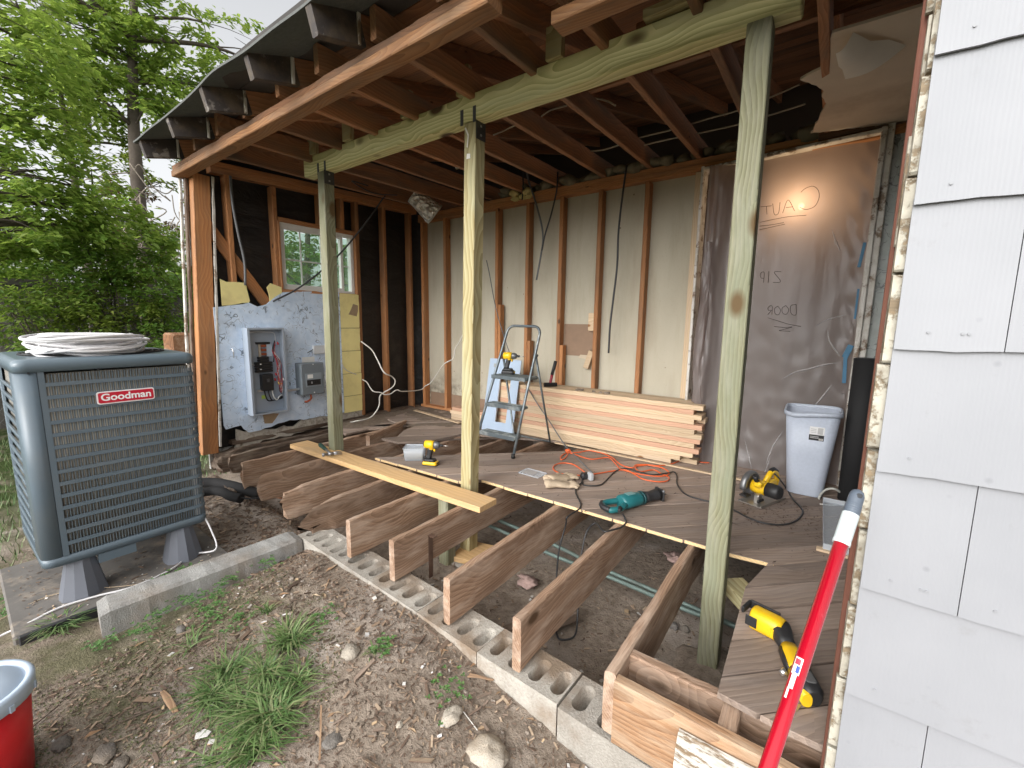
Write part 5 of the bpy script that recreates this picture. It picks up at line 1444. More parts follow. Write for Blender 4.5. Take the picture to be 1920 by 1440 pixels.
seg(Q3, Q4, ((0, .032, .031), (.5, .031, .033), (.85, .029, .031), (1, .018, .022)), 'head_body', BLK)
seg(Q3 + V((-.02, -.012, -.004)), Q4 + V((-.018, -.014, -.004)), ((0, .014, .022), (.6, .016, .024), (1, .014, .020)), 'head_trim', YEL)
seg(Q3.lerp(Q4, .2) + V((0, 0, .0325)), Q3.lerp(Q4, .75) + V((0, 0, .0335)), ((0, .012, .0015), (.2, .017, .0015), (.9, .016, .0015), (1, .010, .0015)), 'badge_plate', flat("grey_badge", (.10, .10, .10), .4))
MB().prism([Q4 + V((-.03, -.01, -.028)), Q4 + V((-.06, -.02, -.028)), Q4 + V((-.085, -.085, -.028)), Q4 + V((-.055, -.10, -.028))], (0, 0, .002)).build('blade', flat("blade_grey", (.42, .41, .39), .35, .85), mt)
MB().tube([Q3 + V((-.038, -.02, 0)), Q3 + V((-.05, -.03, -.006))], [.012, .008], 8).build('lever', AL, mt)

# ================================================================== PLASTIC SHEET IN THE DOORWAY
PLS = NT("translucent_plastic")
c = PLS.coords(False)
trn = PLS.n('BsdfTranslucent', Color=(.50, .40, .36)); gls = PLS.n('BsdfGlossy', Roughness=.34, Color=(.9, .9, .92))
wr = PLS.noise(PLS.vmath('MULTIPLY', c, (14, 3, 1.3)), 1.0, 4, .6, .8)
wr2 = PLS.noise(PLS.vmath('MULTIPLY', c, (38, 3, 12)), 1.0, 3, .6, .8)
low = PLS.ramp(PLS.n('SeparateXYZ', Vector=c).outputs[2], .9, .0)
bp = PLS.n('Bump', Strength=.35, Distance=.03); PLS.set(bp.inputs['Height'], PLS.math('ADD', PLS.math('MULTIPLY', wr, .5), PLS.math('MULTIPLY', wr2, .25)))
PLS.set(gls.inputs['Normal'], bp.outputs[0])
dif = PLS.n('BsdfDiffuse', Color=(.42, .375, .36))
tra = PLS.n('BsdfTransparent', Color=(.85, .8, .78))
m1 = PLS.n('MixShader'); m1.inputs[0].default_value = .86; PLS.t.links.new(tra.outputs[0], m1.inputs[1]); PLS.t.links.new(trn.outputs[0], m1.inputs[2])
m2 = PLS.n('MixShader'); m2.inputs[0].default_value = .30; PLS.t.links.new(m1.outputs[0], m2.inputs[1]); PLS.t.links.new(dif.outputs[0], m2.inputs[2])
m3 = PLS.n('MixShader'); m3.inputs[0].default_value = .03; PLS.t.links.new(m2.outputs[0], m3.inputs[1]); PLS.t.links.new(gls.outputs[0], m3.inputs[2])
PLS.t.links.new(m3.outputs[0], PLS.out.inputs[0])
PLSM = PLS.m
ps_ = thing('plastic_sheet', 'translucent plastic dust sheet hung across the doorway with marker writing', 'plastic sheet', (-.36, YB - .03, .02))
b = MB()
nx_, nz_ = 90, 130
x0, x1, z0, z1 = -.865, .135, .025, 2.335
def ps_y(x, z):
    f = (z - z0) / (z1 - z0)
    y = YB - .045 + .012 * math.sin(x * 9 + .8 * noise.noise(V((x, z, 0))) * 2)
    y += .02 * (1 - f) * noise.noise(V((x * 3.5, z * .8, 2))) + .009 * noise.noise(V((x * 9, z * 1.2, 5)))
    y += .022 * (1 - f) ** 3 * noise.noise(V((x * 12, z * 8, 7)))
    l = sstep((-.70 - x) / .12)
    y += l * (.045 * noise.noise(V((x * 30, z * 2.2, 3))) - .05) + l * .02 * noise.noise(V((x * 40, z * 9, 3)))
    rr = sstep((x + .05) / .2)
    y += rr * .022 * noise.noise(V((x * 14 + z * 8, z * 5 - x * 6, 8)))
    return y
for j in range(nz_ + 1):
    for i in range(nx_ + 1):
        x = x0 + (x1 - x0) * i / nx_; z = z0 + (z1 - z0) * j / nz_
        b.v.append((x, ps_y(x, z), z))
for j in range(nz_):
    for i in range(nx_):
        b.f.append((j * (nx_ + 1) + i, j * (nx_ + 1) + i + 1, (j + 1) * (nx_ + 1) + i + 1, (j + 1) * (nx_ + 1) + i)); b.sm.append(True)
b.build('sheet', PLSM, ps_)
# gathered bundle at its left edge
b = MB(); rings = []
for i in range(41):
    z = .03 + 1.75 * i / 40
    rings.append([V((-.835 + .012 * math.sin(z * 5) + (.05 - .012 * z) * math.cos(q) * (1 + .35 * noise.noise(V((q * 1.6, z * 7, 1)))), YB - .085 + .04 * math.sin(q) * (1 + .35 * noise.noise(V((q * 1.6, z * 7, 4)))), z)) for q in [2 * math.pi * j / 14 for j in range(14)]])
b.loft(rings, smooth=False); b.build('gathered_edge', PLSM, ps_)
# sharp creases in the film; pale strips hold their highlights as colour
CREASE_HL = NT("pale_crease_highlight"); CREASE_HL.base((.75, .74, .74)); CREASE_HL.rough(.12)
tr = CREASE_HL.n('BsdfTransparent', Color=(.9, .88, .87)); mx = CREASE_HL.n('MixShader'); mx.inputs[0].default_value = .42
CREASE_HL.t.links.new(tr.outputs[0], mx.inputs[1]); CREASE_HL.t.links.new(CREASE_HL.b.outputs[0], mx.inputs[2]); CREASE_HL.t.links.new(mx.outputs[0], CREASE_HL.out.inputs[0])
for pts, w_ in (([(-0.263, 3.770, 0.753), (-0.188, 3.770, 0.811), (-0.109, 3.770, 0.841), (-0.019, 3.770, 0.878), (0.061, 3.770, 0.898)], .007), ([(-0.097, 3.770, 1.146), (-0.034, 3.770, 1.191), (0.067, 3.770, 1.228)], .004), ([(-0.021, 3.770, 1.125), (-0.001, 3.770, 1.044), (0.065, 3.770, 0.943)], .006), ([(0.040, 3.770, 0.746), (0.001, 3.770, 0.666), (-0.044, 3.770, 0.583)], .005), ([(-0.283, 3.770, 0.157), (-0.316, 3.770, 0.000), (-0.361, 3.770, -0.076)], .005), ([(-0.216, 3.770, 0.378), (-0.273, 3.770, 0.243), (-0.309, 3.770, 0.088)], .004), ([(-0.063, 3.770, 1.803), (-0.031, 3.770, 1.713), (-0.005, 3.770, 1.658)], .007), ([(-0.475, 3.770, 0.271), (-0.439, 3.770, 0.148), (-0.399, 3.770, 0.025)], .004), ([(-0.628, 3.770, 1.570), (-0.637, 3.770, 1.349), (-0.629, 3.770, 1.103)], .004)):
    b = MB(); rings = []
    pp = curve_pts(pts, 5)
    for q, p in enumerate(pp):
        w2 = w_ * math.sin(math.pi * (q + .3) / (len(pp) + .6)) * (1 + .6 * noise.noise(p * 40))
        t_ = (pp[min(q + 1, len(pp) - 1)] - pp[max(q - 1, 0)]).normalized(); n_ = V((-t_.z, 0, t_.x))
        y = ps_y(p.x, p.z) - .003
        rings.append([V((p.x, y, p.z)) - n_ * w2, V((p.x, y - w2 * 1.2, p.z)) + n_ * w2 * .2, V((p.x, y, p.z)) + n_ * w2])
    b.loft(rings, closed=False, cap=False, smooth=False); b.build('crease_highlight', CREASE_HL.m, ps_)
# marker strokes, seen reversed from this side
INK = flat("faded_black_marker", (.085, .072, .068), .7)
def stroke(pix, r=.0017):
    pts = [V(p) for p in pix]
    pts = [V((p.x, ps_y(p.x, p.z) - .006, p.z)) for p in pts]
    MB().tube(curve_pts(pts, 5), r, 5).build('marker_stroke', INK, ps_)
stroke([(-0.261, 3.770, 1.969), (-0.222, 3.770, 1.949), (-0.174, 3.770, 1.964), (-0.155, 3.770, 2.018), (-0.166, 3.770, 2.068), (-0.199, 3.770, 2.098), (-0.241, 3.770, 2.090), (-0.264, 3.770, 2.069)])          # reversed C
stroke([(-0.362, 3.770, 1.946), (-0.337, 3.770, 2.030), (-0.291, 3.770, 1.951)]); stroke([(-0.345, 3.770, 1.980), (-0.306, 3.770, 1.979)])                    # A
stroke([(-0.431, 3.770, 2.021), (-0.414, 3.770, 1.945), (-0.388, 3.770, 1.949), (-0.385, 3.770, 2.022)])                                                # U
stroke([(-0.511, 3.770, 2.010), (-0.436, 3.770, 2.007)]); stroke([(-0.470, 3.770, 2.008), (-0.462, 3.770, 1.951)])                              # T
stroke([(-0.502, 3.770, 1.900), (-0.418, 3.770, 1.909), (-0.320, 3.770, 1.915), (-0.218, 3.770, 1.910)]); stroke([(-0.503, 3.770, 1.873), (-0.432, 3.770, 1.873), (-0.349, 3.770, 1.878)]); stroke([(-0.501, 3.770, 1.847), (-0.420, 3.770, 1.857), (-0.341, 3.770, 1.866)])
stroke([(-0.335, 3.770, 1.534), (-0.378, 3.770, 1.533), (-0.332, 3.770, 1.466), (-0.379, 3.770, 1.460)]); stroke([(-0.413, 3.770, 1.542), (-0.410, 3.770, 1.461)]); stroke([(-0.441, 3.770, 1.462), (-0.444, 3.770, 1.536), (-0.467, 3.770, 1.530), (-0.461, 3.770, 1.498), (-0.440, 3.770, 1.493)])   # reversed ZIP
stroke([(-0.222, 3.770, 1.300), (-0.216, 3.770, 1.228), (-0.246, 3.770, 1.235), (-0.254, 3.770, 1.289), (-0.222, 3.770, 1.300)]); stroke([(-0.284, 3.770, 1.293), (-0.305, 3.770, 1.274), (-0.299, 3.770, 1.239), (-0.275, 3.770, 1.231), (-0.264, 3.770, 1.262), (-0.284, 3.770, 1.293)])
stroke([(-0.334, 3.770, 1.289), (-0.352, 3.770, 1.270), (-0.346, 3.770, 1.235), (-0.325, 3.770, 1.227), (-0.314, 3.770, 1.258), (-0.334, 3.770, 1.289)]); stroke([(-0.365, 3.770, 1.227), (-0.371, 3.770, 1.290), (-0.394, 3.770, 1.282), (-0.392, 3.770, 1.259), (-0.372, 3.770, 1.259), (-0.393, 3.770, 1.227)])
stroke([(-0.391, 3.770, 1.204), (-0.321, 3.770, 1.181), (-0.252, 3.770, 1.158), (-0.179, 3.770, 1.144)]); stroke([(-0.344, 3.770, 1.141), (-0.283, 3.770, 1.135), (-0.230, 3.770, 1.140), (-0.288, 3.770, 1.119), (-0.308, 3.770, 1.111), (-0.241, 3.770, 1.108)])
TAPE = flat("blue_painters_tape", (.05, .16, .27), .6)
for (x, z, w, h, a) in ((.115, 1.62, .018, .16, .1), (.105, .98, .035, .09, .3), (.10, .86, .022, .2, -.05), (.12, 1.30, .012, .2, .0)):
    MB().box((x, ps_y(min(x, .13), z) - .008, z), (w, .001, h), M=Matrix.Rotation(a, 3, 'Y')).build('tape', TAPE, ps_)
# white lining at the left jamb inside the dark gap
lj = MB().box((-.885, YB + .10, 1.0), (.02, .05, 1.9)).build('inner_door_edge', TRIMWHITE)
tag(lj, 'narrow pale door edge in the dark gap left of the plastic', 'door edge')
# lit lamp of the inner room
lp = thing('wall_lamp', 'warm lit lamp glowing through the plastic sheet', 'lamp', (-.27, 4.0, 2.0))
k = NT("lamp_glow"); k.b.inputs['Emission Color'].default_value = (1, .72, .42, 1); k.b.inputs['Emission Strength'].default_value = .35; k.base((.9, .8, .7))
MB().blob((-.27, 4.0, 2.03), (.022, .022, .03), 16, 8).build('bulb', k.m, lp)
MB().tube([(-.27, 4.02, 2.05), (-.27, 4.02, 2.44)], .006, 8).build('stem', BLK, lp)
pd = bpy.data.lights.new("lamp_light", 'POINT'); pd.energy = 2.4; pd.color = (1, .70, .42); pd.shadow_soft_size = .05
po = bpy.data.objects.new("lamp_light", pd); COL.objects.link(po); po.location = (-.27, 3.905, 2.0)

# ================================================================== WASTE BIN, ROLL, CLEAR SHEET
BINM = plain("mottled_grey_plastic", (.40, .44, .52), .5, var=.14, scale=60)
bn = thing('waste_bin', 'tall mottled grey plastic waste bin beside the plastic sheet', 'bin', (-.045, 3.49, .022))
def bring(z, f, o=0.0, dip=0.0):
    w = .205 + (.300 - .205) * f - o; d = .17 + (.25 - .17) * f - o
    out = []
    for (x, y) in rrect(0, 0, w, d, .06 - min(.03, o), 8):
        zz = z
        if dip: zz += dip * (.6 * math.sin(x * 16) * (1 if y < 0 else .2) + (.5 if y > 0 else -.4))
        out.append((-.045 + x - .012 * f * 0, 3.485 + y, zz))
    return out
b = MB(); b.loft([bring(.024, 0), bring(.03, .01), bring(.30, .5), bring(.585, 1, 0, .018), bring(.585, 1, .012, .018), bring(.30, .5, .012), bring(.04, .02, .012)])
b.build('bin_body', BINM, bn)
b = MB(); b.loft([bring(.572, 1, -.002, .018), bring(.574, 1, -.022, .018), bring(.592, 1, -.026, .018), bring(.602, 1, -.012, .018), bring(.602, 1, .008, .018), bring(.585, 1, .010, .018)], cap=False)
b.build('rim', BINM, bn)
def lab(x0, x1, z0, z1, nm, m, off):
    P = []
    for (x, z) in ((x0, z0), (x1, z0), (x1, z1), (x0, z1)):
        f = (z - .024) / .56; d = .17 + .08 * f
        P.append(V((x, 3.485 - d / 2 - off, z)))
    MB().prism(P, (0, .0006, 0)).build(nm, m, bn)
lab(-.052, .028, .452, .505, 'label_white', flat("label_paper", (.66, .66, .66), .5), .0012)
lab(-.052, .028, .414, .452, 'label_black', flat("label_black_print", (.015, .015, .016), .4), .0012)
lab(-.008, .020, .457, .500, 'label_picture', flat("label_picture_grey", (.42, .42, .42), .5), .0022)
for i in range(3): lab(-.046, -.016, .465 + i * .011, .469 + i * .011, 'label_print', flat("label_print_grey", (.4, .4, .4), .5), .0022)
for i in range(2): lab(-.046, .0, .438 - i * .009, .4415 - i * .009, 'label_print', flat("label_print_pale", (.5, .5, .5), .5), .0022)
lab(.002, .024, .418, .430, 'label_barcode', WHITEFL, .0022)
for i in range(6): lab(.004 + i * .0032, .0055 + i * .0032, .419, .429, 'label_barcode', PLB, .0030)
for x in (-.09, -.01, .05): MB().box((x, 3.352, .578 + (.01 if x > 0 else -.005)), (.010, .012, .008), ch=.002).build('rim_peg', BINM, bn)
ro = thing('underlay_roll', 'tall black roll standing behind the shingled wall edge', 'roll', (.21, 3.50, .022))
MB().tube([(.205, 3.50, .022), (.20, 3.53, .95)], .068, 24).build('roll_body', plain("black_foam", (.012, .012, .013), .8, var=.2), ro)
b = MB(); sp_ = []
for i in range(60):
    a = i * .42; r = .066 * (1 - i / 70); sp_.append((.20 + r * math.cos(a), 3.53 + r * math.sin(a), .9515))
b.tube(sp_, .0016, 4); b.build('roll_spiral', flat("dark_grey_edge", (.05, .05, .052), .7), ro)
o = board('wood_strip', (.045, 2.60, .027), (.19, 2.60, .027), .04, .012, PINE, None); tag(o, 'short pale wood strip under the clear plastic tray', 'strip')
ct = thing('clear_tray', 'clear plastic tray lying on the floor behind the red pole grip', 'tray', (.15, 2.95, .022))
P = [(.072, 2.60), (.235, 2.60), (.235, 3.33), (.062, 3.33)]
MB().prism([(x, y, .034) for x, y in P], (0, 0, .003)).build('tray_panel', TUBMAT, ct)
for (a, bb) in zip(P, P[1:] + P[:1]):
    board('tray_edge', (a[0], a[1], .045), (bb[0], bb[1], .045), .003, .035, TUBMAT, ct, ch=.0005)
cable('grey_tube', [(0.039, 3.376, 0.030), (0.050, 3.420, 0.055), (0.081, 3.450, 0.083), (0.126, 3.450, 0.091), (0.181, 3.521, 0.030)], .0075, flat("pale_grey_tube", (.42, .42, .38), .4), 'pale grey tube arching between the bin and the black roll', 'tube')
cable('thin_wire', [(0.046, 3.288, 0.026), (0.110, 3.317, 0.026), (0.220, 3.423, 0.026)], .003, WCAB, 'thin pale wire on the floor by the clear tray', 'wire')

# ================================================================== RED POLE
po_ = thing('extension_pole', 'red extension pole with pale ribbed grip leaning at the wall edge', 'pole', (-.20, .135, -.39))
T, Bm = V((.0755, 1.105, .815)), V((-.016, .78, .406))
dv = (T - Bm).normalized()
b0 = Bm - dv * ((Bm.z + .40) / dv.z)
REDP = NT("red_pole_enamel"); n1 = REDP.noise(REDP.coords(), 30, 4); REDP.base(REDP.mix(REDP.ramp(n1, .62, .75), (.42, .004, .018), (.5, .05, .07))); REDP.rough(.22); REDP.b.inputs['Coat Weight'].default_value = .4
MB().tube([b0, T - dv * .111], .0125, 20).build('tube', REDP.m, po_)
GP = flat("pale_ribbed_grip", (.55, .60, .61), .6)
b = MB(); pts, rr = [], []
for i in range(58):
    t = i / 57; pts.append(T - dv * (.114 - .066 * t)); rr.append((.0147 if i % 2 else .0135) if t > .12 else .0149)
b.tube(pts, rr, 18, smooth=False); b.build('grip', GP, po_)
CAPM = flat("slate_grey_cap", (.085, .105, .135), .45)
b = MB(); pts, rr = [], []
for i in range(24):
    t = i / 23; pts.append(T - dv * (.048 - .036 * t)); rr.append(.0142 if (i % 3 and t < .6) else .0134)
pts += [T - dv * .005, T + dv * .003, T + dv * .008]; rr += [.0130, .010, .003]
b.tube(pts, rr, 18); b.build('end_cap', CAPM, po_)
sx_ = dv.cross(V((0, 1, 0))).normalized(); toc = (V((0, 0, 1.155)) - T).normalized(); toc = (toc - dv * toc.dot(dv)).normalized()
hc = T - dv * .009
MB().tube([hc - sx_ * .004 + toc * .0110, hc - sx_ * .004 + toc * .0137], .0052, 12).build('hang_hole', flat("hole_dark", (.02, .022, .026), .6), po_)
def pole_patch(t0, t1, a0, a1, nm, mat, off=.0006, n=8):
    c_ = T.lerp(b0, 0); rings = []
    sd = dv.cross(toc)
    for s in (t0, t1):
        p = T - dv * s
        rings.append([p + (toc * math.cos(a0 + (a1 - a0) * q / n) + sd * math.sin(a0 + (a1 - a0) * q / n)) * (.0125 + off) for q in range(n + 1)])
    MB().loft(rings, closed=False, cap=False).build(nm, mat, po_)
pole_patch(.345, .375, -.9, .1, 'sticker', WHITEFL); pole_patch(.370, .40, -.7, -.1, 'sticker', WHITEFL)
pole_patch(.348, .358, -.75, -.1, 'sticker_print', flat("sticker_red", (.5, .03, .06), .5), .0012); pole_patch(.360, .372, -.4, .0, 'sticker_print', flat("sticker_blue", (.02, .06, .3), .5), .0012)
pole_patch(.400, .418, -.75, -.45, 'sticker', WHITEFL)

# ================================================================== PIPES AND DEBRIS UNDER THE FLOOR
PIPE = plain("weathered_copper_pipe", (.16, .22, .20), .6, .25, .3, 14, dirt=(.12, .10, .08), dirt_amt=.6)
cable('copper_pipe', [(-2.6, 2.52, -.40), (-1.970, 2.516, -0.380), (-1.406, 2.458, -0.380), (-1.055, 2.395, -0.380), (-0.610, 2.356, -0.380), (.3, 2.28, -.385)], .0135, PIPE, 'rear one of the two greenish pipes under the cut floor', 'pipe', 'greenish copper pipes in the crawl space')
cable('copper_pipe', [(-2.6, 2.40, -.41), (-1.957, 2.402, -0.380), (-1.377, 2.340, -0.380), (-0.920, 2.332, -0.380), (-0.476, 2.285, -0.370), (-0.232, 2.285, -0.360), (.3, 2.16, -.37)], .0125, PIPE, 'front one of the two greenish pipes under the cut floor', 'pipe', 'greenish copper pipes in the crawl space')
o = board('post_offcut', V((-.285, 2.28, -.13)), V((-.10, 2.10, -.155)), .12, .06, TREATED2, None, up=(-.15, .2, 1), ch=.004)
tag(o, 'pale square timber offcut lodged in the floor hole behind the right post', 'offcut')
o = board('old_log_piece', (-1.20, 1.62, -.45), (-1.02, 1.98, -.43), .13, .05, ROTTEN, None, rag=.03, seed=151, rot0=.03); tag(o, 'rotted slab of old wood lying on the crawl space soil', 'wood slab')
b = MB()
PINK = plain("pink_insulation_scrap", (.40, .28, .25), .95, var=.5, scale=20, bump=.8)
for p, s, i in (((-1.393, 2.112, -0.470), .06, 1), ((-0.711, 2.881, -0.420), .05, 2)):
    o = MB().blob(p, (s, s * .8, s * .35), 16, 10, 1.2, i).build('insulation_scrap', PINK)
    tag(o, ('pink insulation scrap beside the rotted wood slab', 'pink insulation scrap under the floor edge near the right hand joist')[i - 1], 'insulation')
# ================================================================== CONDENSER UNIT
CASE = plain("slate_blue_enamel", (.105, .14, .17), .38, .0, .08, 5, dirt=(.16, .17, .17), dirt_amt=.3)
CASE2 = plain("slate_blue_cover", (.115, .155, .185), .32, .0, .08, 5)
ac = thing('condenser_unit', 'slate grey outdoor air conditioner on raised feet with a red badge', 'air conditioner', (-3.49, .62, -.35))
ax0, ax1, ay0, ay1, az0, az1 = -3.86, -3.12, .252, .985, -.14, .892
def rr_xy(o=0.0, r=.05): return [(p[0], p[1]) for p in rrect((ax0 + ax1) / 2, (ay0 + ay1) / 2, ax1 - ax0 + 2 * o, ay1 - ay0 + 2 * o, r, 6)]
def ring_at(z, o=0.0, r=.05): return [(p[0], p[1], z) for p in rr_xy(o, r)]
b = MB(); b.loft([ring_at(az0, 0), ring_at(az0 + .045, 0)]); b.build('base_pan', CASE, ac)
MB().loft([ring_at(az0 - .006, -.01), ring_at(az0 - .001, -.004)]).build('base_lip', CASE, ac)
b = MB(); b.loft([ring_at(az1 - .018, .004), ring_at(az1 + .022, .006), ring_at(az1 + .038, -.002), ring_at(az1 + .046, -.02, .04)]); b.build('top_cover', CASE2, ac)
# coil behind the louvres
COIL = NT("coil_fins"); c = COIL.coords(False)
wv = COIL.n('TexWave', {'bands_direction': 'Y'}, Vector=c, Scale=36.0)
rows = COIL.n('TexWave', {'bands_direction': 'Z'}, Vector=c, Scale=9.0)
nn = COIL.noise(c, 4, 5)
cc = COIL.mix(wv.outputs['Fac'], (.16, .15, .13), COIL.mix(COIL.ramp(nn, .35, .65), (.48, .43, .35), (.66, .62, .54)))
COIL.base(cc); COIL.rough(.55); COIL.b.inputs['Metallic'].default_value = .3
b = MB(); b.loft([ring_at(az0 + .03, -.020, .04), ring_at(az1 - .03, -.020, .04)]); b.build('coil', COIL.m, ac)
MB().box((ax1 - .018, .935, (az0 + az1) / 2), (.004, .03, az1 - az0 - .1)).build('coil_end', plain("bright_fin_edge", (.6, .6, .6), .4, .6), ac)
# corner panel towards the camera and the other posts
def corner(cx, cy, a0, ext0, ext1, name='corner_panel', r=.05):
    pts = []
    t0 = (math.cos(math.radians(a0)), math.sin(math.radians(a0)))
    for q in range(9):
        a = math.radians(a0 + 90 * q / 8); pts.append(V((cx + r * math.cos(a), cy + r * math.sin(a), 0)))
    d0 = V((math.sin(math.radians(a0)), -math.cos(math.radians(a0)), 0)); d1 = V((-math.sin(math.radians(a0 + 90)), math.cos(math.radians(a0 + 90)), 0))
    pts = [pts[0] + d0 * ext0] + pts + [pts[-1] + d1 * ext1]
    out = [[V((p.x, p.y, az0 + .044)), V((p.x, p.y, az1 - .044))] for p in pts]
    b = MB()
    ctr = V(((ax0 + ax1) / 2, (ay0 + ay1) / 2, 0))
    rings = []
    for p in pts:
        inn = p + (ctr - p).normalized() * .012
        rings.append([V((p.x, p.y, az0 + .044)), V((p.x, p.y, az1 - .0185)), V((inn.x, inn.y, az1 - .0185)), V((inn.x, inn.y, az0 + .044))])
    b.loft(rings); return b.build(name, CASE, ac)
corner(ax1 - .05, ay0 + .05, 270, .13, .024, 'corner_panel')
corner(ax0 + .05, ay0 + .05, 180, .02, .06)
corner(ax0 + .05, ay1 - .05, 90, .06, .02)
ysA, ysB = .352, ay1 - .012
MB().box((ax1 - .0035, (.3285 + .352) / 2, (az0 + az1) / 2 + .013), (.010, .0225, az1 - az0 - .064)).build('seam_strip', CASE, ac)
MB().box((ax1 - .006, .3265, (az0 + az1) / 2 + .013), (.010, .003, az1 - az0 - .064)).build('seam', BLK, ac)
def arc_pts(z, o):     # louvre line: along the long face, then round the far corner
    pts = [V((ax1 + o, ysA, z))]
    for q in range(7):
        a = math.radians(90 * q / 6); pts.append(V((ax1 - .05 + (.05 + o) * math.cos(a), ay1 - .05 + (.05 + o) * math.sin(a), z)))
    pts.append(V((ax1 - .30, ay1 + o, z)))
    return pts
nrow = 15
for i in range(1, nrow):
    z = az0 + .045 + (az1 - az0 - .064) * i / nrow
    lo, hi = arc_pts(z - .0095, .002), arc_pts(z + .0095, .0015)
    lo2, hi2 = arc_pts(z - .0095, -.006), arc_pts(z + .0095, -.006)
    MB().loft([[a, bq, c_, d] for a, bq, c_, d in zip(lo, hi, hi2, lo2)], smooth=False).build('louvre_bar', CASE, ac)
b = MB()
ny = 46
for i in range(ny + 1):
    y = ysA + (ay1 - .05 - ysA) * i / ny
    b.box((ax1 - .006, y, (az0 + az1) / 2), (.006, .0032, az1 - az0 - .064))
for q in range(1, 7):
    a = math.radians(90 * q / 6); b.box((ax1 - .05 + .044 * math.cos(a), ay1 - .05 + .044 * math.sin(a), (az0 + az1) / 2), (.005, .004, az1 - az0 - .09))
tag(b.build('louvre_wire', CASE, ac), kind='stuff')
# near side grille (facing the camera)
for i in range(1, nrow):
    z = az0 + .045 + (az1 - az0 - .09) * i / nrow
    MB().box((-3.53, ay0 + .004, z), (.50, .012, .018), ch=.003).build('louvre_bar', CASE, ac)
# fan grille
b = MB()
cxf, cyf = (ax0 + ax1) / 2, (ay0 + ay1) / 2
for r in (.06, .10, .14, .18, .22, .26, .29, .31):
    b.tube([(cxf + r * math.cos(2 * math.pi * q / 40), cyf + r * math.sin(2 * math.pi * q / 40), az1 + .052) for q in range(41)], .003, 5, cap=False)
for q in range(20):
    a = 2 * math.pi * q / 20; b.tube([(cxf + .05 * math.cos(a), cyf + .05 * math.sin(a), az1 + .055), (cxf + .31 * math.cos(a), cyf + .31 * math.sin(a), az1 + .050)], .0028, 5)
b.build('fan_grille', flat("black_grille_wire", (.02, .021, .022), .5), ac)
b = MB(); b.loft([[(cxf + .315 * math.cos(2 * math.pi * q / 40), cyf + .315 * math.sin(2 * math.pi * q / 40), z) for q in range(40)] for z in (az1 + .04, az1 + .0472)]); b.build('fan_opening', flat("fan_dark", (.01, .01, .01), .8), ac)
# badge
bg = Matrix(((0, 0, 1, ax1 + .0045), (1, 0, 0, .652), (0, 1, 0, .716), (0, 0, 0, 1)))     # local X along Y, local Y up, local Z to +X
def plate(w, h, r, t, o): return MB().loft([[(p[0], p[1], z) for p in rrect(0, 0, w, h, r, 5)] for z in (o, o + t)])
bpl = plate(.246, .068, .012, .005, 0).build('badge', flat("badge_white", (.8, .78, .78), .3), ac, M=bg, local=True)
plate(.234, .056, .009, .0015, .0052).build('badge_face', flat("badge_red", (.52, .012, .035), .3), bpl, M=bg, local=True)
text_mesh("Goodman", .052, bg @ Matrix.Translation((0, .001, .0072)), flat("badge_letters", (.85, .85, .85), .3), 'badge_lettering', bpl, .0006, .0012, 1.02)
for y in (.30, .55, .80, .95): MB().tube([(ax1 + .001, y, az1 - .02), (ax1 + .008, y, az1 - .02)], .005, 8).build('screw', BLK, ac)
MB().box((ax1 - .02, .54, az0 - .03), (.03, .16, .05)).build('drain_channel', CASE, ac)
FEET = plain("grey_plastic_foot", (.12, .13, .155), .55, var=.1, scale=5)
for (x, y) in ((-3.19, .395), (-3.19, .85), (-3.78, .40), (-3.78, .85)):
    b = MB(); rings = []
    for (z, s) in ((-.355, 1.0), (-.345, .98), (-.16, .62), (-.146, .62)):
        ring = []
        for q in range(24):
            a = 2 * math.pi * q / 24; r = .099 * s * (1.0 + (.07 if q % 4 == 0 else 0))
            ring.append((x + r * math.cos(a), y + r * math.sin(a), z))
        rings.append(ring)
    b.loft(rings, smooth=False); b.build('foot', FEET, ac)
# white cable coil on top
cc_ = thing('cable_coil', 'loose coil of white cable lying on top of the air conditioner', 'cable', (-3.36, .56, .94))
WCO = plain("white_cable_jacket", (.66, .65, .66), .45, var=.08)
cr = random.Random(9)
for i in range(24):
    pts = []
    r = .205 + cr.uniform(-.045, .03); ox, oy = cr.uniform(-.03, .03), cr.uniform(-.02, .02)
    zb = .952 + (i % 8) * .0115
    ph = cr.uniform(0, 6.28); tl = cr.uniform(-.02, .02)
    for q in range(33):
        a = 2 * math.pi * q / 32 + ph
        pts.append((-3.36 + ox + r * .95 * math.cos(a), .575 + oy + r * 1.08 * math.sin(a), zb + .010 * math.sin(a * 2 + i) + tl * math.cos(a) + .004))
    MB().tube(pts, .0075, 7, cap=False).build('cable_loop', WCO, cc_)
cable('cable_end', [(-3.20, .44, .985), (-3.20, .40, .975), (-3.22, .375, .97), (-3.25, .365, .985), (-3.27, .372, 1.005), (-3.28, .385, 1.018)], .0058, WCO, parent=cc_)
cable('cable_tip', [(-3.28, .385, 1.018), (-3.282, .388, 1.026)], .003, BLK, parent=cc_)
for i in range(7):
    pts = [(-3.36 + (.075 + .006 * i) * math.cos(2 * math.pi * q / 24), .60 + (.085 + .004 * i) * math.sin(2 * math.pi * q / 24), .965 + .007 * i) for q in range(25)]
    MB().tube(pts, .005, 6, cap=False).build('red_wire_loop', flat("dull_red_wire", (.35, .05, .06), .5), cc_)
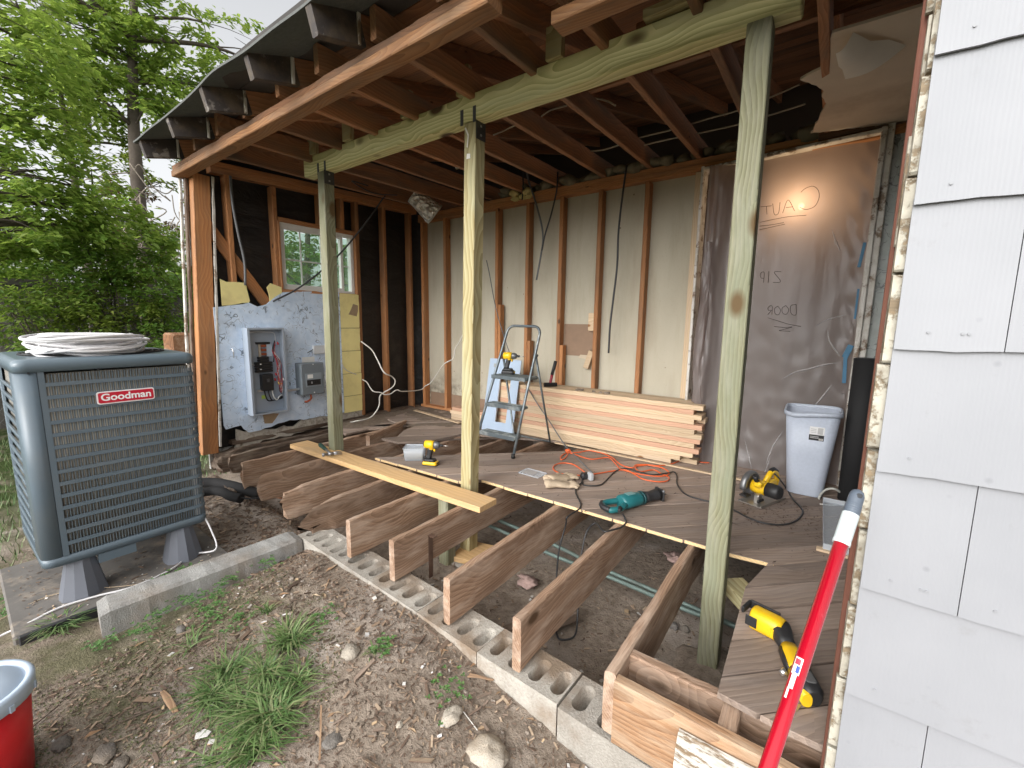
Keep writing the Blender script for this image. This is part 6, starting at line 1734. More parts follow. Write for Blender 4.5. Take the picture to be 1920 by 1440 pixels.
# equipment pad
pdm = plain("black_rubber_pad", (.13, .12, .11), .8, var=.4, scale=10, dirt=(.30, .25, .20), dirt_amt=.95)
o = MB().box((-3.41, .59, -.385), (.905, .93, .06), M=Matrix.Rotation(math.radians(-1.5), 3, 'Z'), ch=.008).build('equipment_pad', pdm)
tag(o, 'dirty black pad under the air conditioner feet', 'pad')
board('rubber_edge', (-2.952, .13, -.392), (-2.957, 1.045, -.392), .022, .084, plain('black_rubber_lip', (.022, .022, .024), .6, var=.3), o, ch=.004)
cable('thin_line', [(-3.16, .965, -.10), (-3.10, .985, -.20), (-3.03, .98, -.31), (-3.146, 0.885, -0.345), (-3.051, 0.747, -0.345), (-3.013, 0.565, -0.345), (-3.062, 0.420, -0.345), (-3.084, 0.282, -0.345), (-3.069, 0.168, -0.360), (-3.086, 0.081, -0.380), (-3.032, -0.019, -0.390)], .0052, WCO, 'thin white line trailing from the air conditioner over its pad', 'line')
cable('thin_line', [(-2.907, 0.732, -0.340), (-3.048, 0.550, -0.345), (-3.247, 0.325, -0.345), (-3.266, 0.170, -0.360), (-3.228, 0.041, -0.385)], .0022, flat("tan_thin_wire", (.35, .27, .18), .5), 'hair thin tan wire lying on the pad edge', 'wire')
# concrete curb
CURB = concrete("speckled_concrete_curb", (.46, .46, .44), (.24, .23, .22), 1.3, stain=(.24, .17, .11), stain_amt=.45)
b = MB(); ns = 26; rings = []
c0, c1 = V((-2.80, .385, -.328)), V((-2.70, 1.335, -.305)); d = (c1 - c0).normalized(); sd = V((d.y, -d.x, 0))
for i in range(ns + 1):
    t = i / ns; p = c0.lerp(c1, t); ring = []
    e = .012 if i in (0, ns) else 0
    for (s, z) in ((-.085, -.09), (-.085, .048), (-.072, .06), (.062, .06), (.078, .046), (.078, -.09)):
        n_ = noise.noise(V((t * 14, s * 30, z * 30))) * .008 + noise.noise(V((t * 50, s * 80, z * 80))) * .003
        ring.append(p + sd * (s * (1 - e * 4) + n_) + V((0, 0, z - (e if z > 0 else 0) + n_ * .8)))
    rings.append(ring)
b.loft(rings, smooth=False); tag(b.build('concrete_curb', CURB), 'long speckled concrete curb stone lying on the soil beside the pad', 'curb')
# black insulated lines
BFO = plain("black_pipe_foam", (.014, .014, .015), .9, var=.2, bump=.2)
ip = thing('insulated_pipes', 'pair of black foam insulated pipes coming from behind the air conditioner', 'pipes', (-3.9, 1.3, -.3))
cable('foam_sleeve', [(-4.3, 1.02, -.20), (-4.135, 1.305, -0.230), (-4.003, 1.395, -0.240), (-3.775, 1.458, -0.250), (-3.603, 1.513, -0.270)], .042, BFO, parent=ip, n=12)
cable('foam_sleeve', [(-4.0, .98, -.25), (-3.961, 1.255, -0.250), (-3.871, 1.326, -0.250), (-3.746, 1.343, -0.260), (-3.650, 1.382, -0.270)], .036, BFO, parent=ip, n=12)
cable('copper_tail', [(-3.610, 1.508, -0.270), (-3.520, 1.537, -0.270), (-3.412, 1.581, -0.270)], .007, flat("copper_tube", (.5, .2, .1), .35, .8), parent=ip)
cable('control_wire', [(-3.653, 1.376, -0.260), (-3.566, 1.418, -0.260), (-3.484, 1.462, -0.240), (-3.438, 1.565, -0.200), (-3.336, 1.645, -0.120), (-3.335, 1.821, -0.140)], .007, BFO, parent=ip)
wbk = MB().box((-5.0, 1.47, .88), (.22, .19, .24), ch=.02).build('timber_block', wood("brown_weathered_block", (.22, .10, .04), (.09, .04, .018), ring=30, wear=(.45, .35, .25), wear_amt=.4, bump=.8))
tag(wbk, 'brown weathered timber block beyond the air conditioner', 'timber')
tag(board('timber_post', (-5.0, 1.47, -.45), (-5.0, 1.47, .76), .12, .12, ROTTEN, None, up=(0, 1, 0)), 'dark post under the brown timber block', 'post')

# ================================================================== BUCKET
bk = thing('bucket', 'red plastic bucket with pale grey lid at the left front corner', 'bucket', (-2.115, -.04, -.40))
RB = flat("red_bucket_plastic", (.56, .012, .018), .35); LID = plain("pale_grey_lid", (.42, .50, .60), .45, var=.06)
bx, by = -2.115, -.045
def circ(r, z, n=40): return [(bx + r * math.cos(2 * math.pi * q / n), by + r * math.sin(2 * math.pi * q / n), z) for q in range(n)]
MB().loft([circ(.130, -.405), circ(.150, -.09)]).build('pail', RB, bk)
MB().loft([circ(.155, -.10), circ(.162, -.095), circ(.164, -.055), circ(.158, -.047), circ(.144, -.047), circ(.141, -.058), circ(.136, -.058), circ(.134, -.052), circ(.05, -.05)]).build('lid', LID, bk)
for q in range(10):
    a = 2 * math.pi * q / 10; MB().box((bx + .164 * math.cos(a), by + .164 * math.sin(a), -.085), (.006, .012, .022), M=Matrix.Rotation(a, 3, 'Z')).build('lid_tab', LID, bk)

# ================================================================== GROUND LITTER, STONES, GRASS
rnd = random.Random(21)
def outside(x, y):
    return y < front_y(x) - .01 and not (x < -2.55 and y > .1 and x > -3.95 and y < 1.4) and x < 1.0
def gpt(x, y, dz=0.0): return V((x, y, ground_z(x, y) + dz))
def chips(n, xr, yr, smin, smax, test, zf=ground_z, lift=.004, asp=(1.5, 4.5)):
    b = MB()
    c = 0
    while c < n:
        x, y = rnd.uniform(*xr), rnd.uniform(*yr)
        if not test(x, y): continue
        c += 1
        s = rnd.uniform(smin, smax) * (1 if rnd.random() < .85 else 1.8); a = rnd.uniform(0, 6.28); r = rnd.uniform(*asp)
        p = V((x, y, zf(x, y) + lift))
        d = V((math.cos(a), math.sin(a), rnd.uniform(-.25, .25))) * s * r; e = V((-math.sin(a), math.cos(a), rnd.uniform(-.3, .3))) * s
        u = V((0, 0, s * .5))
        b.quad(p - d - e * .7, p + d * .8 - e, p + d + e * .8, p - d * .9 + e)
        b.quad(p - d - e * .7 + u, p + d * .8 - e + u, p + d + e * .8 + u, p - d * .9 + e + u)
        b.quad(p - d - e * .7, p + d * .8 - e, p + d * .8 - e + u, p - d - e * .7 + u)
    return b
def chipmat(name, cols, rough=.85):
    k = NT(name)
    g = k.n('NewGeometry'); r = g.outputs['Random Per Island']
    cc = cols[0]
    for i, c2 in enumerate(cols[1:]):
        cc = k.mix(k.math('GREATER_THAN', r, (i + 1) / len(cols)), cc, c2)
    n1 = k.noise(k.coords(False), 70, 4)
    v = k.n('HueSaturation', Color=cc); k.set(v.inputs['Value'], k.math('MULTIPLY_ADD', n1, .7, .62))
    k.base(v.outputs[0]); k.rough(rough); return k.m
CHIPM = chipmat("wood_chips", [(.13, .085, .06), (.19, .13, .09), (.27, .19, .13), (.16, .11, .08), (.36, .27, .19), (.10, .07, .05), (.23, .17, .13)])
tag(chips(9000, (-2.7, .35), (.0, 1.32), .0012, .0034, outside).build('wood_chips', CHIPM), 'brown wood chips and bark crumbs littering the soil', 'wood chips', kind='stuff')
tag(chips(330, (-2.6, .3), (.1, 1.30), .003, .0065, outside, asp=(2.5, 6)).build('wood_splinters', CHIPM), 'larger splinters of wood scattered over the soil', 'splinters', kind='stuff')
WCH = chipmat("pale_flakes", [(.55, .53, .5), (.42, .38, .33), (.5, .36, .22), (.62, .6, .58)])
tag(chips(230, (-2.7, .2), (.0, 1.3), .002, .006, outside, asp=(1, 2.2)).build('pale_flakes', WCH), 'pale paint flakes and chips on the soil', 'flakes', kind='stuff')
crawl = lambda x, y: y > front_y(x) + .22 and y < 3.2 and x > -3.9
tag(chips(2600, (-3.9, .4), (1.5, 3.2), .0012, .0042, crawl).build('crawl_litter', CHIPM), 'splinters and crumbs on the crawl space soil', 'splinters', kind='stuff')
tag(chips(60, (-2.3, .1), (1.5, 2.3), .004, .010, crawl, asp=(1, 2)).build('crawl_flakes', WCH), 'few pale flakes on the crawl space soil', 'flakes', kind='stuff')
left_side = lambda x, y: y > 1.0 and y < 1.75 and x < -2.5
tag(chips(1900, (-4.3, -2.35), (.95, 1.7), .0018, .006, left_side).build('corner_litter', CHIPM), 'bark and splinters heaped by the left wall corner', 'splinters', kind='stuff')
pad_t = lambda x, y: True
tag(chips(420, (-3.8, -2.98), (.16, 1.04), .001, .0026, pad_t, zf=lambda x, y: -.3555).build('pad_litter', CHIPM), 'crumbs of dirt on the black equipment pad', 'crumbs', kind='stuff')
tag(chips(60, (-3.3, -2.98), (.2, 1.0), .0015, .004, pad_t, zf=lambda x, y: -.355, asp=(1, 2)).build('pad_flakes', WCH), 'pale flakes on the black equipment pad', 'flakes', kind='stuff')
b = MB()
for i in range(150):
    x, y = rnd.uniform(-2.6, .2), rnd.uniform(.05, 1.26)
    if not outside(x, y): continue
    a = rnd.uniform(0, 6.28); d = V((math.cos(a), math.sin(a), rnd.uniform(-.1, .2))); e = V((-d.y, d.x, rnd.uniform(-.1, .3))).normalized(); l = rnd.uniform(.012, .028); w = l * rnd.uniform(.25, .45)
    p = gpt(x, y, .004); q = V((0, 0, l * .25))
    b.quad(p - d * l, p - d * l * .2 + e * w + q, p + d * l + q * .5, p); b.quad(p - d * l, p, p + d * l + q * .5, p - d * l * .2 - e * w + q)
tag(b.build('dry_leaves', chipmat("dry_leaf", [(.34, .24, .15), (.26, .17, .10), (.42, .32, .22), (.30, .18, .10)])), 'dry curled brown leaves lying about on the soil', 'leaves', kind='stuff')
b = MB()
for i in range(750):
    x, y = rnd.uniform(-2.6, .25), rnd.uniform(.05, 1.28)
    if not outside(x, y): continue
    r = rnd.uniform(.003, .009) * (1.9 if rnd.random() < .06 else 1)
    b.blob((x, y, ground_z(x, y) + r * .3), (r * rnd.uniform(.8, 1.4), r, r * .7), 7, 5, .5, i)
tag(b.build('soil_clods', SOIL), 'small clods and crumbs of soil on the bare ground', 'clods', kind='stuff')
STONE = concrete("rough_stone", (.50, .45, .38), (.30, .26, .21), 1.6, stain=(.33, .25, .17), stain_amt=.6)
DSTONE = concrete("dark_stone", (.20, .185, .17), (.10, .09, .08), 1.6, stain=(.2, .15, .1), stain_amt=.5)
def stone(px, r, lab, seed, mat=STONE, nm='stone', cat='stone'):
    x, y = px[0], px[1]
    b = MB(); b.blob((x, y, ground_z(x, y) + r[2] * .35), r, 16, 10, .38, seed)
    tag(b.build(nm, mat), lab, cat, group='stones lying on the soil')
stone((-1.554, 0.970, -0.370), (.040, .036, .026), 'pale round stone right of the grass clumps', 1)
stone((-1.017, 1.041, -0.380), (.032, .040, .018), 'flat tan stone just behind the large front stone', 2)
stone((-0.832, 1.030, -0.380), (.072, .062, .028), 'large flat tan stone at the bottom edge', 3)
stone((-1.151, 0.902, -0.380), (.014, .014, .010), 'small white stone left of the flat tan stone', 4)
stone((-1.311, 0.731, -0.380), (.034, .034, .010), 'flat brown stone right of the lowest grass clump', 5, DSTONE)
stone((-1.966, 0.238, -0.390), (.05, .03, .012), 'flat dark slate piece in the pale dirt near the bucket', 6, DSTONE)
stone((-2.129, 0.153, -0.390), (.035, .028, .012), 'dark lump of tar right of the bucket', 7, DSTONE)
stone((-1.883, 0.264, -0.390), (.03, .024, .010), 'small dark stone at the bottom left of the grass', 8, DSTONE)
stone((-2.441, 0.614, -0.370), (.035, .02, .012), 'dark flat stone below the curb', 9, DSTONE)
stone((-0.544, 2.275, -0.490), (.028, .024, .02), 'grey stone on the crawl space soil by the right post', 10, DSTONE)
stone((-0.484, 2.294, -0.490), (.020, .022, .016), 'smaller grey stone on the crawl space soil by the right post', 11, DSTONE)
WSC = wood("raw_wood_scrap", (.46, .30, .18), (.27, .16, .09), ring=26, tone=.2, wear=(.25, .18, .13), wear_amt=.5)
def scrap(pa, pb, w, t, lab, mat=WSC, seed=0, zup=.006):
    a, c_ = V(pa), V(pb); a.z = ground_z(a.x, a.y) + t / 2 + zup * .5; c_.z = ground_z(c_.x, c_.y) + t / 2 + zup
    tag(board('wood_scrap', a, c_, w, t, mat, None, rag=w * .25, rot0=w * .35, rot1=w * .35, seed=200 + seed), lab, 'wood scrap', group='wood scraps lying on the soil')
scrap((-2.107, 0.448, -0.380), (-1.943, 0.446, -0.380), .035, .012, 'tan wood chunk with a pointed end left of the grass', seed=1)
scrap((-2.165, 0.397, -0.380), (-2.107, 0.448, -0.380), .03, .01, 'brown bark chunk touching the pointed tan chunk', ROTTEN, 2)
scrap((-1.644, 0.468, -0.390), (-1.606, 0.577, -0.390), .012, .006, 'long orange splinter in the grass', seed=3)
scrap((-1.080, 1.202, -0.360), (-0.990, 1.257, -0.360), .032, .014, 'wedge of pinkish wood beside the concrete blocks', seed=4)
scrap((-1.029, 1.090, -0.380), (-0.907, 1.059, -0.380), .007, .006, 'grey stick pointing at the large front stone', TRIMWHITE, 5)
scrap((-2.030, 1.131, -0.310), (-2.098, 1.197, -0.310), .012, .006, 'short reddish splinter on the slope under the blocks', seed=6)
scrap((-1.998, 0.359, -0.390), (-2.031, 0.392, -0.390), .02, .008, 'curled brown bark piece above the pale dirt patch', seed=7)
scrap((-2.087, 0.292, -0.390), (-2.037, 0.420, -0.380), .008, .006, 'thin grey stick running to the tan chunk', ROTTEN, 8)
scrap((-2.290, 0.071, -0.390), (-2.356, 0.177, -0.390), .010, .007, 'reddish lath strip right of the bucket', ROTTEN, 9)
scrap((-1.528, 1.214, -0.340), (-1.570, 1.282, -0.330), .010, .005, 'small pale splinter below the second block', seed=10)
scrap((-1.530, 1.035, -0.360), (-1.520, 1.191, -0.350), .006, .004, 'thin root like twig right of the pale stone', ROTTEN, 11)
scrap((-1.287, 0.665, -0.390), (-1.462, 0.776, -0.390), .012, .004, 'dry brown leaf blade below the grass', seed=12)
sh = MB(); p = V((-1.753, 0.469, -0.385)); p.z = ground_z(p.x, p.y) + .006
sh.prism([p + V(q) for q in ((-.022, -.012, 0), (.004, -.024, .004), (.032, .008, .008), (.022, .024, .006), (-.018, .014, 0))], (0, 0, .004))
tag(sh.build('tile_shard', flat("white_tile_shard", (.68, .66, .64), .5)), 'white angular tile shard left of the grass', 'shard')
# grass
GRASSM = chipmat("grass_blade", [(.085, .16, .04), (.065, .13, .035), (.12, .20, .06), (.17, .24, .09), (.20, .22, .10)], .55)
def tuft(cx, cy, n, h, spread, name='grass_tuft'):
    b = MB()
    for i in range(n):
        a = rnd.uniform(0, 6.28); d = V((math.cos(a), math.sin(a), 0)); o = V((rnd.gauss(0, .35), rnd.gauss(0, .35), 0)) * spread * .42
        hh = h * rnd.uniform(.5, 1.15); l = spread * rnd.uniform(.4, 1.3)
        base = V((cx, cy, 0)) + o; base.z = ground_z(base.x, base.y) - .005
        sd = V((-d.y, d.x, 0)); w = rnd.uniform(.0016, .0034)
        pts = []
        for t in (0, .3, .6, .85, 1):
            pts.append(base + d * l * t ** 1.4 + V((0, 0, hh * (t * 1.5 - t * t * (.85 + .35 * rnd.random() * .3)))))
        ws = [w * .8, w, w * .9, w * .6, .0002]
        i0 = len(b.v)
        for p, ww in zip(pts, ws): b.v += [tuple(p - sd * ww), tuple(p + sd * ww)]
        for q in range(4):
            b.f.append((i0 + 2 * q, i0 + 2 * q + 1, i0 + 2 * q + 3, i0 + 2 * q + 2)); b.sm.append(True)
    return b.build(name, GRASSM)
GT = [((545,1225), 95, .075, .11, 'wide grass clump nearest the pale round stone'), ((500,1275), 60, .06, .09, 'grass clump between the upper and lower clumps'), ((430,1265), 60, .055, .10, 'grass clump at the upper left of the grass patch'), ((400,1310), 70, .06, .11, 'dark grass clump next to the tan wood chunk'),
      ((505,1350), 110, .075, .13, 'large grass clump at the bottom of the grass patch'), ((455,1330), 60, .06, .10, 'grass clump in the middle of the grass patch'), ((480,1405), 70, .06, .12, 'lowest grass clump at the picture bottom'), ((560,1290), 40, .05, .09, 'thin grass clump right of the middle clumps'),
      ((405,1420), 16, .05, .10, 'sparse yellowish blades left of the lowest clump'), ((110,1175), 60, .05, .10, 'grass clump growing at the black pad edge'), ((500,1160), 16, .045, .06, 'small sparse grass sprig on the slope'), ((360,1215), 12, .04, .08, 'few long blades below the curb'), ((700,1255), 14, .03, .04, 'tiny grass sprig beside the pale round stone')]
for (px, n, h, s, lb) in [((-1.849, 0.852, -0.360), 95, .07, .10, GT[0][4]), ((-1.794, 0.721, -0.370), 60, .055, .085, GT[1][4]), ((-1.951, 0.638, -0.370), 60, .05, .09, GT[2][4]), ((-1.876, 0.551, -0.380), 70, .055, .095, GT[3][4]), ((-1.599, 0.647, -0.380), 120, .065, .115, GT[4][4]), ((-1.735, 0.602, -0.380), 60, .055, .09, GT[5][4]), ((-1.528, 0.561, -0.385), 75, .055, .105, GT[6][4]), ((-1.647, 0.782, -0.370), 40, .045, .08, GT[7][4]), ((-1.614, 0.466, -0.390), 16, .045, .09, GT[8][4]), ((-2.957, 0.264, -0.390), 70, .05, .085, GT[9][4]), ((-2.141, 0.889, -0.340), 16, .04, .05, GT[10][4]), ((-2.271, 0.604, -0.380), 12, .035, .07, GT[11][4]), ((-1.473, 1.022, -0.360), 14, .025, .03, GT[12][4])]:
    tag(tuft(px[0], px[1], int(n * 2.0), h * 1.55, s * 1.5), lb, 'grass', group='grass clumps in the bare soil')
# moss, clover and lawn
b = MB()
c = 0
def leafquad(b, p, l, w, d, up):
    sd = d.cross(up)
    if sd.length < 1e-4: sd = d.orthogonal()
    sd.normalize()
    q = up.normalized() * l * .12
    b.quad(p, p + d * l * .5 + sd * w + q, p + d * l, p + d * l * .5 - sd * w + q)
while c < 5200:
    x, y = rnd.uniform(-2.75, -1.2), rnd.uniform(-.2, 1.1)
    if not outside(x, y): continue
    if noise.noise(V((x * 3.4, y * 3.4, 7))) + .5 * noise.noise(V((x * 9, y * 9, 2))) + (-1.95 - x) * .55 < .02: continue
    c += 1
    a = rnd.uniform(0, 6.28)
    leafquad(b, gpt(x, y, rnd.uniform(.0, .012)), rnd.uniform(.006, .016), rnd.uniform(.0012, .004), V((math.cos(a), math.sin(a), rnd.uniform(-.1, .5))).normalized(), V((rnd.uniform(-.5, .5), rnd.uniform(-.5, .5), 1)))
MOSSM = chipmat("moss_bits", [(.07, .085, .025), (.10, .11, .04), (.055, .07, .022), (.14, .13, .06), (.17, .15, .09)], .8)
tag(b.build('moss_cover', MOSSM), 'low mossy weeds covering the soil left of the grass clumps', 'moss', kind='stuff')
CLOV = chipmat("clover_leaf", [(.06, .15, .03), (.085, .19, .045), (.05, .12, .03), (.11, .21, .06)], .5)
b = MB()
spots_ = [(-2.591, 0.720, -0.350), (-2.691, 0.690, -0.360), (-2.553, 0.806, -0.350), (-2.575, 1.097, -0.310), (-2.611, 0.894, -0.340), (-2.642, 0.584, -0.370), (-2.593, 0.485, -0.390), (-2.938, 0.741, -0.340), (-2.934, 0.778, -0.340), (-2.456, 0.734, -0.360), (-3.333, 0.135, -0.400), (-3.473, 0.138, -0.400), (-2.650, 0.368, -0.400), (-1.448, 1.059, -0.360), (-1.842, 1.004, -0.330), (-2.215, 0.777, -0.350), (-2.366, 0.726, -0.360), (-1.088, 1.090, -0.380)]
for s in spots_:
    for i in range(34):
        x, y = s[0] + rnd.gauss(0, .035), s[1] + rnd.gauss(0, .035); z0 = max(ground_z(x, y), s[2]) 
        p = V((x, y, z0 + rnd.uniform(.004, .03))); a0 = rnd.uniform(0, 6.28)
        for q in range(3):
            a = a0 + q * 2.09
            leafquad(b, p, rnd.uniform(.010, .016), .0055, V((math.cos(a), math.sin(a), .25)).normalized(), V((0, 0, 1)))
tag(b.build('clover', CLOV), 'small clover weeds along the concrete curb', 'clover', kind='stuff')
b = MB(); c = 0
while c < 16000:
    x, y = rnd.uniform(-8.4, -3.9), rnd.uniform(-.8, 5.5)
    if x > -4.75 and y > .95: continue
    c += 1
    a = rnd.uniform(0, 6.28); g0 = gpt(x, y, -.01)
    d = V((math.cos(a) * .5, math.sin(a) * .5, 1)).normalized(); sd = V((-d.y, d.x, 0)).normalized()
    l = rnd.uniform(.04, .12)
    b.quad(g0 - sd * .004, g0 + sd * .004, g0 + d * l)
tag(b.build('lawn_grass', GRASSM), 'rough lawn grass beyond the air conditioner', 'grass', kind='stuff')

# ================================================================== FENCE
FW = wood("grey_fence_wood", (.15, .135, .12), (.075, .066, .06), ring=24, tone=.3, wear=(.22, .21, .19), wear_amt=.4)
fc_ = thing('board_fence', 'dark grey board fence behind the chain link', 'fence', (-9.3, 3, -.45))
y = -2.0; i = 0
while y < 8.5:
    vboard('fence_board', -9.30 + rnd.uniform(-.01, .01), y, -.45, 1.58 + rnd.uniform(-.03, .05) - .03 * (y - 1), .022, .135, FW, fc_)
    y += .152 + (.03 if rnd.random() < .25 else 0); i += 1
board('fence_rail', (-9.27, -2.2, 1.66), (-9.27, 8.6, 1.45), .09, .05, FW, fc_, up=(1, 0, 0))
board('fence_rail', (-9.34, -2.2, .2), (-9.34, 8.6, .15), .04, .09, FW, fc_)
for y in (-1.2, 1.25, 3.7, 6.1): vboard('fence_post', -9.40, y, -.45, 1.75, .10, .10, FW, fc_)
cl = thing('chain_link_fence', 'rusting grey chain link fence in front of the board fence', 'fence', (-8.75, 3, -.45))
WIRE = flat("grey_fence_wire", (.20, .195, .19), .5, .4)
b = MB(); S = .115; z0, z1 = -.35, 1.25
for i in range(-12, 95):
    ya = -1.6 + i * S
    h = z1 - z0
    for sgn in (1, -1):
        a, c_ = (ya, ya + h * .8) if sgn > 0 else (ya + h * .8, ya)
        b.tube([(-8.75 + .004 * sgn, a, z0), (-8.75 + .004 * sgn, c_, z1)], .0036, 3, cap=False)
tag(b.build('wire_mesh', WIRE, cl), kind='stuff')
for y in (-1.0, 1.7, 4.4, 7.1): MB().tube([(-8.72, y, -.45), (-8.72, y, 1.32)], .028, 10).build('post', WIRE, cl)
MB().tube([(-8.75, -2, 1.26), (-8.75, 8.5, 1.26)], .018, 8).build('top_rail', WIRE, cl)

# ================================================================== TREES
def leafmat(name, cols, trans=.6):
    k = NT(name)
    g = k.n('NewGeometry'); r = g.outputs['Random Per Island']
    cc = cols[0]
    for i, c2 in enumerate(cols[1:]): cc = k.mix(k.ramp(r, i / (len(cols) - 1), (i + 1) / (len(cols) - 1)), cc, c2)
    k.base(cc); k.rough(.45)
    t = k.n('BsdfTranslucent'); k.set(t.inputs['Color'], k.mix(.5, cc, (.36, .46, .07)))
    m = k.n('MixShader'); m.inputs[0].default_value = trans
    k.t.links.new(k.b.outputs[0], m.inputs[1]); k.t.links.new(t.outputs[0], m.inputs[2]); k.t.links.new(m.outputs[0], k.out.inputs[0])
    return k.m
LEAF = leafmat("tree_leaf", [(.10, .20, .03), (.17, .29, .05), (.25, .36, .075), (.31, .40, .10)])
LEAFY = leafmat("tree_leaf_yellowish", [(.13, .21, .035), (.22, .30, .055), (.30, .34, .08)])
LEAFD = leafmat("bush_leaf", [(.08, .18, .03), (.14, .27, .05), (.22, .34, .075)])
LEAFR = leafmat("red_leaf", [(.09, .012, .018), (.14, .025, .03), (.06, .015, .015)], .25)
BARK = plain("grey_brown_bark", (.105, .085, .07), .95, var=.5, scale=12, bump=.8)
tr_ = random.Random(77)
def foliage(b, c, r, n, size, droop=.5):
    c = V(c)
    ns = max(3, n // 45)
    for s in range(ns):
        # one spray: a twig running outwards and drooping, leaves along it
        th = tr_.uniform(0, 6.28)
        rr = r[0] * tr_.random() ** .5
        st = c + V((math.cos(th) * rr * .55, math.sin(th) * rr * .55, tr_.uniform(-.6, .8) * r[1]))
        a = th + tr_.uniform(-.7, .7)
        d = V((math.cos(a), math.sin(a), tr_.uniform(-.1, .35)))
        L_ = tr_.uniform(.35, .75) * r[0]
        m = n // ns
        for q in range(m):
            t = tr_.random()
            p = st + d * L_ * t + V((0, 0, -droop * L_ * t * t)) + V((tr_.gauss(0, .07), tr_.gauss(0, .07), tr_.gauss(0, .05)))
            la = a + tr_.choice((-1, 1)) * tr_.uniform(.4, 1.3)
            ld = V((math.cos(la), math.sin(la), tr_.uniform(-.9, .1))).normalized()
            up = V((tr_.gauss(0, .35), tr_.gauss(0, .35), 1))
            leafquad(b, p, size * tr_.uniform(.65, 1.25), size * .24 * tr_.uniform(.8, 1.2), ld, up)
def tree(name, lab, base, trunk_pts, tr, clusters, mat, size, droop=.5, group=None, cat='tree', dens=1.0):
    t = thing(name, lab, cat, base, group)
    b = MB(); tp = curve_pts(trunk_pts, 4)
    b.tube(tp, [tr * (1 - .75 * i / (len(tp) - 1)) for i in range(len(tp))], 10)
    for (c, r, n) in clusters:
        c = V(c)
        # limb from the nearest lower trunk point
        cand = [p for p in tp if p.z < c.z - .1] or [tp[0]]
        s = min(cand, key=lambda p: (p - c).length * (1 + .15 * tr_.random()))
        mid = s.lerp(c, .55) + V((tr_.uniform(-.15, .15), tr_.uniform(-.15, .15), .12))
        l = (c - s).length
        r0 = min(tr * .45, .012 + .018 * l)
        lp_ = curve_pts([s, mid, c], 4)
        b.tube(lp_, [r0 * (1 - .8 * i / (len(lp_) - 1)) for i in range(len(lp_))], 6)
        for q in range(5):
            e = c + V((tr_.uniform(-1, 1) * r[0] * .8, tr_.uniform(-1, 1) * r[0] * .8, tr_.uniform(-.5, .6) * r[1]))
            st = lp_[tr_.randrange(len(lp_) // 2, len(lp_))]
            b.tube(curve_pts([st, st.lerp(e, .5) + V((0, 0, .08)), e], 3), [r0 * .3, r0 * .26, r0 * .22, r0 * .18, r0 * .14, r0 * .1, .003], 4)
    b.build('trunk', BARK, t)
    f = MB()
    for (c, r, n) in clusters: foliage(f, c, r, int(n * dens), size, droop)
    f.build('crown', mat, t)
    return t
R1 = (.85, .5)
tree('tree', 'tall leafy tree with its trunk left of the corner post', (-10.9, 2.75, -.45), [(-10.9, 2.75, -.45), (-10.85, 2.72, 1.5), (-10.9, 2.78, 3.0), (-10.8, 2.8, 4.6), (-10.9, 2.95, 6.2), (-10.8, 3.1, 7.6)], .17,
     [(p, R1, 470) for p in [(-10.900, 2.982, 6.507), (-10.900, 2.412, 5.797), (-10.900, 3.339, 6.042), (-10.900, 3.694, 5.668), (-10.900, 2.760, 5.516), (-10.900, 2.096, 5.978), (-10.500, 1.539, 5.111), (-10.900, 3.318, 6.768), (-10.900, 3.634, 6.555), (-10.900, 2.614, 6.492), (-11.400, 4.257, 5.980), (-10.400, 2.848, 5.012), (-10.900, 3.344, 5.096), (-10.900, 2.163, 5.305), (-10.900, 1.850, 6.014), (-11.200, 3.898, 5.321), (-10.900, 2.517, 5.017), (-10.900, 1.972, 5.347)]] +
     [((-10.6, y, z), (1.0, .6), 420) for (y, z) in ((1.0, 7.2), (2.0, 7.8), (3.2, 7.9), (4.2, 6.9), (4.6, 5.8), (5.2, 6.6), (.2, 6.6))], LEAF, .135, .55, 'trees beyond the fence')
tree('tree', 'slimmer tree with bare lower trunk between the tall tree and the left edge', (-11.6, 2.1, -.45), [(-11.6, 2.1, -.45), (-11.6, 2.08, 1.5), (-11.55, 2.05, 3.2), (-11.6, 2.0, 5.5)], .12,
     [(p, (.7, .4), 330) for p in [(-11.600, 1.902, 4.612), (-11.600, 2.363, 4.681), (-11.600, 2.506, 4.207), (-11.600, 2.153, 5.107), (-11.600, 1.755, 5.124), (-11.600, 2.629, 3.851), (-11.600, 3.216, 4.416), (-11.600, 3.342, 3.827)]], LEAFY, .12, .4, 'trees beyond the fence')
tree('tree', 'bright leafy tree whose boughs fill the left edge above the fence', (-8.2, -.55, -.45), [(-8.2, -.55, -.45), (-8.15, -.5, 1.2), (-8.0, -.3, 2.6), (-8.1, -.2, 4.2), (-8.0, .0, 5.6)], .15,
     [(p, (.62, .32), 430) for p in [(-8.100, 0.948, 3.727), (-8.100, 1.094, 3.487), (-8.100, 0.902, 3.065), (-8.400, 1.252, 3.360), (-8.100, 0.908, 2.705), (-8.100, 1.186, 2.583), (-8.300, 1.481, 2.540), (-8.400, 1.797, 2.545), (-8.100, 0.972, 2.254), (-8.500, 1.677, 2.855), (-8.100, 1.017, 4.414), (-8.100, 1.132, 4.726), (-8.500, 1.301, 3.975), (-8.100, 0.893, 3.387), (-8.400, 1.950, 2.316), (-8.100, 1.275, 2.276), (-9.000, 0.870, 2.202), (-9.000, 1.069, 2.022), (-9.000, 0.828, 1.782), (-9.000, 1.280, 2.086), (-8.800, 0.959, 2.094), (-8.600, 1.322, 4.548), (-8.100, 0.981, 4.057)]], LEAF, .115, .5, 'trees beyond the fence')
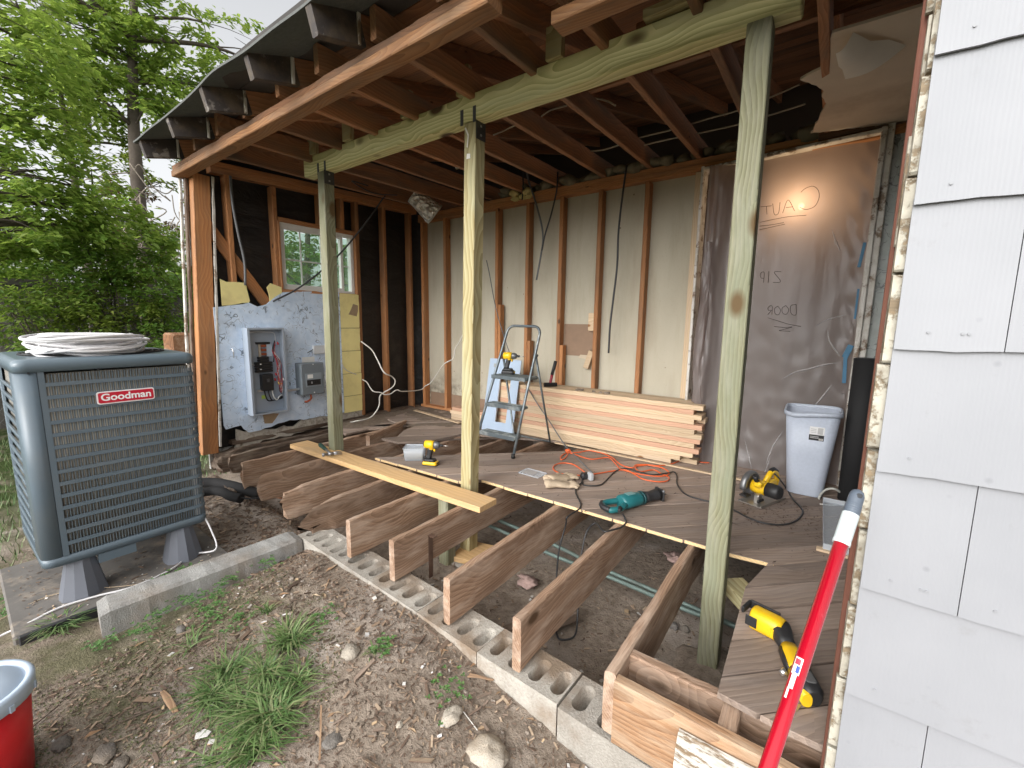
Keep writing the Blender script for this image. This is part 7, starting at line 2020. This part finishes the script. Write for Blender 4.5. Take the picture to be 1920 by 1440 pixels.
tree('tree', 'evergreen tree seen through the small window', (-10.5, 5.8, -.45), [(-10.5, 5.8, -.45), (-10.5, 5.8, 1.8), (-10.4, 5.9, 4.0)], .14,
     [((-10.3 + tr_.uniform(-.4, .4), y, z), (.9, .55), 480) for (y, z) in ((4.9, 1.6), (5.6, 2.0), (6.4, 1.7), (5.2, 2.6), (6.0, 2.9), (6.8, 2.6), (5.6, 3.5), (6.5, 3.6), (4.6, 2.3), (7.3, 2.0), (5.1, .9), (6.2, .9))], LEAFD, .125, .4, 'trees beyond the fence')
RS = [(p, (.42, .28), 210) for p in [(-11.200, 2.760, 3.621), (-11.200, 2.781, 2.933), (-11.200, 3.061, 2.776), (-11.200, 2.591, 2.602), (-11.200, 3.122, 2.472), (-11.200, 2.824, 2.484), (-11.200, 3.247, 2.911)]]
tree('red_shrub', 'dark red leaved shrub behind the fence beside the tall trunk', (-11.1, 3.0, -.45), [(-11.1, 3.0, -.45), (-11.1, 3.0, 1.0), (-11.1, 2.95, 2.2)], .05, RS, LEAFR, .09, .3, None, 'shrub')
def bush(lab, base, pts, r, n, mat=LEAFD, size=.085):
    t = tree('bush', lab, base, [base, (base[0], base[1] + .05, base[2] + .5), (base[0] + .05, base[1], base[2] + 1.1)], .03, [(p, r, n) for p in pts], mat, size, .35, 'bushes along the fence', 'bush')
bush('bush with long bright sprays at the far left of the fence', (-8.35, .95, -.45), [(-8.350, 0.730, 1.146), (-8.350, 0.932, 1.353), (-8.350, 1.114, 1.258), (-8.350, 0.796, 0.911), (-8.350, 1.042, 1.013), (-8.350, 0.709, 1.375), (-8.350, 1.276, 1.370)], (.36, .16), 260, LEAF)
bush('dense green bush over the middle of the fence', (-8.45, 1.75, -.45), [(-8.450, 1.283, 1.832), (-8.450, 1.539, 2.040), (-8.450, 1.715, 1.842), (-8.450, 1.574, 1.534), (-8.450, 1.364, 1.592), (-8.450, 1.811, 1.626), (-8.450, 1.905, 2.014), (-8.450, 1.165, 1.646), (-8.450, 1.698, 2.280), (-8.450, 1.471, 2.173)], (.42, .24), 300)
bush('low bush right of the middle of the fence', (-8.3, 2.2, -.45), [(-8.300, 1.710, 1.165), (-8.300, 1.989, 1.287), (-8.300, 2.237, 1.215), (-8.300, 1.506, 1.087), (-8.300, 1.840, 0.975), (-8.300, 1.345, 1.086), (-8.300, 1.644, 1.387)], (.36, .18), 280, LEAFY)
bush('bush beside the house corner post', (-8.1, 2.9, -.45), [(-8.100, 2.261, 1.373), (-8.100, 2.377, 1.178), (-8.100, 2.160, 0.938), (-8.100, 2.410, 1.579), (-8.100, 2.146, 1.523), (-8.100, 2.426, 0.935), (-8.100, 2.112, 1.863), (-8.100, 2.369, 1.890), (-8.100, 2.501, 2.296)], (.34, .2), 260)
bush('dark undergrowth bush at the foot of the fence', (-8.0, 1.6, -.45), [(-7.900, 0.695, 0.766), (-7.900, 0.957, 0.722), (-7.900, 1.248, 0.744), (-7.900, 1.558, 0.695), (-7.900, 1.845, 0.721), (-7.900, 2.088, 0.711), (-7.900, 2.277, 0.664)], (.40, .14), 260)
bush('round leaved vine climbing the fence behind the cable coil', (-8.5, 2.35, -.45), [(-8.500, 1.746, 1.759), (-8.500, 1.892, 1.749), (-8.500, 1.994, 1.875), (-8.500, 1.792, 1.627), (-8.500, 2.138, 1.732)], (.22, .14), 70, LEAFY, .14)
# bare hanging vines by the trunk
b = MB()
for i in range(26):
    p = V((-10.3 + tr_.uniform(-.5, .3), tr_.uniform(2.2, 3.5), tr_.uniform(2.3, 3.9))); pts = [p]
    for q in range(4): p = p + V((tr_.uniform(-.1, .1), tr_.uniform(-.35, .35), tr_.uniform(-.5, .1))); pts.append(p)
    b.tube(curve_pts(pts, 4), .010, 4)
tag(b.build('bare_vines', flat("pale_vine", (.26, .22, .18), .8)), 'tangle of bare pale vines hanging round the tall trunk', 'vines', kind='stuff')
# far tree belt so that the horizon is closed
b = MB()
for i in range(300):
    y = -14 + 34 * tr_.random(); x = -17 - 6 * tr_.random()
    foliage(b, (x, y, tr_.uniform(0, 4.2)), (1.6, 1.0), 130, .34, .3)
tag(b.build('far_greenery', LEAFD), 'distant low greenery behind the fence', 'greenery', kind='stuff')
import OpenImageIO as oiio, numpy as np, sys
im=oiio.ImageBuf('/workdir/render_main.png').get_pixels(oiio.FLOAT)[...,:3]
s=im.shape[1]/1920
for n,(x,y) in dict(shingle=(1800,700),shingle_low=(1750,1200),drywall=(1040,500),drywall_r=(1260,600),joist=(720,980),deck=(1000,900),deck_r=(1450,1230),soil=(700,1330),sky=(420,60),blue=(560,620),roofin=(760,150),header=(600,175),lumber=(1150,790),door=(1500,550),cond=(120,900),leaf=(250,100),beam=(1000,160),post2=(882,500),post3=(1380,600),plank=(720,880)).items():
    a=im[int((y-6)*s):int((y+6)*s),int((x-6)*s):int((x+6)*s)].mean((0,1))*255
    print(n,a.round().astype(int))
